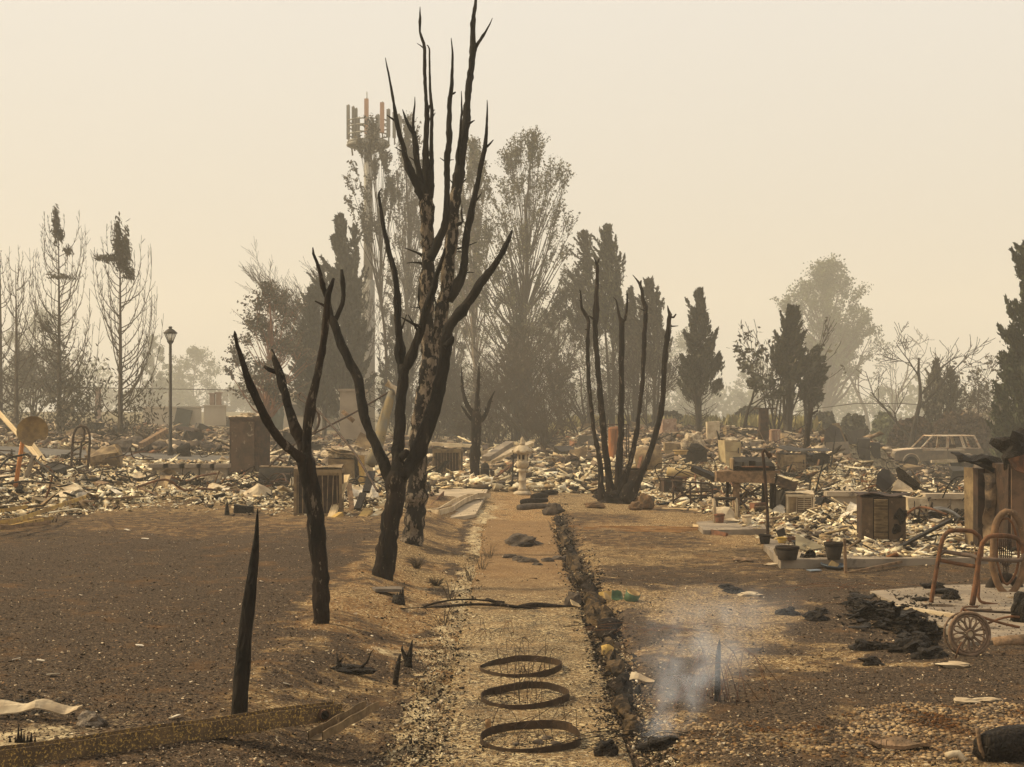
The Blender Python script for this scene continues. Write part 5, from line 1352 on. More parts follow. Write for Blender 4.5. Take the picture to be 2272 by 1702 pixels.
# --- crumpled boxes and bins, left field
def crumpled(px, base, wp, hp, m, label, rz=0, tilt=(0, 0), name='metal_box', cat='box', dp=None, jit=.12, open_=False, ash=False):
    g, K = at(px, base, .04)
    w, h = wp * K, hp * K; d = dp or w * .8
    t = thing(name, label, cat, g, rot=(tilt[0], tilt[1], rz))
    J = jit * min(w, h)
    th = .02
    if open_:
        for c, s in (((-w / 2, 0, h / 2), (th, d, h)), ((w / 2, 0, h / 2), (th, d, h)), ((0, d / 2, h / 2), (w, th, h)), ((0, -d / 2, h / 2), (w, th, h))):
            MB().box(c, s, jit=J * .25).build('side', m, t)
        MB().box((0, 0, .02), (w, d, .03)).build('bottom', m, t)
    else:
        q = MB()
        n = 5
        # dented shell made of small facets
        def face(o, u, v):
            vs = [Vector(o) + Vector(u) * i / n + Vector(v) * j / n for j in range(n + 1) for i in range(n + 1)]
            vs = [p + Vector((mnoise.noise(p * 3 + Vector((px, 0, 0))), mnoise.noise(p * 3 + Vector((0, px, 0))), mnoise.noise(p * 3 + Vector((0, 0, px))))) * J * 1.3 for p in vs]
            q.add(vs, [(j * (n + 1) + i, j * (n + 1) + i + 1, (j + 1) * (n + 1) + i + 1, (j + 1) * (n + 1) + i) for j in range(n) for i in range(n)])
        a = (-w / 2, -d / 2, 0)
        face(a, (w, 0, 0), (0, 0, h)); face((w / 2, -d / 2, 0), (0, d, 0), (0, 0, h)); face((w / 2, d / 2, 0), (-w, 0, 0), (0, 0, h)); face((-w / 2, d / 2, 0), (0, -d, 0), (0, 0, h)); face((-w / 2, -d / 2, h), (w, 0, 0), (0, d, 0)); face((-w / 2, d / 2, 0), (w, 0, 0), (0, -d, 0))
        q.build('shell', m, t)
        MB().box((0, -d / 2 - .012, h * .5), (w * .72, .018, h * .7), jit=J * .3).build('front_panel', m, t)
    if ash: MB().rock((w * .5, d * .5, h * .13), (0, 0, h * 1.0), .6, px, 3).build('ash_cap', ASHM, t)
    return t
crumpled(238, 1041, 66, 48, TANMET, 'torn tan sheet metal box tilted in the rubble right of the hand truck', .3, (.2, -.22), jit=.34)
crumpled(266, 988, 26, 18, DARKMET, 'small dark box lying before the left conifers', .1, (0, .05))
crumpled(401, 948, 33, 44, mat('green_grey_bin', (.055, .065, .055), (.04, .045, .04), (.16, .13, .1), scale=3, rough=.6, bump=.2, spot=(.7, .78)), 'dark wheeled bin tipped over just right of the lamp post', .2, (.12, .22), 'waste_bin', 'bin', open_=True)
crumpled(603, 955, 42, 62, mat('green_bin', (.05, .075, .06), (.04, .055, .045), (.15, .13, .1), scale=2, rough=.6, bump=.2, spot=(.7, .78)), 'tall grey-green bin behind the left charred limb', -.1, (0, .03), 'waste_bin', 'bin')
crumpled(148, 925, 30, 32, TANMET, 'scorched oven-like box at the foot of the tufted conifer', .1, ash=True)
crumpled(495, 946, 34, 22, DARKMET, 'dark crumpled box left of the tall locker', -.3)
crumpled(449, 962, 34, 20, DARKMET, 'dark bent panel box on the rubble crest left of the locker', .4, (0, .3))
crumpled(539, 1136, 44, 20, COAL, 'low black charred crate at the edge of the lawn', .12, (0, .06), 'charred_crate', 'crate', jit=.2)
crumpled(470, 1075, 40, 30, ASHM, 'crumpled grey ash-coated bundle before the tall locker', .2, (0, .2), 'ash_bundle', 'debris heap', jit=.4)
crumpled(120, 1060, 46, 30, DARKMET, 'crushed dark metal casing right of the dish post', -.4, (.3, .2), jit=.3)
crumpled(648, 1000, 36, 46, DARKMET, 'dark appliance drum behind the slim charred tree', .1, ash=True)
crumpled(752, 1044, 34, 40, CREAM, 'cream appliance carcass buried behind the hutch', .3, (0, .1), ash=True)
def cone(px, base, wp, hp, m, label, name='charred_stump', cat='stump', seed=1, n=9, lean=0, top=.12, forks=None):
    g, K = at(px, base, .05)
    q = MB()
    pts = [(lean * z * hp * K, 0, z * hp * K) for z in (0, .15, .35, .6, .85, 1.0)]
    w = wp * K / 2
    q.tube(pts, [w * 1.1, w, w * .85, w * .6, w * .32, w * top], n, lump=.25, seed=seed)
    return q.build(name, m, None, g, label, cat)
cone(504, 1143, 12, 40, COAL, 'small black pointed stump left of the low charred crate', seed=3)
crumpled(410, 1011, 27, 26, COAL, 'round black burnt stump beside the lane right of the lamp', .1, name='charred_stump', cat='stump', jit=.3)
plank((313, 988), (368, 956), 52, 53, .22, .18, BWOOD, 'dark beam propped up left of the lamp post')
# yellow slats, left edge
for i, (a, b_, lab) in enumerate([((-10, 1168), (120, 1158), 'topmost yellow slat of the pile at the left edge'), ((-10, 1190), (95, 1166), 'yellow slat slanting across the pile at the left edge'), ((-10, 1176), (60, 1172), 'short yellow slat at the left edge'),
                                  ((-10, 1197), (110, 1182), 'thin grey slat at the front of the left pile'), ((-10, 1160), (60, 1148), 'yellow slat at the back of the left pile'), ((20, 1192), (190, 1128), 'long thin pale batten pointing right from the left pile')]):
    plank(a, b_, G(max(a[0], 0), a[1]).y, G(b_[0], b_[1]).y, .055, .03, YWOOD if i != 3 else BWOOD, lab, 'slat', 'slat', tw_=1.4).location.z += .06 + .03 * i
cone(112, 1160, 3, 22, DARKMET, 'thin bent iron spike leaning in the left slat pile', 'iron_spike', 'spike', 5, 5, .5)
cone(122, 1158, 3, 22, DARKMET, 'second thin iron spike right of the leaning one', 'iron_spike', 'spike', 6, 5, .3)

# --- street lamp
g = G(378, 1011); K = g.y / F
t = thing('street_lamp', 'black post-top street lamp with a glass lantern', 'street lamp', g)
H_ = (1011 - 730) * K
MB().tube([(0, 0, 0), (0, 0, .25), (0, 0, .3), (0, 0, H_ * .905)], [.10, .10, .065, .05], 12).build('pole', DARKMET, t)
cage = MB()
w0, w1 = .10, .21; z0_, z1_ = H_ * .905, H_ * .965
for k in range(6):
    a = math.pi / 3 * k; a2 = math.pi / 3 * (k + 1)
    cage.tube([(w0 * math.cos(a), w0 * math.sin(a), z0_), (w1 * math.cos(a), w1 * math.sin(a), z1_)], .014, 5)
    cage.tube([(w1 * math.cos(a), w1 * math.sin(a), z1_), (w1 * math.cos(a2), w1 * math.sin(a2), z1_)], .014, 5)
lan = cage.build('lantern_cage', DARKMET, t)
glass = MB().lathe([(w0 * .9, z0_), (w1 * .9, z1_)], 6)
gm = bpy.data.materials.new('lantern_glass'); gm.use_nodes = True
gb = gm.node_tree.nodes['Principled BSDF']; gb.inputs['Base Color'].default_value = (.8, .75, .62, 1); gb.inputs['Roughness'].default_value = .25; gb.inputs['Alpha'].default_value = .45
glass.build('glass_pane', gm, lan)
MB().lathe([(.05, z0_ - .12), (.12, z0_ - .02), (.11, z0_ + .01)], 12).build('collar', DARKMET, t)
MB().lathe([(w1 * 1.2, z1_), (w1 * 1.1, z1_ + .03), (.13, z1_ + .12), (.055, z1_ + .16), (.05, z1_ + .19), (.075, z1_ + .2), (.05, z1_ + .235), (0.0, z1_ + .24)], 12).build('cap', DARKMET, t)
MB().lathe([(.03, z0_ + .01), (.03, z0_ + .10), (0.001, z0_ + .12)], 8).build('bulb', CREAM, t)

# --- phone mast
Ym = 98.0; Km = Ym / F
gz = float(H((817 - CX) / F * Ym, Ym))
t = thing('phone_mast', 'tall pale phone mast with a crown of upright antenna panels', 'mast', ((817 - CX) / F * Ym, Ym, gz))
def zz(py): return CAMH - (py - HY) / F * Ym - gz
MB().tube([(0, 0, -1), (0, 0, zz(622)), (0, 0, zz(622) + .02)], [15.5 * Km, 14.5 * Km, 10.5 * Km], 28, smooth=True).build('lower_pole', TOWERM, t)
MB().tube([(0, 0, zz(622)), (0, 0, zz(300))], [10.5 * Km, 9 * Km], 24).build('upper_pole', TOWERM, t)
MB().lathe([(11.2 * Km, zz(640)), (11.2 * Km, zz(636))], 20).box((-12 * Km, -14.5 * Km, zz(675)), (4 * Km, .1, 12 * Km)).build('hatch', GREYP, t)
rp = 45 * Km
b = MB()
for zz_ in (zz(322), zz(316)):
    for k in range(12):
        a, a2 = math.pi / 6 * k, math.pi / 6 * (k + 1)
        b.tube([(rp * math.cos(a), rp * math.sin(a), zz_), (rp * math.cos(a2), rp * math.sin(a2), zz_)], .12 if zz_ < zz(320) else .08, 6)
for k in range(6):
    a = math.pi / 3 * k + .3
    b.tube([(0, 0, zz(325)), (rp * math.cos(a), rp * math.sin(a), zz(318))], .12, 6); b.tube([(0, 0, zz(345)), (rp * math.cos(a), rp * math.sin(a), zz(322))], .08, 6)
b.lathe([(rp * .98, zz(324)), (rp * .98, zz(318))], 24)
b.build('platform', GREYP, t)
for ring, py_ in enumerate((300, 283, 270)):
    b = MB()
    for k in range(12):
        a, a2 = math.pi / 6 * k, math.pi / 6 * (k + 1)
        b.tube([(rp * math.cos(a), rp * math.sin(a), zz(py_)), (rp * math.cos(a2), rp * math.sin(a2), zz(py_))], .05, 5)
    b.build('rail', GREYP, t)
pan = [(-47, -6, 235, 310, 7, GREYP), (-37, 10, 235, 312, 6, GREYP), (-31, 20, 237, 305, 6, GREYP), (-26, 30, 255, 310, 5, GREYP), (0, -40, 228, 305, 9, PINK), (20, 30, 249, 300, 8, GREYP), (36, -30, 234, 300, 9, PINK), (50, -20, 247, 308, 8, GREYP), (62, 0, 249, 306, 7, GREYP), (76, 5, 258, 306, 7, GREYP), (71, 20, 250, 300, 6, GREYP)]
for dx, dy, top_, bot, w_, m_ in pan:
    q = MB().box((0, 0, 0), (w_ * Km, .25, (bot - top_) * Km)); o = q.build('antenna_panel', m_, t); o.location = (dx * Km * .93, dy * Km, (zz(top_) + zz(bot)) / 2)
    s_ = MB().tube([(0, 0, -(bot - top_) * Km / 2 - .4), (0, 0, (bot - top_) * Km / 2 + .12)], .05, 6); o2 = s_.build('mount_pipe', GREYP, t); o2.location = (dx * Km * .93, dy * Km + .28, (zz(top_) + zz(bot)) / 2)
MB().tube([(1 * Km, -40 * Km, zz(230)), (1 * Km, -40 * Km, zz(212))], .03, 5).build('lightning_rod', GREYP, t)
for dx in (-38, -33, -26): MB().tube([(dx * Km, 0, zz(318)), (dx * Km + .1, 0, zz(345 if dx == -38 else 335))], .06, 5).build('cable', GREYP, t)

# --- far walls and huts
def wallbox(name, px0, px1, top, bot, Y, m, label, cat, d=.3, kind=None, cap=None):
    x0, x1 = (px0 - CX) / F * Y, (px1 - CX) / F * Y
    zt = CAMH - (top - HY) / F * Y; zb = CAMH - (bot - HY) / F * Y - .5
    loc = ((x0 + x1) / 2, Y, zb)
    t = thing(name, label, cat, loc)
    MB().box((0, d / 2, (zt - zb) / 2), (x1 - x0, d, zt - zb)).build('body', m, t)
    MB().box((0, d / 2, zt - zb + .05), ((x1 - x0) + .16, d + .16, .1)).build('coping', cap or m, t)
    return t
WALLP = mat('pale_far_wall', (.46, .40, .31), (.40, .34, .26), None, scale=.6, rough=.9, bump=0)
wallbox('boundary_wall', 318, 445, 905, 930, 100, WALLP, 'long pale wall seen behind the street lamp', 'wall')
wallbox('boundary_wall', 452, 500, 902, 928, 102, WALLP, 'short pale wall between the lamp and the locker', 'wall')
wallbox('masonry_block', 754, 800, 868, 948, 62, mat('tan_render', (.30, .235, .165), (.24, .19, .135), (.12, .09, .07), scale=1.5, rough=.95, bump=.3, spot=(.64, .74)), 'square tan masonry block with a coping, behind the middle tree', 'masonry block', 2.4)
def house(px0, px1, eave, ridge, bot, Y, label, m=WALLP):
    x0, x1 = (px0 - CX) / F * Y, (px1 - CX) / F * Y
    zt = CAMH - (eave - HY) / F * Y; zr = CAMH - (ridge - HY) / F * Y; zb = CAMH - (bot - HY) / F * Y - .6
    w = x1 - x0; d = 6; h = zt - zb
    t = thing('house', label, 'house', ((x0 + x1) / 2, Y, zb))
    MB().box((0, d / 2, h / 2), (w, d, h)).build('wall', m, t)
    r = zr - zt
    q = MB(); q.add([(-w / 2 - .3, -.3, h), (w / 2 + .3, -.3, h), (w / 2 + .3, d + .3, h), (-w / 2 - .3, d + .3, h), (-w / 2 - .3, d / 2, h + r), (w / 2 + .3, d / 2, h + r)], [(0, 1, 5, 4), (2, 3, 4, 5), (1, 2, 5), (3, 0, 4), (0, 3, 2, 1)])
    q.build('roof', CONCD, t)
    for k in range(max(2, int(w / 2.2))):
        f = MB().box((0, 0, 0), (.9, .06, .8)).build('window', DARKMET, t); f.location = (-w / 2 + 1.1 + k * (w - 2.2) / max(1, int(w / 2.2) - 1), -.03, h * .6)
        MB().box((0, -.035, -.45), (1.05, .1, .07)).build('sill', WALLP, f)
house(628, 705, 880, 866, 935, 112, 'hazy low house behind the hooked pipe')
house(706, 752, 892, 880, 935, 116, 'smaller hazy house left of the masonry block')
house(560, 625, 884, 872, 930, 125, 'faint pale house behind the red-brown trunk')
house(2180, 2290, 925, 905, 990, 105, 'faint house behind the conifer at the right edge')
for px_, top_, bot_, lab in ((216, 862, 928, 'reddish masonry pier right of the tufted conifer'), (470, 875, 922, 'left of two reddish piers in front of the far wall'), (484, 873, 922, 'right of two reddish piers in front of the far wall')):
    wallbox('masonry_pier', px_ - 5, px_ + 5, top_, bot_, 118, mat('red_brick_haze', (.25, .16, .115), (.2, .13, .095), None, scale=2, rough=.95, bump=.2), lab, 'pier', .5)
rod([(180, 860, 110), (600, 866, 112), (800, 862, 112), (1000, 866, 112)], .03, DARKMET, 'thin overhead wire crossing behind the left trees', 'overhead_wire', 'wire', n=4, step=3)
rod([(1700, 925, 110), (1900, 895, 110), (2080, 900, 110)], .03, DARKMET, 'thin overhead wire behind the brown hedge', 'overhead_wire', 'wire', n=4, step=3)

# --- centre: stone lantern
g, K = at(1159, 1098, .0)
t = thing('stone_lantern', 'pale carved stone garden lantern standing at the end of the path', 'stone lantern', g)
u = K
def lath(prof, name, n=24, parent=t, mm=STONE, sq=(1, 1)): return MB().lathe([(r_ * u, z * u) for r_, z in prof], n, sq=sq).build(name, mm, parent)
lath([(20, 0), (20, 4), (17, 7), (11, 9)], 'base', 6)
lath([(9, 9), (10, 11), (10, 14), (8.3, 15), (8.0, 30), (9, 31), (9, 33), (8, 34), (8, 50), (10, 52), (10, 54), (8.4, 56), (9, 58)], 'post')
lath([(9, 58), (13, 63), (14.5, 68), (14.5, 73), (12, 75)], 'platform', 6)
q = MB()
for k in range(6):
    a = math.pi / 3 * k + .26
    cx_, cy_ = 9.6 * u * math.cos(a), 9.6 * u * math.sin(a)
    q.box((cx_, cy_, 83 * u), (3.2 * u, 3.2 * u, 17 * u), rot=(0, 0, a))
q.lathe([(10.5 * u, 74 * u), (10.5 * u, 78 * u)], 6); q.lathe([(10.5 * u, 88 * u), (10.5 * u, 92 * u)], 6)
q.build('fire_box', STONE, t)
lath([(8, 75), (8, 91)], 'fire_box_core', 6, mm=COAL)
rf = lath([(13, 91), (21, 92), (22.5, 95), (21, 98), (17, 102), (12, 107), (9, 109), (3, 110)], 'roof', 6)
for k in range(6):
    a = math.pi / 3 * k
    MB().rock((3.2 * u, 3.2 * u, 2.6 * u), (21.5 * u * math.cos(a), 21.5 * u * math.sin(a), 97.5 * u), .15, k, 2).build('corner_scroll', STONE, rf)
lath([(4, 109), (6, 111), (6.5, 114), (4, 116), (4.6, 119), (4.2, 123), (2, 127), (.2, 129)], 'finial', 16)

# spools, tyre, black stumps, channel beams
def coil(px, base, rp_, label, depthm=.5, rz=.25):
    g, K = at(px, base); r = rp_ * K
    t = thing('wire_coil', label, 'wire coil', g, rz)
    for k in range(9):
        q = MB(); rr = r * (.62 + .045 * k)
        q.tube([(rr * math.cos(a), (k - 4) * .03 + .05 * math.sin(3 * a + k), r + rr * math.sin(a)) for a in np.linspace(0, 2 * math.pi, 25)], .014, 4)
        q.build('wire_loop', RUSTD, t)
    MB().tube([(0, .12, r), (0, .3, r)], [r * .9, r * .9], 20).build('disc', DARKMET, t)
coil(1272, 1044, 17, 'larger round coil of burnt wire to the right of the stone lantern')
coil(1245, 1040, 13, 'smaller round coil of burnt wire leaning beside the larger one', rz=-.3)
g, K = at(1182, 1050)
q = MB(); rr = 15 * K
q.lathe([(rr * .55, .0), (rr, .06), (rr * 1.0, .20), (rr * .55, .26), (rr * .5, .2)], 24); single('tyre', q, BLACKP, 'black tyre lying flat behind the stone lantern', 'tyre', g, (.15, 0, 0))
g, K = at(1076, 1065)
t = thing('round_barrel', 'small black round-topped barrel at the corner of the concrete pad', 'barrel', g)
MB().lathe([(10 * K, 0), (10.5 * K, 20 * K), (9.5 * K, 32 * K), (6 * K, 38 * K), (0.01, 40 * K)], 20, wob=.1).build('body', COAL, t)
MB().lathe([(10.9 * K, 26 * K), (10.9 * K, 28 * K)], 20).build('band', RUSTD, t)
crumpled(1092, 1066, 9, 24, RUSTD, 'narrow rusted box beside the round-topped barrel', .1)
plank((1078, 1018), (1131, 984), 42, 44, .26, .14, CONCD, 'grey metal channel beam leaning behind the barrel', 'metal_channel', 'metal beam')
plank((1085, 1024), (1180, 983), 43.5, 46, .16, .10, CREAM, 'long pale timber leaning behind the stone lantern', tw_=.3)
plank((1090, 1012), (1184, 978), 46, 47.5, .14, .08, WOOD, 'second pale timber crossing behind the stone lantern', tw_=-.3)
plank((1098, 1060), (1140, 1028), 41, 42, .05, .05, RUST, 'thin reddish rod slanting left of the stone lantern', 'iron_rod', 'rod')
plank((1137, 1074), (1139, 1000), 39, 39, .035, .035, DARKMET, 'thin iron stake left of the stone lantern', 'iron_stake', 'stake')
plank((1050, 990), (948, 984), 46, 46.5, .2, .1, CREAM, 'pale long board lying behind the domed air conditioner')
plank((1046, 1002), (1078, 1008), 46, 46.5, .4, .1, CREAM, 'wide pale panel lying behind the small burnt stub')
g, K = at(1258, 992)
t = thing('chair_frame', 'small pale toppled chair frame far behind the wire coils', 'chair', g)
for a, b_ in (((1256, 988), (1264, 973)), ((1264, 973), (1279, 977)), ((1279, 977), (1272, 990)), ((1256, 988), (1272, 992)), ((1262, 980), (1276, 984))):
    MB().tube([P(*a, g.y) - g, P(*b_, g.y) - g], .03, 6).build('bar', CREAM, t)
# slab debris: white gutter strip and red channel
def polysheet(pts, w, m, label, name, cat, z=None):
    ps = [G(*p) for p in pts]
    if z is not None: ps = [Vector((p.x, p.y, z)) for p in ps]
    q = MB(); base = ps[0].copy(); vs = []; fs = []
    for i, p in enumerate(ps):
        d = (ps[min(i + 1, len(ps) - 1)] - ps[max(i - 1, 0)]).normalized(); s_ = Vector((d.y, -d.x, 0))
        for k, (o_, hz_) in enumerate(((-w / 2, .09), (-w / 2 + .01, .012), (w / 2 - .01, .012), (w / 2, .11), (w / 2 + .02, .11), (w / 2 + .01, 0), (-w / 2 - .01, 0), (-w / 2 - .02, .09))):
            vs.append(p - base + s_ * o_ + Vector((0, 0, hz_ + .03 + .02 * math.sin(i * 2.1))))
    for i in range(len(ps) - 1):
        for k in range(8): fs.append((i * 8 + k, i * 8 + (k + 1) % 8, i * 8 + 8 + (k + 1) % 8, i * 8 + 8 + k))
    q.add(vs, fs)
    return q.build(name, m, None, base, label, cat)
polysheet([(940, 1128), (962, 1139), (990, 1131), (1020, 1120), (1048, 1110), (1078, 1112)], .22, CREAM, 'bent white metal gutter along the near edge of the concrete pad', 'metal_gutter', 'gutter', zs1 - .0)
polysheet([(940, 1118), (972, 1100)], .24, RUST, 'reddish metal channel lying on the concrete pad', 'metal_channel', 'metal channel', zs1)
plank((960, 1078), (1078, 1088), G(960, 1078).y, G(1078, 1088).y, .05, .02, CREAM, 'thin straight batten lying on the concrete pad')
plank((985, 1075), (990, 1085), G(985, 1075).y, G(990, 1085).y, .06, .02, BWOOD, 'short dark stick lying on the concrete pad')

# rusty cylinders
def heater(px, base, wp, hp, m, label, dome=True, lean=0):
    g, K = at(px, base); r = wp * K / 2; h = hp * K
    t = thing('water_heater', label, 'water heater', g, rot=(0, lean, 0))
    prof = [(r, 0), (r * 1.01, h * .25), (r * .99, h * .5), (r, h * .9), (r * .98, h * .97)] + ([(r * .7, h * 1.0), (.01, h * 1.01)] if dome else [(r * .9, h), (.01, h)])
    MB().lathe(prof, 24, wob=.03).build('tank', m, t)
    MB().lathe([(r * 1.02, h * .92), (r * 1.02, h * .95)], 24).build('top_band', m, t)
    MB().tube([(r * .4, 0, h), (r * .4, 0, h * 1.05)], .02, 6).build('pipe_stub', RUSTD, t)
    return t, g, r, h
_, g, r, h = heater(1366, 1032, 33, 86, mat('orange_streaked_rust', (.26, .10, .035), (.13, .06, .03), (.30, .21, .13), scale=4, rough=.8, bump=.2, stretch=(2, 2, .2), spot=(.60, .70)), 'tall orange-brown water heater behind the five-stem clump')
t = thing('pipe_rack', 'thin pipe frame standing round the orange water heater', 'pipe rack', g)
for dx in (-r * 1.25, r * 1.5, r * 1.8): MB().tube([(dx, .1, 0), (dx, .1, h * 1.06)], .022, 6).build('upright', RUSTD, t)
MB().tube([(-r * 1.25, .1, h * 1.06), (r * 1.8, .1, h * 1.06)], .022, 6).build('crossbar', RUSTD, t)
heater(1719, 992, 25, 40, mat('streaked_pink_rust', (.36, .24, .16), (.22, .11, .075), (.5, .42, .3), scale=5, rough=.8, bump=.2, stretch=(2, 2, .25), spot=(.56, .66)), 'short streaked water heater right of the tall flue box')
t, g, r, h = heater(1421, 1010, 22, 20, CREAM, 'low cream tank lying between two stems of the clump')
plank((1415, 1045), (1426, 1000), 43, 44, .08, .08, RUST, 'red-brown iron bar sticking up behind the clump', 'iron_bar', 'bar')
rod([(1410, 1022, 44), (1440, 1016, 44), (1466, 1014, 44)], .35, TANMET, 'tan horizontal tank behind the right stem of the clump', 'storage_tank', 'tank', n=16)
rod([(1480, 1046, 42), (1500, 1048, 42), (1530, 1049, 42), (1558, 1050, 42)], .12, mat('ochre_roll', (.36, .26, .13), (.36, .26, .12), (.12, .1, .07), scale=3, rough=.9, bump=.3), 'long yellow-tan roll lying in the rubble', 'insulation_roll', 'roll', n=12)

# appliance row at the back
def appliance(px, base, wp, hp, m, label, rz=0, door=True, ash=True, tilt=0, name='burnt_appliance', cat='appliance', dark=None):
    g, K = at(px, base, .05); w, h = wp * K, hp * K; d = min(.75, w * .9)
    t = thing(name, label, cat, g, rot=(0, tilt, rz))
    q = MB().box((0, d / 2, h / 2), (w, d, h), jit=.045); q.build('body', m, t)
    if door:
        MB().box((0, -.02, h * .30), (w * .9, .03, h * .52), jit=.01).build('lower_door', m, t)
        MB().box((0, -.02, h * .78), (w * .9, .03, h * .36), jit=.01).build('upper_door', m, t)
        MB().box((w * .36, -.05, h * .62), (.03, .03, h * .22)).build('handle', RUSTD, t)
    if dark: MB().box((dark[0] * w, -.04, dark[1] * h), (w * dark[2], .03, h * dark[3])).build('opening', COAL, t)
    if ash: MB().rock((w * .52, d * .5, .10), (0, d / 2, h + .03), .6, px, 2).build('ash_cap', ASHM, t)
    return t
PINKR = mat('peeling_pink_rust', (.36, .24, .17), (.24, .14, .095), (.46, .38, .28), scale=3, rough=.85, bump=.3, spot=(.55, .66))
appliance(1485, 976, 34, 49, PINKR, 'pinkish peeling refrigerator right of the five-stem clump', .1, ash=False)
appliance(1492, 1018, 36, 38, TANMET, 'low tan appliance below the pinkish refrigerator', -.1, ash=False)
t = appliance(1543, 1034, 50, 40, DARKMET, 'black stove base holding a heap of pale ash', .1, door=False, ash=False, name='wood_stove', cat='stove')
q = MB().rock((.36, .3, .34), (0, .35, .78), .35, 5, 3); q.build('ash_heap', ASHM, t)
q = MB().rock((.26, .14, .16), (0, .02, .60), .3, 8, 3); q.build('burnt_opening', COAL, t)
appliance(1583, 988, 28, 54, CREAM, 'narrow pale upright panel behind the ash heap', -.05, door=False, ash=False, name='standing_sheet', cat='metal sheet')
appliance(1625, 1032, 36, 56, mat('lichen_tan', (.40, .31, .17), (.30, .22, .12), (.16, .12, .08), scale=3, rough=.85, bump=.3, spot=(.60, .7)), 'tan upright refrigerator shell left of the low grey counter', .25)
appliance(1624, 973, 28, 26, TANMET, 'small tan box with curled metal on its top', .1, ash=True)
appliance(1664, 976, 34, 22, DARKMET, 'dark low cabinet with ash on top beside the flue box', 0)
appliance(1668, 1000, 42, 22, CONCD, 'low grey counter block covered with ash', .05, door=False)
t = appliance(1696, 990, 21, 84, RUSTD, 'tall narrow rusted flue box with a flat cap', .05, door=True, ash=False, name='flue_box', cat='flue')
MB().box((0, .2, 84 * 60 / F * .0 + 0), (.01, .01, .01)) 
gg, KK = at(1696, 990); MB().box((.1, .3, 84 * KK + .04), (46 * KK, .5, .06)).build('cap', RUSTD, t)
appliance(1763, 1050, 54, 46, TANMET, 'tan double-doored cabinet with scorched top behind the grill table', .08, ash=False)
MB().sheet(2.4, .9, 9, 4, .10, .015, 1.4, 6).build('roof_sheet', DARKMET, None, G(1755, 1050) + Vector((0, .3, 46 * G(1755, 1050).y / F + .1)), 'scorched corrugated sheet lying over the tan double-doored cabinet', 'metal sheet')
crumpled(1810, 1035, 52, 30, COAL, 'black heap of melted panels right of the tan cabinet', .2, (0, .1), jit=.3)
def folded(px, base, pts, m, label, Y=None, th=.02, name='metal_sheet', cat='metal sheet', dy=.6):
    """pts: outline in photo pixels, folded back in depth"""
    g = G(px, base); Yg = Y or g.y
    g = Vector((g.x, Yg, g.z))
    q = MB(); n = len(pts)
    fr = [P(x, y, Yg + dd * dy) - g for x, y, dd in pts]
    bk = [p + Vector((0, th * 1.5, -th * .4)) for p in fr]
    q.add(fr + bk, [tuple(range(n)), tuple(reversed(range(n, 2 * n)))] + [(i, n + i, n + (i + 1) % n, (i + 1) % n) for i in range(n)])
    return q.build(name, m, None, g, label, cat)
SHED = mat('sooty_panel', (.075, .064, .052), (.045, .038, .032), (.22, .18, .13), scale=2, rough=.75, bump=.3, spot=(.62, .74))
folded(1850, 1000, [(1829, 960, 0), (1843, 941, .3), (1862, 950, .5), (1876, 984, .2), (1858, 985, 0), (1830, 990, 0)], SHED, 'left dark folded roof sheet of the burnt shed')
folded(1870, 1000, [(1846, 940, .6), (1862, 938, .9), (1879, 983, .6), (1862, 985, .3)], TANMET, 'ribbed sheet bent over the burnt shed')
folded(1895, 1000, [(1871, 948, 0), (1880, 958, .3), (1923, 950, .6), (1914, 968, .3), (1898, 985, 0), (1884, 985, 0)], SHED, 'dark folded sheet with an upturned corner on the burnt shed')
appliance(1858, 1012, 54, 28, CONCD, 'grey counter under the folded sheets of the burnt shed', .05, door=False, ash=False)
appliance(1918, 1022, 27, 52, SHED, 'dark upright cabinet with a tan lower door beside the burnt shed', .1, ash=False)
appliance(1943, 1018, 22, 36, SHED, 'small dark box right of the burnt shed cabinet', 0, ash=False)
# Y-shaped charred post
g = G(1788, 1010)
t = thing('charred_post', 'thin charred post with a forked tip rising above the rubble', 'post', g)
q = resample([(P(1787, 1012, g.y), .12), (P(1792, 960, g.y), .10), (P(1797, 920, g.y), .085), (P(1803, 906, g.y), .04)], .2)
MB().tube([p - g for p, _ in q], [r for _, r in q], 8, lump=.2).build('shaft', CHARB, t)
MB().tube([P(1798, 920, g.y) - g, P(1815, 911, g.y) - g], [.06, .03], 6).build('fork', CHARB, t)

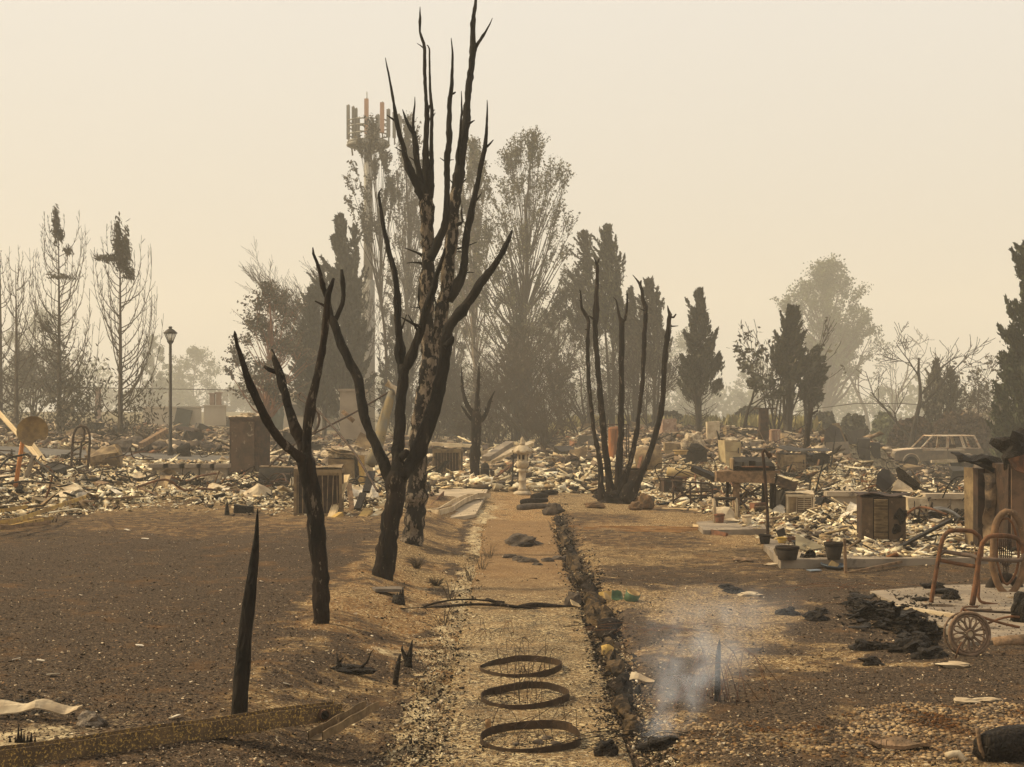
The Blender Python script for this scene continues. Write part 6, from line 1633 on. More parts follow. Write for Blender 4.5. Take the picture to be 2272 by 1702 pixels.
# --- burnt car
def suv():
    g = Vector(((2092 - CX) / F * 66, 66, CAMH - (1040 - HY) / F * 66))
    t = thing('burnt_car', 'burnt-out pale estate car without glass, parked before the brown hedge', 'car', g, .03, scale=(.87, .87, .87))
    L, Wd = 4.55, 1.75; x0 = -2.75
    body = mat('burnt_car_paint', (.58, .48, .35), (.40, .29, .19), (.26, .12, .06), scale=1.8, rough=.8, bump=.15, spot=(.52, .64))
    lowm = mat('burnt_car_lower', (.16, .13, .10), (.24, .19, .13), (.22, .105, .055), scale=1.8, rough=.8, bump=.15, spot=(.60, .70))
    prof = [(0, .42), (0, .80), (.12, .92), (1.10, 1.02), (1.15, 1.04), (4.45, 1.06), (4.55, .95), (4.55, .42)]
    q = MB(); n = len(prof)
    vs = [(x0 + x, -Wd / 2, z) for x, z in prof] + [(x0 + x, Wd / 2, z) for x, z in prof]
    q.add(vs, [tuple(range(n))[::-1], tuple(range(n, 2 * n))] + [(i, (i + 1) % n, n + (i + 1) % n, n + i) for i in range(n)])
    q.build('body', lowm, t)
    q = MB(); q.add([(x0 + .1, -Wd / 2 + .05, .95), (x0 + 1.15, -Wd / 2 + .05, 1.06), (x0 + 1.15, Wd / 2 - .05, 1.06), (x0 + .1, Wd / 2 - .05, .95), (x0 + .1, -Wd / 2 + .05, .93), (x0 + 1.15, -Wd / 2 + .05, 1.03), (x0 + 1.15, Wd / 2 - .05, 1.03), (x0 + .1, Wd / 2 - .05, .93)], [(0, 1, 2, 3), (7, 6, 5, 4), (0, 4, 5, 1), (2, 6, 7, 3), (1, 5, 6, 2), (3, 7, 4, 0)]); q.build('bonnet', body, t)
    MB().box((x0 + 3.05, 0, 1.70), (2.25, Wd * .84, .05), taper=.96).build('roof', body, t)
    for y in (-Wd * .45, Wd * .45):
        s_ = 1 if y > 0 else -1
        for (xa, xb, wdt, nm) in ((1.35, 1.98, .08, 'front_pillar'), (2.72, 2.78, .13, 'middle_pillar'), (3.62, 3.42, .14, 'rear_door_pillar'), (4.42, 4.12, .10, 'tail_pillar')):
            q = MB(); yb, yt = y, y * .90
            q.add([(x0 + xa - wdt / 2, yb - .03, 1.04), (x0 + xa + wdt / 2, yb - .03, 1.04), (x0 + xa + wdt / 2, yb + .03, 1.04), (x0 + xa - wdt / 2, yb + .03, 1.04), (x0 + xb - wdt / 2, yt - .03, 1.69), (x0 + xb + wdt / 2, yt - .03, 1.69), (x0 + xb + wdt / 2, yt + .03, 1.69), (x0 + xb - wdt / 2, yt + .03, 1.69)],
                  [(0, 3, 2, 1), (4, 5, 6, 7), (0, 1, 5, 4), (1, 2, 6, 5), (2, 3, 7, 6), (3, 0, 4, 7)]); q.build(nm, body, t)
        MB().box((x0 + 2.9, y * 1.0, 1.06), (3.1, .05, .05)).build('window_sill', body, t)
    for xs, wd in ((2.05, 1.28), (3.15, .86)):
        MB().box((x0 + xs, -Wd / 2 - .008, .76), (wd, .014, .46)).build('door', lowm, t)
        MB().box((x0 + xs, -Wd / 2 - .010, .99), (wd * .96, .014, .07)).build('door_trim', body, t)
    for x_ in (.85, 3.72):
        for y in (-Wd / 2 + .06, Wd / 2 - .06):
            w_ = MB().tube([(0, -.11, 0), (0, .11, 0)], [.33, .33], 20, smooth=False).build('wheel', COAL, t); w_.location = (x0 + x_, y, .33)
            MB().tube([(0, -.125 if y < 0 else .125, 0), (0, -.10 if y < 0 else .10, 0)], [.19, .19], 16, smooth=False).build('rim', RUSTD, w_)
        q = MB(); q.tube([(x0 + x_ + .43 * math.cos(a), -Wd / 2 - .01, .36 + .43 * math.sin(a)) for a in np.linspace(0, math.pi, 13)], .03, 6); q.build('wheel_arch', body, t)
    for y in (-.35, .38):
        MB().box((x0 + 2.1, y, 1.05), (.12, .5, .55), rot=(0, -.15, 0)).build('seat_frame', RUSTD, t)
    MB().box((x0 + 3.2, 0, 1.0), (.12, 1.2, .5), rot=(0, -.15, 0)).build('seat_frame', RUSTD, t)
    MB().box((x0 - .04, 0, .52), (.12, Wd * .96, .2)).build('bumper', RUSTD, t); MB().box((x0 + 4.6, 0, .52), (.12, Wd * .96, .2)).build('bumper', RUSTD, t)
suv()
plank((2066, 1024), (2150, 1022), 62, 62, .16, .12, CREAM, 'long white kerb-like trim lying in front of the burnt car', 'white_trim', 'trim', tw_=.0)

for k_, (x0_, x1_) in enumerate(((338, 368), (370, 404), (406, 440), (444, 470), (474, 500))):
    wallbox('low_wall', x0_, x1_, 1038, 1056, G(420, 1060).y, CONCD, ('first', 'second', 'third', 'fourth', 'fifth')[k_] + ' tan block of the low wall between the lane and the white rubble, from the left', 'wall block', .3)
for k_, (px_, py_) in enumerate(((275, 999), (300, 1001), (325, 1000), (350, 1002), (395, 1001), (430, 1000), (455, 1001), (300, 994), (340, 995))):
    q = MB().rock((.5, .3, .26), (0, 0, .12), .25, k_, 2); single('bank_stone', q, ROCKD, ('leftmost', 'second', 'third', 'fourth', 'fifth', 'sixth', 'rightmost', 'upper left', 'upper middle')[k_] + ' round stone of the row lining the far side of the lane', 'stone', G(px_, py_))
# --- grill on timber table
g, K = at(1668, 1143)
t = thing('grill_table', 'heavy charred timber table with a beam top and a drooping right end', 'table', g)
q = MB().box(((1652 - 1668) * K, 0, (1143 - 1057) * K), (128 * K, .30, 23 * K), rot=(0, .03, 0)); q.build('beam', BWOOD, t)
MB().box(((1743 - 1668) * K, 0, (1143 - 1071) * K), (46 * K, .28, 20 * K), rot=(0, .36, 0)).build('drooping_board', mat('dark_scorched_board', (.12, .08, .05), (.05, .037, .028), (.2, .14, .09), scale=4, rough=.9, bump=.5), t)
for (x, w_, yy, dark) in ((1633, 13, 0, 0), (1622, 6, .5, 1), (1715, 12, 0, 1), (1704, 7, .5, 1)):
    MB().box(((x - 1668) * K, yy, 40 * K), (w_ * K, .12, 80 * K), rot=(0, .02, 0)).build('leg', CHARB if dark else BWOOD, t)
MB().box((0, .3, (1143 - 1046) * K), (124 * K, .7, .05)).build('tabletop', BWOOD, t)
zt = (1143 - 1043) * K
g2 = Vector((g.x + 6 * K, g.y, g.z + zt))
t = thing('grill', 'black rectangular barbecue with a sloped lid standing on the timber table', 'barbecue', g2)
MB().box((0, .3, 5 * K), (92 * K, .55, 10 * K)).build('body', COAL, t)
q = MB(); w_ = 92 * K
q.add([(-w_ / 2, .0, 10 * K), (w_ / 2, .0, 10 * K), (w_ / 2, .58, 10 * K), (-w_ / 2, .58, 10 * K), (-w_ * .45, .10, 19 * K), (w_ * .45, .10, 19 * K), (w_ * .42, .52, 29 * K), (-w_ * .42, .52, 29 * K)], [(0, 1, 5, 4), (4, 5, 6, 7), (1, 2, 6, 5), (2, 3, 7, 6), (3, 0, 4, 7), (0, 3, 2, 1)])
lid = q.build('lid', mat('black_lid', (.022, .019, .017), (.04, .034, .028), (.09, .075, .06), scale=4, rough=.6, bump=.2, spot=(.7, .8)), t)
MATS['black_lid'].node_tree.nodes['Principled BSDF'].inputs['Roughness'].default_value = .95
MB().tube([(-w_ * .32, -.07, 9 * K), (w_ * .34, -.07, 9 * K)], .018, 8).build('handle', RUST, lid)
MB().box((-.05, -.02, 17 * K), (.12, .08, .09)).box((-.22, -.01, 15 * K), (.03, .05, .08)).build('latch', COAL, lid)
MB().box((-w_ * .50, .28, 15 * K), (.02, .5, 24 * K), jit=.01).build('side_plate', TANMET, t)
plank((1590, 1062), (1540, 1040), G(1590, 1140).y, G(1590, 1140).y + .4, .2, .1, COAL, 'black charred arm projecting left of the grill table')
folded(1745, 1110, [(1738, 1082, 0), (1750, 1085, 0), (1752, 1135, 0), (1722, 1136, 0), (1722, 1090, .2)], DARKMET, 'dark sheet standing behind the right legs of the grill table', Y=G(1720, 1140).y + .6)
for a, b_, lab in (((1637, 1075), (1680, 1104), 'upper rusty strut crossing below the grill table'), ((1660, 1098), (1688, 1080), 'lower rusty strut crossing below the grill table'), ((1637, 1102), (1672, 1146), 'dark rod slanting down from the grill table')):
    plank(a, b_, G(1660, 1143).y + .5, G(1660, 1143).y + .3, .04, .03, RUSTD, lab, 'iron_strut', 'strut')
crumpled(1688, 1140, 30, 30, TERRA, 'reddish lumpy clinker block under the grill table', .2, name='clinker_block', cat='block', jit=.3)
# --- pot builder
def pot(px, base, wtop, wbot, hp, m, label, rim=1.08, rot=(0, 0, 0), name='plant_pot', cat='plant pot', z=None, soil=True):
    g, K = at(px, base, .0)
    if z is not None: g = Vector((G(px, base).x, G(px, base).y, z)); K = g.y / F
    a, b_, h = wtop * K / 2, wbot * K / 2, hp * K
    t = thing(name, label, cat, g, rot=rot)
    MB().lathe([(b_, 0), (b_ * 1.02, h * .03), (a * .97, h * .78), (a * .92, h * .8), (b_ * .85, h * .15), (.01, h * .12)], 24).build('body', m, t)
    MB().lathe([(a * .93, h * .78), (a * rim, h * .80), (a * rim * 1.01, h * .97), (a * 1.0, h), (a * .90, h * .97), (a * .88, h * .8)], 24).build('rim', m, t)
    if soil: MB().lathe([(a * .86, h * .72), (.01, h * .76)], 16).build('soil', COAL, t)
    return t
pot(1697, 1207, 26, 20, 21, BLACKP, 'small dark pot holding the hooked iron pole', z=None)
pot(1735, 1205, 22, 16, 13, YGLZ, 'small yellow pot among the patio pots')
pot(1754, 1203, 24, 20, 12, TERRA, 'brown pot right of the small yellow pot')
pot(1779, 1217, 40, 28, 17, BGLZ, 'wide grey-blue bowl on the patio slab', rim=1.12)
pot(1850, 1248, 42, 28, 38, BLACKP, 'large black glazed pot on the patio slab', rim=1.06)
pot(1596, 1160, 24, 18, 20, TERRA, 'scorched clay pot inside the pale chair frame')
pot(1657, 1163, 23, 18, 20, CREAM, 'pale round pot right of the grill table left leg')
pot(1510, 1060, 32, 26, 10, OCHRE, 'wide ochre bowl on top of the folding stand', z=G(1510, 1110).z + .78)
t = pot(1747, 1246, 52, 40, 30, BLACKP, 'dark broken planter with a jagged edge at the patio corner', rim=1.02, rot=(.0, .0, .3), name='broken_planter', cat='planter')
pot(1793, 1236, 22, 16, 20, COAL, 'tipped round black pot between the planter and the large black pot', rot=(1.2, .3, 0))
crumpled(1783, 1238, 18, 14, COAL, 'small black charred cube among the patio pots', .5, (.2, .4), 'charred_block', 'block')
folded(1760, 1240, [(1722, 1232, 0), (1716, 1218, 0), (1722, 1212, 0), (1728, 1230, 0), (1772, 1240, 0)], CREAM, 'curled pale strip hanging over the broken planter', dy=.1)
folded(1820, 1225, [(1766, 1185, .9), (1800, 1200, .5), (1832, 1214, .1), (1790, 1222, 0), (1766, 1215, 0)], GLASSY, 'greenish grey board lying flat among the pots', dy=.8, name='board', cat='board')
folded(1735, 1195, [(1722, 1178, 0), (1740, 1170, .3), (1744, 1186, .3), (1728, 1192, 0)], DARKMET, 'dark tile leaning behind the small yellow pot', dy=.3)
folded(1745, 1190, [(1728, 1188, 0), (1752, 1178, .4), (1757, 1188, .4), (1733, 1197, 0)], OCHRE, 'yellow tile lying behind the small yellow pot', dy=.3)
# blue plate with shard
g, K = at(1848, 1262)
q = MB().lathe([(.02, .0), (15 * K, .004), (27 * K, .035), (28 * K, .045), (27 * K, .03), (15 * K, -.006), (.02, -.01)], 28)
single('plate', q, BLUEP, 'blue-grey plate lying before the large black pot', 'plate', g + Vector((0, 0, .03)), (.1, .06, 0))
folded(1850, 1262, [(1838, 1254, 0), (1846, 1243, .1), (1862, 1252, .1), (1858, 1258, 0)], OCHRE, 'ochre shard standing on the blue-grey plate', dy=.1, name='pottery_shard', cat='shard')
q = MB().sheet(.16, .10, 3, 3, .02, .008); single('pottery_shard', q, BLUEP, 'small blue shard left of the blue-grey plate', 'shard', G(1806, 1270) + Vector((0, 0, .02)), (0, .1, .4))
# green cup
g, K = at(1397, 1332)
t = thing('broken_cup', 'broken green cup lying open on the right lawn', 'cup', g, rot=(.35, .25, .3))
MB().lathe([(8 * K, 0), (16 * K, 4 * K), (18 * K, 24 * K), (16.5 * K, 24 * K), (14 * K, 6 * K), (.01, 4 * K)], 8).build('outer_shell', GREENP, t)
MB().lathe([(13 * K, 7 * K), (15.8 * K, 26 * K), (15 * K, 26 * K), (11 * K, 8 * K)], 8).build('inner_lining', OCHRE, t)
for px_, py_, m_, lab in ((1352, 1333, OCHRE, 'ochre pottery shard left of the green cup'), (1343, 1331, YWOOD, 'yellow scrap beside the charred edging left of the green cup'), (1370, 1332, GREENP, 'flat green shard touching the green cup'), (1278, 1350, WOOD, 'pale curled scrap at the end of the fallen branch')):
    q = MB().sheet(.13, .09, 4, 4, .04, .008, 8, px_); single('pottery_shard', q, m_, lab, 'shard', G(px_, py_) + Vector((0, 0, .03)), (.5, .3, .4))
# shepherd's hook
g = G(1700, 1203)
rod([(1703, 1200, g.y), (1703, 1150, g.y), (1699, 1080, g.y), (1694, 1020, g.y), (1692, 1003, g.y), (1696, 998, g.y), (1701, 1004, g.y), (1708, 1016, g.y), (1711, 1012, g.y), (1708, 1005, g.y)], .022, RUSTD, 'tall rusty hooked pole standing in the small dark pot', 'hooked_pole', 'pole', step=.05)
# folding stand, pale chair frame
g, K = at(1540, 1128)
t = thing('folding_stand', 'rusty folding stand of thin crossed legs under the ochre bowl', 'stand', g)
def L3(parts, Y, g, r=.022, m=RUSTD, name='leg'):
    for pts in parts:
        MB().tube([P(px, py, Y + dy) - g for px, py, dy in pts], r, 6).build(name, m, t)
L3([[(1490, 1066, 0), (1530, 1070, 0), (1578, 1074, 0)], [(1490, 1066, 0), (1500, 1082, 0), (1500, 1085, 0)], [(1531, 1070, 0), (1533, 1127, 0)], [(1580, 1074, 0), (1582, 1124, 0)], [(1493, 1070, .4), (1494, 1118, .4)], [(1555, 1064, .5), (1556, 1110, .5)], [(1495, 1078, 0), (1545, 1116, .2)], [(1545, 1078, 0), (1492, 1112, .2)], [(1522, 1092, .2), (1580, 1090, .2)], [(1500, 1100, .2), (1582, 1100, .2)]], g.y, g)
g, K = at(1610, 1160)
t = thing('chair_frame', 'pale burnt chair frame on the small concrete pad', 'chair', g)
L3([[(1587, 1163, 0), (1585, 1125, 0), (1583, 1106, 0)], [(1634, 1158, .2), (1634, 1120, .2), (1632, 1106, .2)]], g.y, g, .03, CREAM)
L3([[(1583, 1106, 0), (1632, 1106, .2)], [(1585, 1107, .5), (1632, 1107, .6)]], g.y, g, .028, DARKMET, 'rail')
L3([[(1590, 1105, .5), (1592, 1150, .5)], [(1636, 1105, .7), (1636, 1148, .7)]], g.y, g, .022, RUSTD, 'leg')
q = MB().sheet(.5, .28, 6, 3, .10, .01, 3, 4); single('curved_sheet', q, CREAM, 'curved pale sheet slumped through the pale chair frame', 'metal sheet', G(1612, 1158) + Vector((0, 0, .14)), (.3, .5, -.2))
plank((1540, 1172), (1610, 1184), G(1540, 1172).y, G(1610, 1184).y, .12, .05, WOOD, 'pale board on the near edge of the small concrete pad', tw_=1.5)
# round low walls
wallbox('low_wall', 1842, 1916, 1101, 1124, G(1880, 1128).y, CONC, 'short smoke-stained concrete wall left of the louvred cabinet', 'wall', .2)
wallbox('low_wall', 2060, 2140, 1107, 1140, G(2100, 1150).y, CONC, 'concrete wall stub right of the louvred cabinet', 'wall', .2)
t = appliance(2036, 1160, 48, 62, CREAM, 'cream stove with a sooty top right behind the louvred cabinet', -.1, ash=False, door=True)
folded(1975, 1085, [(1944, 1075, 0), (1947, 1050, .1), (1958, 1040, .3), (1972, 1042, .4), (1990, 1062, .2), (1978, 1078, .1), (1960, 1092, 0)], SHED, 'grey folded metal sheet on the rubble above the louvred cabinet', Y=25)
folded(2015, 1085, [(1993, 1036, .5), (2003, 1042, .4), (2042, 1074, 0), (2040, 1084, 0), (2030, 1080, 0), (2000, 1060, .4)], COAL, 'black metal trough tilted above the louvred cabinet', Y=25, th=.12)
folded(2000, 1090, [(1978, 1088, 0), (1992, 1062, .2), (2022, 1082, .2), (2028, 1092, 0)], CREAM, 'pale grey tile leaning above the louvred cabinet', Y=24.6)
crumpled(1826, 1128, 34, 26, COAL, 'dark open bucket-like wreck right of the pale square air conditioner', .3, (0, .5), jit=.2)
# tyre-like hoop, tub
g = G(2105, 1165)
t = thing('steel_hoop', 'bent grey steel hoop half buried in the rubble', 'hoop', g, rot=(.9, .2, .4))
for k in range(2): MB().tube([((.42 - .05 * k) * math.cos(a), (.36 - .05 * k) * math.sin(a), .02 * k) for a in np.linspace(0, 5.3, 22)], .03, 6).build('band', mat('bare_steel', (.26, .24, .2), (.16, .14, .12), (.4, .32, .22), scale=4, rough=.5, metal=.4, bump=.1), t)
crumpled(1942, 1075, 26, 14, TANMET, 'small tan casing in front of the right driveway', .2)
# planks and rods in the right rubble (each traced)
for i, (a, b_, w_, m_, lab) in enumerate([
    ((1865, 1160), (1910, 1120), .07, BWOOD, 'dark lath leaning against the left side of the louvred cabinet'), ((1872, 1172), (1915, 1140), .06, BWOOD, 'second lath under the leaning dark lath'),
    ((1690, 1152), (1850, 1138), .05, BWOOD, 'long thin stick below the pale square air conditioner'), ((1640, 1128), (1760, 1152), .05, BWOOD, 'thin stick running from the grill table to the right'),
    ((1720, 1165), (1880, 1172), .07, CHARB, 'long charred branch lying above the patio pots'), ((1760, 1172), (1900, 1160), .05, BWOOD, 'pale brown stick crossing the charred branch'),
    ((1990, 1217), (2110, 1153), .06, DARKMET, 'straight dark bar slanting up behind the rusty chairs'), ((2010, 1215), (2075, 1185), .08, WOOD, 'pale lath below the slanting dark bar'),
    ((1876, 1192), (1962, 1234), .05, DARKMET, 'thin dark bar slanting down to the patio edge'), ((1960, 1244), (2120, 1237), .06, DARKMET, 'long flat bar lying along the patio edge'),
    ((1880, 1272), (2000, 1246), .03, BWOOD, 'thin cane lying in front of the patio edge'), ((1965, 1205), (2000, 1232), .12, BWOOD, 'curved brown board below the louvred cabinet'),
    ((1455, 1060), (1490, 1020), .05, BWOOD, 'crooked stick left of the yellow-tan roll'), ((1545, 1010), (1590, 1045), .12, COAL, 'charred board slanting before the tan refrigerator shell'),
    ((1735, 1028), (1800, 990), .07, BWOOD, 'curved pale pole leaning on the tan double-doored cabinet'), ((1800, 1010), (1845, 1050), .07, BWOOD, 'pale pole slanting down right of the tan cabinet'),
    ((1470, 1128), (1580, 1132), .06, WOOD, 'pale stick lying in front of the folding stand'), ((2080, 1080), (2145, 1062), .08, CHARB, 'charred stick on the pale rubble right of the driveway'),
    ((1560, 1140), (1590, 1130), .05, CHARB, 'small black stick left of the pale chair frame'), ((1848, 1046), (1990, 1058), .10, BWOOD, 'flat brown board before the right driveway')]):
    Ya, Yb = G(min(max(a[0], 5), 2265), a[1]).y, G(min(b_[0], 2265), b_[1]).y
    if abs(Ya - Yb) > 6: Yb = Ya + .8
    plank(a, b_, Ya, Yb, w_, .03, m_, lab, 'stick' if w_ < .1 else 'board', 'stick' if w_ < .1 else 'board')
plank((1876, 1272), (1874, 1194), G(1876, 1272).y, G(1876, 1272).y, .035, .03, BWOOD, 'thin upright cane standing before the large black pot', 'garden_cane', 'cane')
# pile of thin brown poles on the ground
for i in range(5):
    y0_ = 1168 + i * 2.6
    plank((1262 + 6 * i, y0_), (1560 - 12 * i, y0_ + 3 + (i % 2)), G(1262, y0_ + 3).y, G(1500, y0_ + 5).y, .035, .03, mat('orange_cane', (.34, .185, .075), (.22, .12, .055), (.06, .045, .03), scale=5, rough=.7, bump=.2, spot=(.62, .7)),
          ('rearmost', 'second', 'middle', 'fourth', 'nearest')[i] + ' of the long orange canes lying right of the path', 'garden_cane', 'cane', 'canes lying across the right lawn', seg=8, bend=.03)
plank((1578, 1182), (1612, 1190), G(1578, 1184).y, G(1612, 1190).y, .10, .05, TERRA, 'short red-brown board end at the small concrete pad', tw_=1.4)

# --- melted appliances at the right edge
g = G(2180, 1190)
Yr = 20.0
def edge_box(name, x0, x1, top, bot, m, label, cat, d, Y=Yr, rz=0):
    K = Y / F; x = ((x0 + x1) / 2 - CX) * K
    z0_ = min(float(H(x, Y)), CAMH - (bot - HY) * K)
    t = thing(name, label, cat, (x, Y, z0_), rz)
    h = CAMH - (top - HY) * K - z0_; w = (x1 - x0) * K
    return t, w, h, d, K
t, w, h, d, K = edge_box('burnt_appliance', 2178, 2240, 1040, 1150, TANMET, 'buckled tan appliance with wire grilles at the right edge', 'appliance', .6, rz=.1)
MB().box((-w * .5, .1, h / 2), (.10, .16, h)).build('corner_post', RUSTD, t)
MB().box((0, .3, h / 2), (w, .5, h), jit=.03).build('body', TANMET, t)
MB().sheet(w * .5, h * .8, 5, 8, .10, .012, 3, 4, Matrix.Rotation(R(88), 4, 'X')).build('buckled_panel', mat('scorched_panel', (.26, .175, .10), (.07, .052, .04), (.34, .25, .15), scale=4, rough=.8, bump=.3), t).location = (-w * .22, -.06, h * .55)
for k in range(6):
    MB().tube([(w * (.10 + k * .07), -.04, h * .1), (w * (.10 + k * .07), -.04, h * .95)], .008, 5).build('grille_wire', RUSTD, t)
MB().sheet(w * 1.2, .8, 6, 4, .14, .014, 2, 6).build('top_sheet', DARKMET, t).location = (0, .3, h + .04)
t, w, h, d, K = edge_box('burnt_appliance', 2238, 2330, 1030, 1160, RUSTD, 'tall dark rusted appliance cut by the right edge', 'appliance', .6, Y=19.4)
MB().box((0, .3, h / 2), (w, .6, h), jit=.02).build('body', RUSTD, t)
MB().box((-w * .25, -.02, h * .5), (w * .4, .03, h * .9)).build('door', mat('brown_scorched_panel', (.17, .10, .06), (.09, .06, .04), (.04, .03, .025), scale=3, rough=.8, bump=.3), t)
q = MB().rock((.30, .22, .26), (0, 0, 0), .5, 3, 3); single('charred_lump', q, COAL, 'black charred lump on top of the tall appliance at the right edge', 'charred lump', P(2262, 1000, 19.6))
folded(2240, 1060, [(2238, 1018, 0), (2285, 1005, .2), (2285, 1055, .2), (2252, 1042, 0)], RUST, 'rust-brown sheet folded below the black lump at the right edge', Y=19.0)
q = MB().sheet(.62, .3, 8, 4, .10, .02, 4, 8); single('charred_slab', q, COAL, 'flat black charred piece lying on the buckled appliance', 'charred piece', P(2165, 1022, 20.2), (.1, .05, .1))

# --- rusty garden chairs at the right
RC = mat('orange_rust_tube', (.15, .068, .032), (.08, .042, .024), (.24, .145, .08), scale=9, rough=.75, bump=.3, spot=(.62, .72))
Yc = G(2066, 1337).y
def smooth_tube(pts, Y, g, r, m, name, t, step=.04, n=10):
    q = resample([(P(px, py, Y + dy) - g, r) for px, py, dy in pts], step)
    return MB().tube([p for p, _ in q], r, n).build(name, m, t)
g = G(2110, 1340)
t = thing('metal_chair_frame', 'rusted tubular garden chair frame with two rounded arm hoops', 'chair', g)
smooth_tube([(2066, 1337, 0), (2074, 1285, 0), (2083, 1235, 0), (2089, 1205, 0), (2096, 1188, 0), (2110, 1178, .05), (2140, 1177, .1), (2160, 1180, .1), (2172, 1190, .1), (2178, 1205, .1), (2177, 1240, .1)], Yc, g, .022, RC, 'arm_hoop', t)
smooth_tube([(2158, 1342, -.25), (2166, 1295, -.25), (2172, 1240, -.25), (2180, 1205, -.25), (2190, 1193, -.25), (2210, 1188, -.2), (2240, 1190, -.15), (2258, 1196, -.15), (2268, 1210, -.15), (2272, 1240, -.15)], Yc, g, .024, RC, 'arm_hoop', t)
smooth_tube([(2085, 1229, 0), (2095, 1224, 0), (2120, 1228, 0), (2160, 1234, -.1), (2178, 1240, -.2), (2230, 1243, -.2), (2262, 1243, -.2), (2275, 1230, -.2)], Yc, g, .022, mat('grey_rust_tube', (.15, .10, .07), (.09, .065, .05), (.24, .16, .1), scale=9, rough=.7, bump=.3), 'seat_rail', t)
smooth_tube([(2086, 1243, 0), (2120, 1250, 0), (2165, 1257, -.1)], Yc, g, .020, RC, 'seat_rail', t)
smooth_tube([(2165, 1225, -.1), (2168, 1262, -.1), (2172, 1300, -.1), (2174, 1333, -.15), (2215, 1342, -.1), (2275, 1352, 0)], Yc, g, .015, RC, 'stretcher', t)
smooth_tube([(2168, 1262, -.1), (2162, 1300, -.25), (2155, 1343, -.3)], Yc, g, .02, RC, 'leg', t)
g2 = G(2240, 1330)
t = thing('oval_chair_back', 'oval rusted chair back with a lattice centre, behind the arm hoops', 'chair', g2)
Yo = Yc + .9
smooth_tube([(2203, 1240, 0), (2206, 1180, 0), (2215, 1150, 0), (2232, 1135, 0), (2248, 1138, 0), (2262, 1160, 0), (2272, 1200, 0), (2274, 1240, 0), (2266, 1280, 0), (2248, 1312, 0), (2232, 1318, 0), (2216, 1300, 0), (2203, 1262, 0), (2200, 1235, 0)], Yo, g2, .035, mat('brown_rust_flat', (.20, .115, .06), (.12, .075, .045), (.32, .22, .14), scale=6, rough=.8, bump=.3), 'outer_hoop', t)
smooth_tube([(2212, 1200, 0), (2214, 1170, 0), (2224, 1152, 0), (2236, 1150, 0), (2246, 1160, 0), (2256, 1195, 0), (2260, 1240, 0), (2252, 1275, 0), (2234, 1297, 0), (2222, 1280, 0), (2212, 1240, 0), (2212, 1200, 0)], Yo, g2, .014, RC, 'inner_hoop', t)
for k in range(7):
    smooth_tube([(2219 + k * 4, 1196, 0), (2218 + k * 4.3, 1225, 0), (2221 + k * 3.6, 1250 + 8 * math.sin(k * .5), 0)], Yo, g2, .007, RUSTD, 'lattice_bar', t, n=5)
for k in range(5):
    smooth_tube([(2218, 1200 + k * 11, 0), (2246, 1202 + k * 11, 0)], Yo, g2, .005, RUSTD, 'lattice_bar', t, n=5)
for k in range(4):
    smooth_tube([(2226 + k * 4, 1250, 0), (2228 + k * 2, 1290, 0)], Yo, g2, .005, RUSTD, 'lattice_bar', t, n=5)
rr = 47 * (Yo + .3) / F
tb = single('tyre', MB().tube([(rr * .8 * math.cos(a), 0, rr * .8 * math.sin(a)) for a in np.linspace(0, 2 * math.pi, 25)], rr * .24, 10, cap=False), BLACKP, 'black tyre standing half buried behind the oval chair back', 'tyre', P(2228, 1318, Yo + .4), (0, 0, .2))
# ornamental wheel
g = G(2151, 1455); Kw = g.y / F; r_ = 48 * Kw
t = thing('ornamental_wheel', 'round rusted iron wheel with petal-shaped spokes, at the edge of the terrace', 'iron wheel', g + Vector((0, 0, 48 * Kw)), rot=(-.12, 0, .12))
WM = mat('wheel_rust', (.21, .135, .085), (.13, .085, .055), (.34, .24, .16), scale=14, rough=.8, bump=.3)
def ring(rad, tr, name, m, parent, y=0, n=32, flat=1): 
    return MB().tube([(rad * math.cos(a), y, rad * math.sin(a)) for a in np.linspace(0, 2 * math.pi, n + 1)], tr, 8, cap=False).build(name, m, parent)
ring(r_ * .97, .014, 'rim', WM, t); ring(r_ * .84, .009, 'inner_rim', WM, t)
ring(r_ * .97, .008, 'rear_rim', WM, t, y=.10)
MB().tube([(0, -.02, 0), (0, .02, 0)], [r_ * .17, r_ * .17], 20, smooth=False).build('hub', CREAM, t); ring(r_ * .18, .009, 'hub_ring', WM, t, y=-.02, n=20)
for k in range(12):
    a0 = 2 * math.pi * k / 12 + .13
    pts = []
    for s_ in np.linspace(0, 2 * math.pi, 19):
        rr_ = r_ * (.50 - .30 * math.cos(s_)); da = .21 * math.sin(s_)
        pts.append((rr_ * math.cos(a0 + da), 0, rr_ * math.sin(a0 + da)))
    MB().tube(pts, .0065, 6, cap=False).build('petal_spoke', WM, t)
g = G(2190, 1380)
t = thing('cart_frame', 'rusted flat-bar frame of the garden cart lying above the iron wheel', 'cart frame', g)
smooth_tube([(2130, 1365, 0), (2136, 1350, .1), (2150, 1346, .2), (2170, 1347, .2)], g.y - .5, g, .008, RC, 'bar', t)
smooth_tube([(2136, 1352, .1), (2170, 1366, .1), (2220, 1382, .1), (2262, 1392, .1)], g.y - .5, g, .012, RC, 'bar', t)
smooth_tube([(2140, 1353, .3), (2200, 1357, .3), (2270, 1361, .3)], g.y - .2, g, .012, RUSTD, 'bar', t)
smooth_tube([(2190, 1384, .1), (2215, 1374, .1), (2242, 1368, .1), (2262, 1369, .1)], g.y - .5, g, .010, RC, 'handle', t)
smooth_tube([(2120, 1462, 0), (2126, 1440, 0), (2134, 1425, 0)], G(2120, 1462).y, g, .006, RC, 'bar', t)
plank((1990, 1347), (2128, 1368), G(1990, 1352).y, G(2128, 1372).y, .07, .04, CREAM, 'long pale bar lying on the terrace left of the iron wheel')
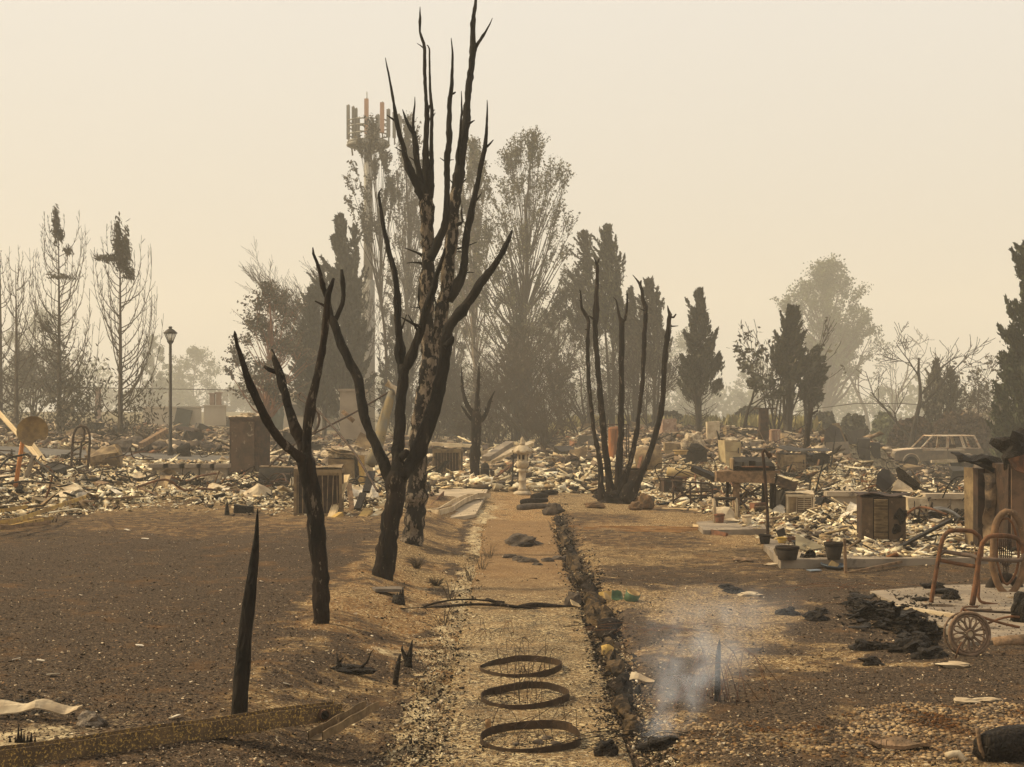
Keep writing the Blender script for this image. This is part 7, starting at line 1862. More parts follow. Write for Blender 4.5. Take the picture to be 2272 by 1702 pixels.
q = MB().rock((.09, .09, .15), (0, 0, .10), .35, 4, 3); single('charred_stump', q, COAL, 'black charred block at the right edge beside the cart frame', 'charred block', G(2266, 1380))
rod([(2205, 1428, G(2205, 1432).y), (2240, 1424, G(2240, 1430).y), (2290, 1420, G(2270, 1430).y)], .05, BWOOD, 'round brown log lying right of the iron wheel', 'log', 'log', n=12, lump=.1)
# small charred lumps on terrace
for px_, py_, r1, lab in ((2109, 1330, .05, 'small black charred stub standing on the terrace'), (2043, 1334, .05, 'flat black charred lump left of the chair leg'), (2100, 1318, .07, 'black charred stick lump behind the chair leg'), (2070, 1306, .08, 'flat charred board piece at the terrace edge')):
    q = MB().rock((r1 * 1.8, r1, r1 * (1.6 if 'stub' in lab else .45)), (0, 0, r1 * .4), .4, px_); single('charred_lump', q, COAL, lab, 'charred lump', G(px_, py_))

# --- heap of charred shingles
g0 = G(1990, 1380)
t = thing('charred_wood_pile', 'fan-shaped heap of black charred wood shingles on the terrace corner', 'wood pile', g0)
rs = np.random.RandomState(5)
proto = [MB().box((0, 0, 0), (.035, .20, .012), jit=.006), MB().box((0, 0, 0), (.05, .26, .016), jit=.01), MB().box((0, 0, 0), (.06, .12, .02), jit=.012)]
pm = []
for i in range(190):
    u_ = rs.rand(); px_ = 1895 + 180 * u_ + rs.normal() * 8
    py_ = 1350 + 62 * u_ + rs.normal() * (16 - 6 * u_)
    gg = G(px_, py_)
    hgt = .13 * math.exp(-((px_ - 2000) / 60) ** 2) * math.exp(-((py_ - 1378) / 26) ** 2) * rs.rand()
    k = int(rs.randint(0, 3))
    if len(pm) <= k or i < 3:
        k = i if i < 3 else k
    if i < 3:
        o = proto[i].build('shingle', COAL, t); pm.append(o)
    else:
        o = pm[k].copy(); sc.collection.objects.link(o); o.parent = t
    o.location = gg - g0 + Vector((0, 0, hgt + .012)); o.rotation_euler = (rs.normal() * .25 - .15, rs.normal() * .35, rs.normal() * .35 + (.75 - .9 * u_))
for i, (px_, py_, r1, lab) in enumerate([(1933, 1475, .055, 'small round black lump on the right lawn'), (2012, 1448, .09, 'large jagged black lump left of the iron wheel'), (2062, 1462, .08, 'flat black lump below the jagged lump'), (1808, 1376, .07, 'elongated black cinder above the smoking stake'), (1750, 1364, .06, 'thin black cinder piece at the middle of the right lawn'),
                                          (1895, 1344, .07, 'black cinder lump at the left tip of the shingle heap'), (1920, 1442, .08, 'spread of black cinders on the right lawn'), (1965, 1440, .05, 'small black cinder right of the cinder spread'), (2035, 1432, .07, 'black crumbling cinder just below the shingle heap'), (1820, 1362, .05, 'small cinder right of the elongated one'), (1630, 1316, .06, 'charred root lump on the right lawn'), (1612, 1306, .05, 'small upright charred root on the right lawn')]):
    q = MB().rock((r1 * 1.5, r1, r1 * .7), (0, 0, r1 * .35), .5, i + 3, 3); single('charred_lump', q, COAL, lab, 'charred lump', G(px_, py_))
for i, (px_, py_, r1, m_, lab) in enumerate([(2115, 1478, .07, CREAM, 'pale flat stone below the iron wheel'), (2142, 1559, .06, CREAM, 'pale flat stone at the right of the burnt lawn'), (2190, 1555, .05, CREAM, 'small pale stone near the right edge'), (1664, 1322, .08, CREAM, 'pale driftwood splinter beside the charred root lump'), (1648, 1245, .09, BWOOD, 'curved bark strip lying left of the patio corner'), (1715, 1255, .06, CREAM, 'pale splinter at the patio corner')]):
    q = MB().rock((r1 * 1.6, r1 * .8, r1 * .3), (0, 0, r1 * .15), .3, i + 31, 3); single('flat_stone' if i < 3 else 'wood_splinter', q, m_, lab, 'stone' if i < 3 else 'splinter', G(px_, py_))

# --- lower right corner: charred log, curved horn, nail board
g = G(2235, 1690)
q = resample([(P(2180, 1662, g.y), .075), (P(2215, 1656, g.y + .05), .105), (P(2260, 1655, g.y + .1), .12), (P(2330, 1655, g.y + .1), .12)], .03)
b0 = q[0][0]; MB().tube([p - b0 for p, _ in q], [r for _, r in q], 16, lump=.25, seed=9).build('charred_log', COAL, None, b0, 'thick charred log in the lower right corner', 'log')
rod([(2168, 1616, g.y), (2171, 1636, g.y), (2176, 1662, g.y), (2186, 1682, g.y), (2210, 1692, g.y)], .012, BWOOD, 'curved pointed root rising in front of the charred log', 'curved_root', 'root', step=.03, lump=.3)
rod([(2100, 1678, g.y), (2125, 1672, g.y + .02), (2140, 1690, g.y)], .02, CREAM, 'pale curved root left of the charred log', 'curved_root', 'root', step=.03, lump=.3)
q = MB().sheet(.34, .10, 7, 2, .03, .02, 6, 4); q.build('board', BWOOD, None, G(1995, 1664) + Vector((0, 0, .03)), 'scorched board bristling with nails on the pebbles', 'board', rot=(0, .05, -.15))
t = bpy.context.scene.objects['board'] if False else None
for i in range(7):
    px_ = 1955 + i * 13; gg = G(px_, 1664)
    MB().tube([(0, 0, .01), (RNG.uniform(-.015, .015), 0, .055)], .0022, 5).build('nail', RUSTD, None, gg, 'rusty nail standing in the scorched board on the pebbles', 'nail', 'nails in the scorched board')

# --- centre path: timbers, boulders, mound
def timber(p0, p1, r, m, label, name='timber', cat='timber', sq=.7, seed=0):
    a, b_ = G(*p0), G(*p1)
    q = resample([(a, r), ((a + b_) / 2 + Vector((0, 0, .01)), r * 1.05), (b_, r * .95)], .06)
    return MB().tube([p - a + Vector((0, 0, r * .6)) for p, _ in q], [x for _, x in q], 8, lump=.3, seed=seed).build(name, m, None, a, label, cat)
timber((1150, 1132), (1212, 1128), .065, ROCKD, 'nearest brown timber step across the path', 'timber_step', 'step')
timber((1158, 1119), (1212, 1114), .06, CHARB, 'second timber step across the path', 'timber_step', 'step')
timber((1182, 1108), (1212, 1104), .07, CHARB, 'third timber step across the path', 'timber_step', 'step')
timber((1203, 1099), (1235, 1097), .06, CHARB, 'farthest thin timber step across the path', 'timber_step', 'step')
q = MB().rock((.17, .13, .16), (0, 0, .10), .3, 2, 3); single('boulder', q, ROCKD, 'dark brown boulder at the right side of the timber steps', 'boulder', G(1227, 1143))
q = MB().rock((.26, .2, .13), (0, 0, .02), .45, 6, 3); single('earth_mound', q, ROCKD, 'low scorched earth mound in the middle of the path', 'mound', G(1160, 1210))
q = MB().rock((.10, .05, .04), (0, 0, .03), .4, 8, 2); single('dark_hollow', q, COAL, 'black hollow in front of the scorched earth mound', 'ash pocket', G(1165, 1212) + Vector((0, -.16, 0)))  # solid black lump painted as the shade inside the mound's opening
for i, (px_, py_, r1, lab) in enumerate([(1134, 1236, .075, 'round sooty stone at the left of the stone row'), (1152, 1241, .08, 'second sooty stone of the row across the path'), (1172, 1246, .09, 'long sooty stone in the row across the path'), (1215, 1244, .07, 'grey flat stone in the row across the path'), (1238, 1240, .07, 'pale grey stone near the right end of the row'), (1260, 1236, .055, 'small stone ending the row beside the edging'), (1192, 1252, .05, 'small flat stone in front of the row')]):
    q = MB().rock((r1 * 1.4, r1 * .8, r1 * .6), (0, 0, r1 * .2), .2, i, 3); single('stone', q, ROCKD, lab, 'stone', G(px_, py_ + 3))
for i, (px_, py_, a_, b_, lab) in enumerate([(1319, 1127, .22, .07, 'flat brown stone left of the five-stem clump'), (1404, 1118, .13, .12, 'squarish reddish rock at the foot of the clump'), (1411, 1132, .14, .10, 'lower reddish rock in front of the squarish one'), (1432, 1130, .16, .18, 'rounded brown rock at the right of the rock group'), (1388, 1116, .10, .08, 'small reddish rock touching the root crown')]):
    q = MB().rock((a_, .12, b_), (0, 0, b_ * .7), .25, i + 3, 3); single('rock', q, ROCKR, lab, 'rock', G(px_, py_))

# fallen branch across the path
g = G(1150, 1350)
rod([(1148, 1351, g.y - .05), (1180, 1345, g.y), (1230, 1347, g.y), (1262, 1350, g.y), (1290, 1345, g.y)], .030, CHARB, 'charred fallen branch lying across the path', 'fallen_branch', 'branch', n=8, step=.05, lump=.35)
rod([(890, 1352, G(890, 1352).y), (960, 1348, g.y), (1050, 1341, g.y), (1140, 1345, g.y - .1), (1200, 1352, g.y - .1)], .014, CHARB, 'long thin burnt branch reaching left over the gutter', 'fallen_branch', 'branch', n=6, step=.06, lump=.3)
rod([(940, 1346, g.y), (985, 1334, g.y), (1040, 1330, g.y + .1), (1120, 1336, g.y + .1)], .010, CHARB, 'arched thin twig above the fallen branches', 'fallen_branch', 'branch', n=6, step=.06, lump=.3)
rod([(1080, 1330, g.y + .3), (1120, 1342, g.y), (1180, 1352, g.y - .05)], .018, CHARB, 'short dark branch crossing the fallen branches', 'fallen_branch', 'branch', n=6, step=.06, lump=.3)
q = MB().rock((.09, .08, .09), (0, 0, .05), .3, 12, 3); single('boulder', q, ROCKD, 'brown boulder at the right end of the fallen branch', 'boulder', G(1272, 1345))
rod([(1250, 1392, G(1250, 1392).y), (1280, 1390, G(1280, 1390).y), (1305, 1387, G(1305, 1387).y)], .012, CHARB, 'thin dark stick on the path left of the edging', 'stick', 'stick', lump=.3, step=.05)
# slab and stump left of gutter
q = MB().sheet(.30, .26, 4, 4, .01, .03, 3, 5); single('flat_stone', q, mat('slate_slab', (.15, .12, .09), (.10, .08, .062), (.25, .2, .14), scale=6, rough=.9, bump=.4), 'flat slate slab beside the jagged stump', 'stone', G(860, 1318) + Vector((0, 0, .02)), (0, .03, .3))
g, K = at(885, 1341, .02)
t = thing('charred_stump', 'short jagged black stump next to the slate slab', 'stump', g)
MB().tube([(0, 0, 0), (0, 0, 12 * K), (.0, 0, 24 * K)], [15 * K, 14 * K, 11 * K], 10, lump=.25).build('base', COAL, t)
for dx, hh in ((-9, 26), (-3, 30), (3, 36), (8, 42)): MB().tube([(dx * K, 0, 15 * K), (dx * K * 1.1, 0, hh * K)], [5 * K, .6 * K], 6, lump=.3, seed=dx).build('splinter', COAL, t)
# charred sticks at the bank
q = resample(traced([(877, 1524, 7), (880, 1495, 6.5), (885, 1470, 5), (888, 1450, 1.5)], G(877, 1521).y), .03); b0 = q[0][0]
MB().tube([p - b0 for p, _ in q], [r for _, r in q], 8, lump=.2).build('charred_stick', COAL, None, b0, 'single upright charred stick left of the forked one', 'burnt stick')
g = G(906, 1480)
t = thing('charred_fork', 'small forked charred sapling stub beside the left gutter', 'burnt stick', g)
for pts in ([(906, 1483, 11), (907, 1465, 8), (911, 1445, 5), (915, 1420, 1.2)], [(906, 1475, 6), (898, 1455, 5), (892, 1440, 3), (893, 1432, .8)]):
    q = resample(traced(pts, g.y), .03); MB().tube([p - g for p, _ in q], [r for _, r in q], 8, lump=.25).build('prong', COAL, t)
g = G(770, 1490)
q = MB().rock((.17, .08, .03), (0, 0, .01), .6, 15, 3); single('char_patch', q, COAL, 'low mat of black char round the burnt bush root', 'char mat', g + Vector((-.03, 0, 0)))
t = thing('charred_root', 'burnt bush root with thin black prongs on the bank', 'burnt root', g)
for pts in ([(712, 1486, 2), (735, 1491, 5), (765, 1493, 7), (790, 1490, 5), (804, 1478, 3), (815, 1468, 2.2), (822, 1450, 1.2), (829, 1440, .6)], [(750, 1492, 9), (752, 1478, 7), (750, 1466, 3), (747, 1448, 1)], [(752, 1470, 3), (758, 1464, 1.5), (762, 1458, .7)], [(800, 1486, 4), (812, 1470, 2), (820, 1462, .8)]):
    q = resample(traced(pts, g.y), .03); MB().tube([p - g for p, _ in q], [r for _, r in q], 7, lump=.35, seed=len(pts)).build('prong', COAL, t)
def tuft(px, py, label, n=70, hgt=.16, w=.12, m=TWIGW, seed=0):
    rs = np.random.RandomState(seed); g = G(px, py)
    segs = []
    for i in range(n):
        a = rs.uniform(0, 6.28); b_ = np.array([math.cos(a) * w * .35 * rs.rand(), math.sin(a) * w * .35 * rs.rand(), 0])
        e = b_ + np.array([math.cos(a) * w * rs.uniform(.3, 1.1), math.sin(a) * w * rs.uniform(.3, 1), hgt * rs.uniform(.3, 1)])
        mdl = (b_ + e) / 2 + np.array([0, 0, hgt * .2])
        segs += [(b_, mdl, .0035, .003), (mdl, e, .003, .0015)]
    o = seg_mesh('grass_tuft', segs, m, None, 3); o.location = g
    return tag(o, label, 'grass tuft', None, None)
tuft(925, 1262, 'dry grey grass tuft between the pale-barked tree and the gutter', seed=1)
tuft(968, 1300, 'small scorched grass tuft at the gutter above the stump', seed=2, hgt=.1)
tuft(1290, 1300, 'scorched grass tuft on the charred edging', seed=3, hgt=.1)
for i, (px_, py_) in enumerate([(1085, 1240), (1070, 1265), (1000, 1330), (985, 1390), (1045, 1290)]):
    tuft(px_, py_, ('thin bare weed at the head of the left gutter', 'bare weed in the left gutter beside the path edge', 'bare weed where the thin branch crosses the gutter', 'bare weed in the gutter below the fallen branch', 'small weed midway up the left gutter')[i], n=12, hgt=.24, w=.14, seed=10 + i, m=TWIGW)

# --- charred timber edging, right of the path
EDGE = mat('half_burnt_timber', (.020, .014, .009), (.085, .055, .028), (.26, .17, .075), scale=10, rough=.95, bump=1.0, bscale=24, kind='crackle', spot=(.60, .67), spotscale=14)
rs = np.random.RandomState(3)
edge_pts = [(1236, 1150), (1246, 1172), (1252, 1195), (1262, 1218), (1270, 1245), (1284, 1275), (1298, 1305), (1318, 1335), (1330, 1362), (1344, 1395), (1352, 1430), (1360, 1470), (1376, 1510), (1386, 1555), (1392, 1600), (1400, 1640)]
labs = ['farthest', 'second farthest', 'third farthest', 'fourth farthest', 'knotty', 'split', 'hollow', 'thick ribbed', 'largest rounded', 'blackened broad', 'yellow-stained', 'crumbled', 'slender', 'upright splintered', 'nearest']
for i in range(15):
    a, b_ = G(*edge_pts[i]), G(*edge_pts[i + 1])
    r1 = (.05, .05, .06, .05, .07, .06, .07, .075, .095, .085, .06, .055, .05, .05, .04)[i] * 1.25
    dd_ = b_ - a; g0_ = rs.uniform(.0, .12); g1_ = rs.uniform(.78, .95)
    pts_ = []
    for k in range(7):
        u_ = g0_ + (g1_ - g0_) * k / 6
        w_ = (.45, .95, 1.0, .8, 1.05, .85, .35)[k] * rs.uniform(.65, 1.15)
        pts_.append((a + dd_ * u_ + Vector((rs.normal() * .022 + .02 * math.sin(i * 2.3), 0, rs.normal() * .008)), r1 * w_))
    q = MB().tube([p - a + Vector((0, 0, r1 * .30)) for p, _ in pts_], [x for _, x in pts_], 9, lump=.75, seed=i * 3, smooth=False)
    for k in range(3):
        p0 = pts_[int(rs.randint(1, 6))][0] - a; q.tube([p0, p0 + Vector((rs.normal() * .05, rs.normal() * .05, r1 * rs.uniform(.6, 1.5)))], [r1 * .35, .004], 5, lump=.4, seed=k, smooth=False)
    q.build('edging_timber', EDGE if i % 3 else CHARB, None, a, labs[i] + ' charred timber of the edging right of the path', 'edging timber', 'charred timbers edging the path')
for i, (px_, py_, hh, lab) in enumerate([(1308, 1318, .16, 'upright black splinter in the middle of the edging'), (1294, 1290, .12, 'short black splinter in the upper edging'), (1395, 1560, .14, 'brown splinter standing in the lower edging'), (1358, 1480, .16, 'thin black splinter near the yellow-stained edging timber'), (1412, 1545, .10, 'square charred stub right of the lower edging'), (1330, 1385, .10, 'black splinter on the large rounded timber')]):
    g, K = at(px_, py_)
    MB().tube([(0, 0, 0), (.01, 0, hh * .6), (.02, 0, hh)], [.035, .025, .006], 7, lump=.4, seed=i).build('splinter', COAL, None, g, lab, 'splinter')
q = MB().sheet(.11, .08, 6, 4, .035, .006, 9, 4); single('bark_curl', q, YWOOD, 'yellow-tan curl of bark lying on the edging', 'bark piece', G(1350, 1462) + Vector((0, 0, .07)), (.7, .2, .3))
q = MB().sheet(.18, .06, 6, 4, .03, .006, 9, 7); single('bark_curl', q, CREAM, 'pale curved strip right of the lower edging', 'bark piece', G(1425, 1520) + Vector((0, 0, .04)), (.4, .2, -.2))
q = MB().rock((.06, .05, .06), (0, 0, .03), .4, 5, 3); single('charred_lump', q, COAL, 'black charred lump at the lower end of the edging', 'charred lump', G(1345, 1678))
# charcoal crumbs: stuff
def crumbs(name, cx, cy, sx_, sy_, n, smin, smax, label, seed, col=(.02, .017, .015)):
    def samp(r_, k):
        px_ = r_.normal(cx, sx_, k); py_ = r_.normal(cy, sy_, k)
        y = 6572 / np.maximum(py_ - 914, 60); y = np.clip(y, 7.5, 90)
        return (px_ - CX) / F * y, y
    return shards(name, n, samp, smin, smax, [(*col, 3), (.06, .045, .033, 1), (.4, .32, .22, .35)], label, seed, zstack=.02, flat=.5, powr=1.5, sticks=.02)
crumbs('charcoal_crumbs', 1355, 1590, 22, 42, 900, .008, .035, 'charcoal crumbs heaped along the lower edging', 1)
for _k in range(6): crumbs('charcoal_crumbs', (1245, 1262, 1290, 1318, 1345, 1372)[_k], (1170, 1225, 1290, 1350, 1440, 1520)[_k], 10 + 3 * _k, 26 + 3 * _k, 800, .01, .05, ('beside the farthest edging timbers', 'beside the knotty edging timber', 'beside the split edging timber', 'beside the ribbed edging timber', 'beside the yellow-stained edging timber', 'beside the slender edging timber')[_k].join(('charcoal and ash crumbs ', '')), 20 + _k)
crumbs('charcoal_crumbs', 1990, 1385, 55, 25, 900, .012, .05, 'charcoal crumbs round the shingle heap', 2)
crumbs('hoop_litter', 1180, 1650, 55, 12, 900, .006, .02, 'dark ash and pebbles inside the nearest hoop', 41, (.06, .045, .035))
crumbs('hoop_litter', 1166, 1556, 46, 8, 700, .006, .02, 'dark ash inside the middle hoop', 42, (.05, .04, .03))
crumbs('hoop_litter', 1158, 1490, 42, 7, 600, .006, .02, 'dark ash inside the farthest hoop', 43, (.05, .04, .03))
crumbs('charcoal_crumbs', 1000, 1640, 60, 40, 500, .008, .03, 'charcoal bits in the near end of the left gutter', 3)
crumbs('charcoal_crumbs', 960, 1460, 25, 60, 350, .008, .03, 'charcoal bits scattered in the left gutter', 4)
crumbs('charcoal_crumbs', 60, 1640, 60, 16, 600, .008, .04, 'black cinders in the lower left corner', 5, (.05, .045, .04))

# --- hoops with wire cages on the path
def hoop(px, py, wp, label, seed, open_=.2):
    g = G(px, py); K = g.y / F; r = wp * K / 2
    rs = np.random.RandomState(seed)
    t = thing('barrel_hoop', label, 'metal hoop', g, seed * .7)
    hgt = .050; vs = []; fs = []; n = 72; turns = 1.16
    for i in range(n + 1):
        a = 2 * math.pi * turns * i / n
        rr = r * (1 - .085 * i / n) * (1 + .025 * math.sin(2 * a + seed * 1.3) + .012 * math.sin(5 * a + seed))
        tilt = .020 * math.sin(a + seed) + .006 * math.sin(3 * a + seed)
        for k, (dr, z) in enumerate(((0, 0), (0, hgt), (-.004, hgt), (-.004, 0))):
            vs.append(((rr + dr) * math.cos(a), (rr + dr) * math.sin(a), z + tilt + .004))
    for i in range(n):
        for k in range(4): fs.append((i * 4 + k, i * 4 + (k + 1) % 4, i * 4 + 4 + (k + 1) % 4, i * 4 + 4 + k))
    q = MB(); q.add(vs, fs); q.build('band', HOOP, t)
    for k in range(8):
        a = rs.uniform(0, 6.28); rr = r * rs.uniform(.2, .95)
        p0 = Vector((rr * math.cos(a), rr * math.sin(a), 0)); h_ = rs.uniform(.18, .34)
        pts = [(p0, .0016), (p0 + Vector((rs.normal() * .02, 0, h_ * .5)), .0016), (p0 + Vector((rs.normal() * .05, rs.normal() * .03, h_)), .0016), (p0 + Vector((rs.normal() * .14, rs.normal() * .05, h_ * rs.uniform(.5, 1.1))), .0014)]
        q = resample(pts, .02); MB().tube([p for p, _ in q], .0023, 4).build('wire', RUSTD, t)
HOOP = mat('brown_hoop_iron', (.060, .038, .024), (.038, .026, .018), (.13, .075, .035), scale=9, rough=.8, bump=.3, metal=.1, spot=(.60, .70))
hoop(1180, 1650, 234, 'nearest and largest of the three iron hoops on the path', 1)
hoop(1166, 1556, 206, 'middle of the three iron hoops on the path', 2)
hoop(1158, 1490, 190, 'farthest of the three iron hoops on the path', 3)
for i, (px_, py_, r1, lab) in enumerate([(1195, 1652, .028, 'dark pebble inside the nearest hoop'), (1212, 1642, .026, 'larger dark pebble inside the nearest hoop'), (1232, 1654, .024, 'brown pebble at the right inside the nearest hoop'), (1146, 1656, .02, 'small dark pebble at the left inside the nearest hoop')]):
    q = MB().rock((r1 * 1.3, r1, r1 * .7), (0, 0, r1 * .4), .2, i, 2); single('pebble', q, ROCKD, lab, 'pebble', G(px_, py_))
q = MB().sheet(.035, .07, 3, 4, .02, .004, 20, 4, Matrix.Rotation(R(80), 4, 'X')); single('dry_leaf', q, mat('tan_leaf', (.36, .22, .10), (.24, .15, .08), None, scale=20, rough=.9, bump=0), 'dry tan leaf caught on the rim of the nearest hoop', 'leaf', G(1083, 1630) + Vector((0, 0, .06)))

# --- second stake and wires on the right, smoke
gS = G(1592, 1556)
q = resample(traced([(1592, 1562, 7), (1592, 1530, 7), (1593, 1490, 6.5), (1594, 1455, 6), (1596, 1430, 3.5), (1597, 1418, .8)], gS.y), .03)
MB().tube([p - gS for p, _ in q], [r for _, r in q], 8, lump=.15).build('charred_stake', COAL, None, gS, 'short thin charred stake standing in the drifting smoke', 'stake')
def wires(px, py, n, label, seed, L=.9, h=.5, spread=.7, m=RUST):
    rs = np.random.RandomState(seed); g = G(px, py); t = thing('wire_tangle', label, 'wire tangle', g)
    for i in range(n):
        a = rs.uniform(-.8, math.pi + .8); p0 = Vector((rs.normal() * .1, rs.normal() * .08, 0))
        d = Vector((math.cos(a) * spread, -abs(math.sin(a)) * .2, 0)); hh = h * rs.uniform(.3, 1)
        pts = [(p0, 1), (p0 + d * .25 * L + Vector((0, 0, hh)), 1), (p0 + d * .6 * L + Vector((0, 0, hh * .9)), 1), (p0 + d * L * rs.uniform(.8, 1.2) + Vector((0, 0, .01)), 1)]
        q = resample(pts, .05); MB().tube([p for p, _ in q], .0022, 4).build('wire', m, t)
wires(1600, 1556, 16, 'sprung cage of thin rusty wires round the thin stake', 4, .7, .42, .6)
wires(1420, 1660, 14, 'bundle of thin burnt wires at the foot of the smoke', 5, .55, .10, 1.0, COAL)
wires(1440, 1400, 9, 'row of fine rusty wires lying across the right lawn', 6, .8, .06, 1.0)
wires(1900, 1310, 8, 'fine rusty wires lying on the lawn before the patio', 7, .9, .10, 1.0)
wires(1120, 1415, 5, 'thin looping wires standing on the path above the hoops', 8, .25, .22, .5)
g = G(1440, 1672)
q = MB().rock((.12, .06, .05), (0, 0, .03), .5, 5, 3); single('charred_lump', q, COAL, 'smouldering black ember heap giving off the smoke', 'ember heap', g + Vector((.08, .05, 0)))

def smoke():
    g = G(1440, 1660)
    m = bpy.data.materials.new('smoke'); m.use_nodes = True
    n, l = m.node_tree.nodes, m.node_tree.links; n.clear()
    o = n.new('ShaderNodeOutputMaterial'); pv = n.new('ShaderNodeVolumePrincipled'); l.new(pv.outputs[0], o.inputs['Volume'])
    pv.inputs['Color'].default_value = (.78, .86, 1.0, 1)
    geo = n.new('ShaderNodeTexCoord'); sp = n.new('ShaderNodeSeparateXYZ'); l.new(geo.outputs['Object'], sp.inputs[0])
    def M(op, a, b=None, c=False):
        t = n.new('ShaderNodeMath'); t.operation = op; t.use_clamp = c
        for i, v in enumerate((a, b)):
            if v is None: continue
            if isinstance(v, (int, float)): t.inputs[i].default_value = v
            else: l.new(v, t.inputs[i])
        return t.outputs[0]
    nz = n.new('ShaderNodeTexNoise'); nz.inputs['Scale'].default_value = 6.5; nz.inputs['Detail'].default_value = 4; l.new(geo.outputs['Object'], nz.inputs['Vector'])
    # the plume leans right as it rises: centre line x = 0.50 z + ..., growing wider
    z = sp.outputs[2]
    cxl = M('MULTIPLY', M('POWER', M('MAXIMUM', z, 0.0), 0.8), .54)
    wv = M('MULTIPLY', M('SUBTRACT', nz.outputs[0], .5), .34)
    dx = M('ADD', M('SUBTRACT', sp.outputs[0], cxl), M('MULTIPLY', wv, M('ADD', z, .1)))
    r = M('ADD', M('MULTIPLY', z, .36), .05)
    q2 = M('ADD', M('POWER', M('DIVIDE', dx, r), 2.0), M('POWER', M('DIVIDE', sp.outputs[1], r), 2.0))
    fall = M('POWER', 2.718, M('MULTIPLY', q2, -1.1))
    up = M('SUBTRACT', 1.0, M('POWER', M('DIVIDE', z, .98), 3.0), True)
    dn = n.new('ShaderNodeMapRange'); dn.inputs[1].default_value = .40; dn.inputs[2].default_value = .68; l.new(nz.outputs[0], dn.inputs[0])
    den = M('MULTIPLY', M('MULTIPLY', fall, up), M('MULTIPLY', dn.outputs[0], M('DIVIDE', 1.2, M('ADD', r, .10))))
    gate = n.new('ShaderNodeMapRange'); gate.inputs[1].default_value = 0.0; gate.inputs[2].default_value = .05; l.new(z, gate.inputs[0])
    l.new(M('MULTIPLY', den, gate.outputs[0]), pv.inputs['Density'])
    b = MB().box((.46, 0, .52), (1.8, .8, 1.0))
    o_ = b.build('smoke', m, None, g + Vector((-.02, 0, 0)), 'thin blue-grey wisp of smoke drifting up from the embers', None, None, 'stuff')
smoke()

# --- box gutter, lower left
Yg_ = 8.55
GUT = mat('speckled_yellow_gutter', (.13, .085, .045), (.075, .05, .03), (.42, .27, .075), scale=9, rough=.7, bump=.4, spot=(.54, .60), spotscale=75)
a, b_ = G(0, 1704), G(750, 1676)
a = a + (a - b_) * .12
for v in (a, b_): pass
_m = max(float(H(a.x + (b_.x - a.x) * k / 30, a.y + (b_.y - a.y) * k / 30 - .03)) for k in range(31))
a.z = max(float(H(a.x, a.y)), _m - .02) + .0; b_.z = max(float(H(b_.x, b_.y)), _m - .02) + .015
t = thing('metal_gutter', 'long speckled yellow metal box gutter lying across the lower left', 'gutter', a)
d = b_ - a; L = d.length; dn = d.normalized(); up = Vector((0, 0, 1)); sd = dn.cross(up).normalized()
def uchan(L0, L1, w, h, m, name, parent, off=Vector((0, 0, 0)), dd=dn):
    s_ = dd.cross(up).normalized(); q = MB(); vs = []
    prof = [(-w / 2, h), (-w / 2, 0), (w / 2, 0), (w / 2, h), (w / 2 - .006, h), (w / 2 - .006, .006), (-w / 2 + .006, .006), (-w / 2 + .006, h)]
    N = 10; fs = []
    for i in range(N + 1):
        c = dd * (L0 + (L1 - L0) * i / N) + off
        for x, z in prof: vs.append(c + s_ * x + up * (z + .004 * math.sin(i * 1.7)))
    for i in range(N):
        for k in range(8): fs.append((i * 8 + k, i * 8 + (k + 1) % 8, i * 8 + 8 + (k + 1) % 8, i * 8 + 8 + k))
    q.add(vs, fs); return q.build(name, m, parent)
uchan(0, L, .10, .095, GUT, 'channel', t)
oc = dn * (L - .13) + up * .045
MB().tube([oc + sd * .050, oc + sd * .078], [.033, .033], 20, smooth=False).build('outlet', RUST, t)
MB().tube([oc + sd * .0782, oc + sd * .0800], [.026, .026], 20, smooth=False).build('outlet_hole', COAL, t)
e0 = G(700, 1700); e1 = G(826, 1656); e0.z = max(float(H(e0.x, e0.y)), b_.z - .06) + .05; e1.z = max(float(H(e1.x, e1.y)), e0.z - .04) + .05
t = thing('gutter_offcut', 'short pale gutter offcut lying over the end of the long gutter', 'gutter', e0)
dd = (e1 - e0).normalized()
uchan(0, (e1 - e0).length, .09, .05, mat('dull_tan_gutter', (.19, .13, .07), (.11, .075, .042), (.30, .21, .11), scale=8, rough=.7, bump=.3), 'channel', t, dd=dd)
# pale crumpled strip, root spikes, stones
g = G(-20, 1600)
q = MB().sheet(.95, .075, 34, 4, .028, .010, 11, 12); single('crumpled_strip', q, CREAM, 'crumpled pale strip of metal lying along the lower left', 'metal strip', G(92, 1596) + Vector((-.25, .0, .06)), (.5, 0, .02))
q = MB().rock((.075, .05, .045), (0, 0, .03), .5, 6, 3); single('ash_lump', q, mat('grey_ash_lump', (.25, .2, .15), (.12, .1, .08), (.04, .035, .03), scale=20, rough=1, bump=1), 'grey crumbly lump at the end of the pale strip', 'ash lump', G(200, 1612))
g = G(45, 1648)
t = thing('charred_root', 'cluster of short black root spikes in the lower left corner', 'burnt root', g)
for dx, hh in ((-22, 14), (-4, 42), (2, 30), (8, 20), (16, 16), (24, 22), (-10, 12), (32, 10)):
    K = g.y / F; MB().tube([(dx * K, 0, -.01), (dx * K * 1.05, 0, hh * K)], [4.5 * K, .8 * K], 7, lump=.4, seed=dx).build('spike', COAL, t)
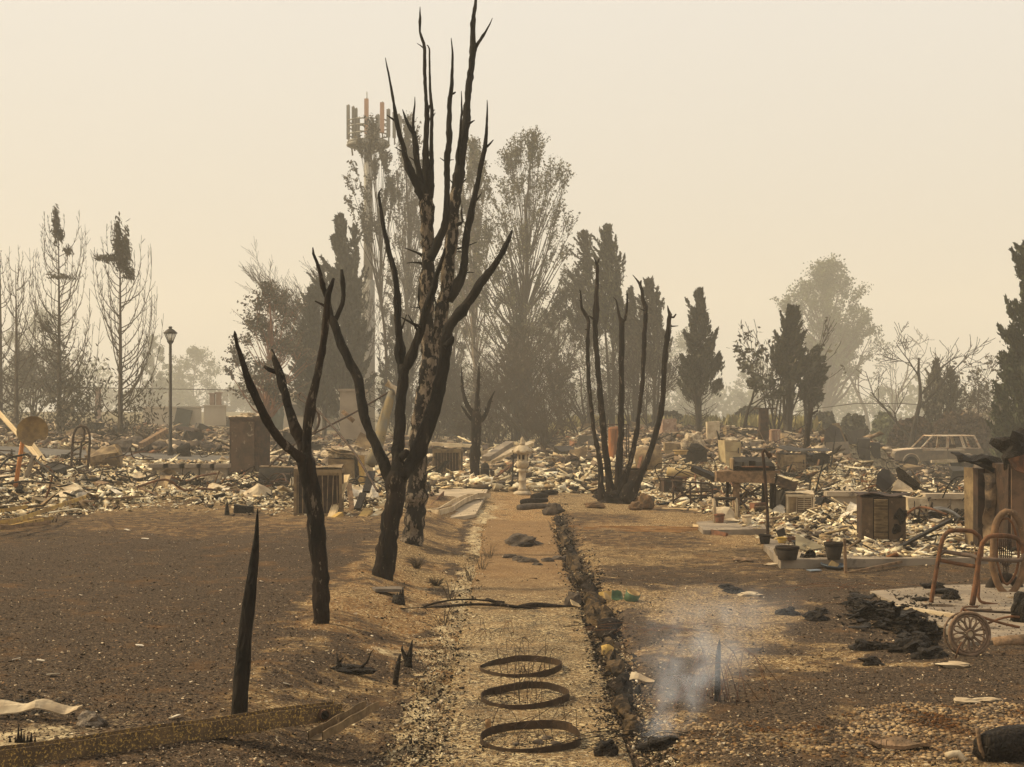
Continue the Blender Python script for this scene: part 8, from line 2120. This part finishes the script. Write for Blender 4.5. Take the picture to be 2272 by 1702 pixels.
for i, (px_, py_, r1, lab) in enumerate([(90, 1470, .028, 'thin white flake on the burnt lawn, left side'), (310, 1436, .030, 'white flake in the middle of the burnt lawn'), (636, 1522, .032, 'white flake right of the tall needle stake'), (580, 1293, .025, 'small white flake between the stake and the slim tree'), (118, 1503, .04, 'pale flat flake on the left lawn'), (36, 1466, .03, 'pale sliver at the left of the burnt lawn'), (388, 1598, .035, 'pale stone left of the foot of the needle stake'), (540, 1600, .03, 'pale leaf at the foot of the needle stake'), (282, 1178, .05, 'white flake at the far edge of the lawn'), (322, 1197, .05, 'second white flake at the far edge of the lawn')]):
    q = MB().sheet(r1 * 2, r1, 2, 2, .006, .005, 10, px_); single('ash_flake', q, WHITEP, lab, 'ash flake', G(px_, py_) + Vector((0, 0, .012)), (.1, .1, i * .7))
plank((935, 1662), (955, 1683), G(935, 1662).y, G(955, 1683).y, .008, .004, WHITEP, 'thin white plastic sliver in the near left gutter', 'plastic_sliver', 'sliver')

# --- countable medium pieces sitting in the rubble
LMK = [('street lamp', 378, 1008), ('tall metal locker', 541, 1058), ('rusty air conditioner', 705, 1138), ('hand truck frame', 176, 1052), ('rusty dish', 60, 1060), ('black tank', 613, 1084), ('tan hutch', 770, 1082), ('lower left slats', 60, 1170), ('tufted conifer', 132, 950), ('tipped dark bin', 401, 950),
       ('domed air conditioner', 991, 1058), ('stone lantern', 1159, 1096), ('five-stem clump', 1360, 1114), ('folding stand', 1535, 1126), ('grill table', 1668, 1140), ('pale square air conditioner', 1776, 1142), ('louvred cabinet', 1961, 1198), ('cream stove', 2036, 1158), ('buckled edge appliance', 2200, 1130), ('burnt car', 2045, 1010),
       ('tan double-doored cabinet', 1763, 1048), ('orange water heater', 1366, 1030), ('ash-filled stove', 1543, 1032), ('tan refrigerator shell', 1625, 1030), ('right driveway', 2100, 1058), ('burnt shed', 1870, 1005), ('torn yellow post', 835, 1030), ('red masonry pier', 216, 925), ('flue box', 1696, 988)]
LMP = [(n, G(px, py)) for n, px, py in LMK]
def where_(p):
    n, q = min(LMP, key=lambda t: (t[1].x - p[0]) ** 2 + ((t[1].y - p[1]) * .6) ** 2)
    dx, dy = p[0] - q.x, (p[1] - q.y) * .6
    if abs(dx) > abs(dy): r = 'left of' if dx < 0 else 'right of'
    else: r = 'in front of' if dy < 0 else 'behind'
    return r + ' the ' + n
ORD = ('', 'second ', 'third ', 'fourth ', 'fifth ', 'sixth ', 'seventh ', 'eighth ', 'ninth ', 'tenth ')
def scatter(name, cat, label, group, n, protos, zonef, seed, tilt=.35, lift=.1, smin=.8, smax=1.3):
    rs = np.random.RandomState(seed); made = []
    x, y = zonef(rs, n)
    for i in range(n):
        mb, m_ = protos[i % len(protos)]
        if i < len(protos):
            o = mb.build(name, m_, None, None, label, cat, group); made.append(o)
        else:
            o = made[i % len(protos)].copy(); sc.collection.objects.link(o)
        s_ = rs.uniform(smin, smax)
        adj = {'ash_white': 'white', 'ash_cream_metal': 'cream', 'scorched_tan_sheet_metal': 'tan', 'sooty_dark_metal': 'dark', 'black_charcoal': 'black', 'charred_bark': 'brown-black', 'brown_weathered_wood': 'brown', 'rusted_steel': 'rusty'}.get(m_.name, 'dark')
        o['label'] = adj + ' ' + label + ' ' + where_((x[i], y[i])) + (' on the far left' if x[i] < -12 else ' on the left' if x[i] < 0 else '')
        o.location = (x[i], y[i], float(H(x[i], y[i])) + lift * rs.uniform(.5, 1.6)); o.scale = (s_, s_, s_)
        o.rotation_euler = (rs.normal() * tilt, rs.normal() * tilt, rs.uniform(0, 6.28))
def boardmb(L, w, th=.03): return MB().box((0, 0, 0), (L, w, th), jit=.01)
zl = zone(lambda x, y: tl(x, y) * (y < 60), -60, 0, 24, 60); zr_ = zone(lambda x, y: tr(x, y) * (y < 60) * (x > 2.5), 0, 60, 20, 60)
zlf = zone(lambda x, y: tl(x, y) * (y > 55), -60, 0, 55, 92); zrf = zone(lambda x, y: tr(x, y) * (y > 55), 0, 60, 55, 92)
shp = [(MB().sheet(.55, .4, 4, 4, .10, .01, 3, k), m_) for k, m_ in enumerate((WHITEP, CREAM, TANMET, DARKMET))]
shp2 = [(MB().sheet(.50, .38, 4, 4, .10, .01, 3, k + 7), m_) for k, m_ in enumerate((CREAM, WHITEP, DARKMET, TANMET))]
scatter('metal_sheet', 'metal sheet', 'crumpled sheet on the rubble', 'crumpled sheets in the left rubble', 70, shp, zl, 1, smin=.5, smax=1.1)
scatter('metal_sheet', 'metal sheet', 'crumpled sheet on the rubble', 'crumpled sheets in the right rubble', 70, shp2, zr_, 2, smin=.4, smax=.95)
scatter('charred_board', 'board', 'charred board half buried', 'charred boards in the left rubble', 60, [(boardmb(1.3, .12), COAL), (boardmb(.9, .09), CHARB), (boardmb(1.1, .14), BWOOD)], zl, 3, .14, smin=.5, smax=1.2)
scatter('charred_board', 'board', 'charred board half buried', 'charred boards in the right rubble', 70, [(boardmb(1.1, .09), COAL), (boardmb(.8, .08), CHARB), (boardmb(1.0, .1), BWOOD)], zr_, 4, .16, smin=.5, smax=1.1)
scatter('plaster_chunk', 'plaster', 'broken plaster piece', 'plaster slabs in the left rubble', 60, [(MB().box((0, 0, 0), (.5, .35, .05), jit=.05), WHITEP), (MB().box((0, 0, 0), (.4, .4, .06), jit=.06), CREAM)], zl, 5, .3, smin=.4, smax=.9)
scatter('plaster_chunk', 'plaster', 'broken plaster piece', 'plaster slabs in the right rubble', 60, [(MB().box((0, 0, 0), (.4, .3, .04), jit=.05), WHITEP), (MB().box((0, 0, 0), (.35, .3, .05), jit=.05), CREAM)], zr_, 6, .3, smin=.4, smax=.9)
scatter('scorched_box', 'box', 'scorched box far off', 'far boxes in the left rubble', 26, [(MB().box((0, 0, .2), (.7, .5, .5), jit=.08), DARKMET), (MB().box((0, 0, .2), (.6, .6, .4), jit=.1), TANMET), (MB().box((0, 0, .15), (.9, .4, .3), jit=.1), RUSTD)], zlf, 7, .2, .02)
scatter('scorched_box', 'box', 'scorched box far off', 'far boxes in the right rubble', 30, [(MB().box((0, 0, .2), (.7, .5, .5), jit=.08), DARKMET), (MB().box((0, 0, .2), (.6, .6, .4), jit=.1), TANMET), (MB().box((0, 0, .15), (.9, .4, .3), jit=.1), RUSTD)], zrf, 8, .2, .02)

def bentmb(L, r, k, seed):
    rs = np.random.RandomState(seed)
    q = resample([(Vector((L * i / 4 - L / 2, rs.normal() * k, abs(rs.normal()) * k)), r) for i in range(5)], .09)
    return MB().tube([p for p, _ in q], r, 5)
pp = [(bentmb(1.6, .016, .14, 1), RUSTD), (bentmb(1.1, .012, .20, 2), DARKMET), (bentmb(1.9, .020, .10, 3), RUST), (bentmb(.9, .010, .24, 4), COAL)]
pp2 = [(bentmb(1.4, .014, .16, 5), RUSTD), (bentmb(1.0, .010, .22, 6), DARKMET), (bentmb(1.7, .018, .10, 7), RUST), (bentmb(.8, .009, .24, 8), COAL)]
scatter('bent_pipe', 'pipe', 'bent pipe lying loose', 'bent pipes in the left rubble', 56, pp, zl, 11, .22, .12)
scatter('bent_pipe', 'pipe', 'bent pipe lying loose', 'bent pipes in the right rubble', 64, pp2, zr_, 12, .25, .12)
shards('charred_heap', 5200, zone(lambda x, y: rub_mask(x, y) * (vnoise(x * .5 + 9, y * .33, 77) > .70), -30, 30, 19, 70), .03, .30, [(.020, .016, .012, 10), (.06, .045, .03, 4), (.13, .07, .035, 2)], 'black charred heaps lying among the pale rubble', 78, zstack=.22, flat=.5, sticks=.3)
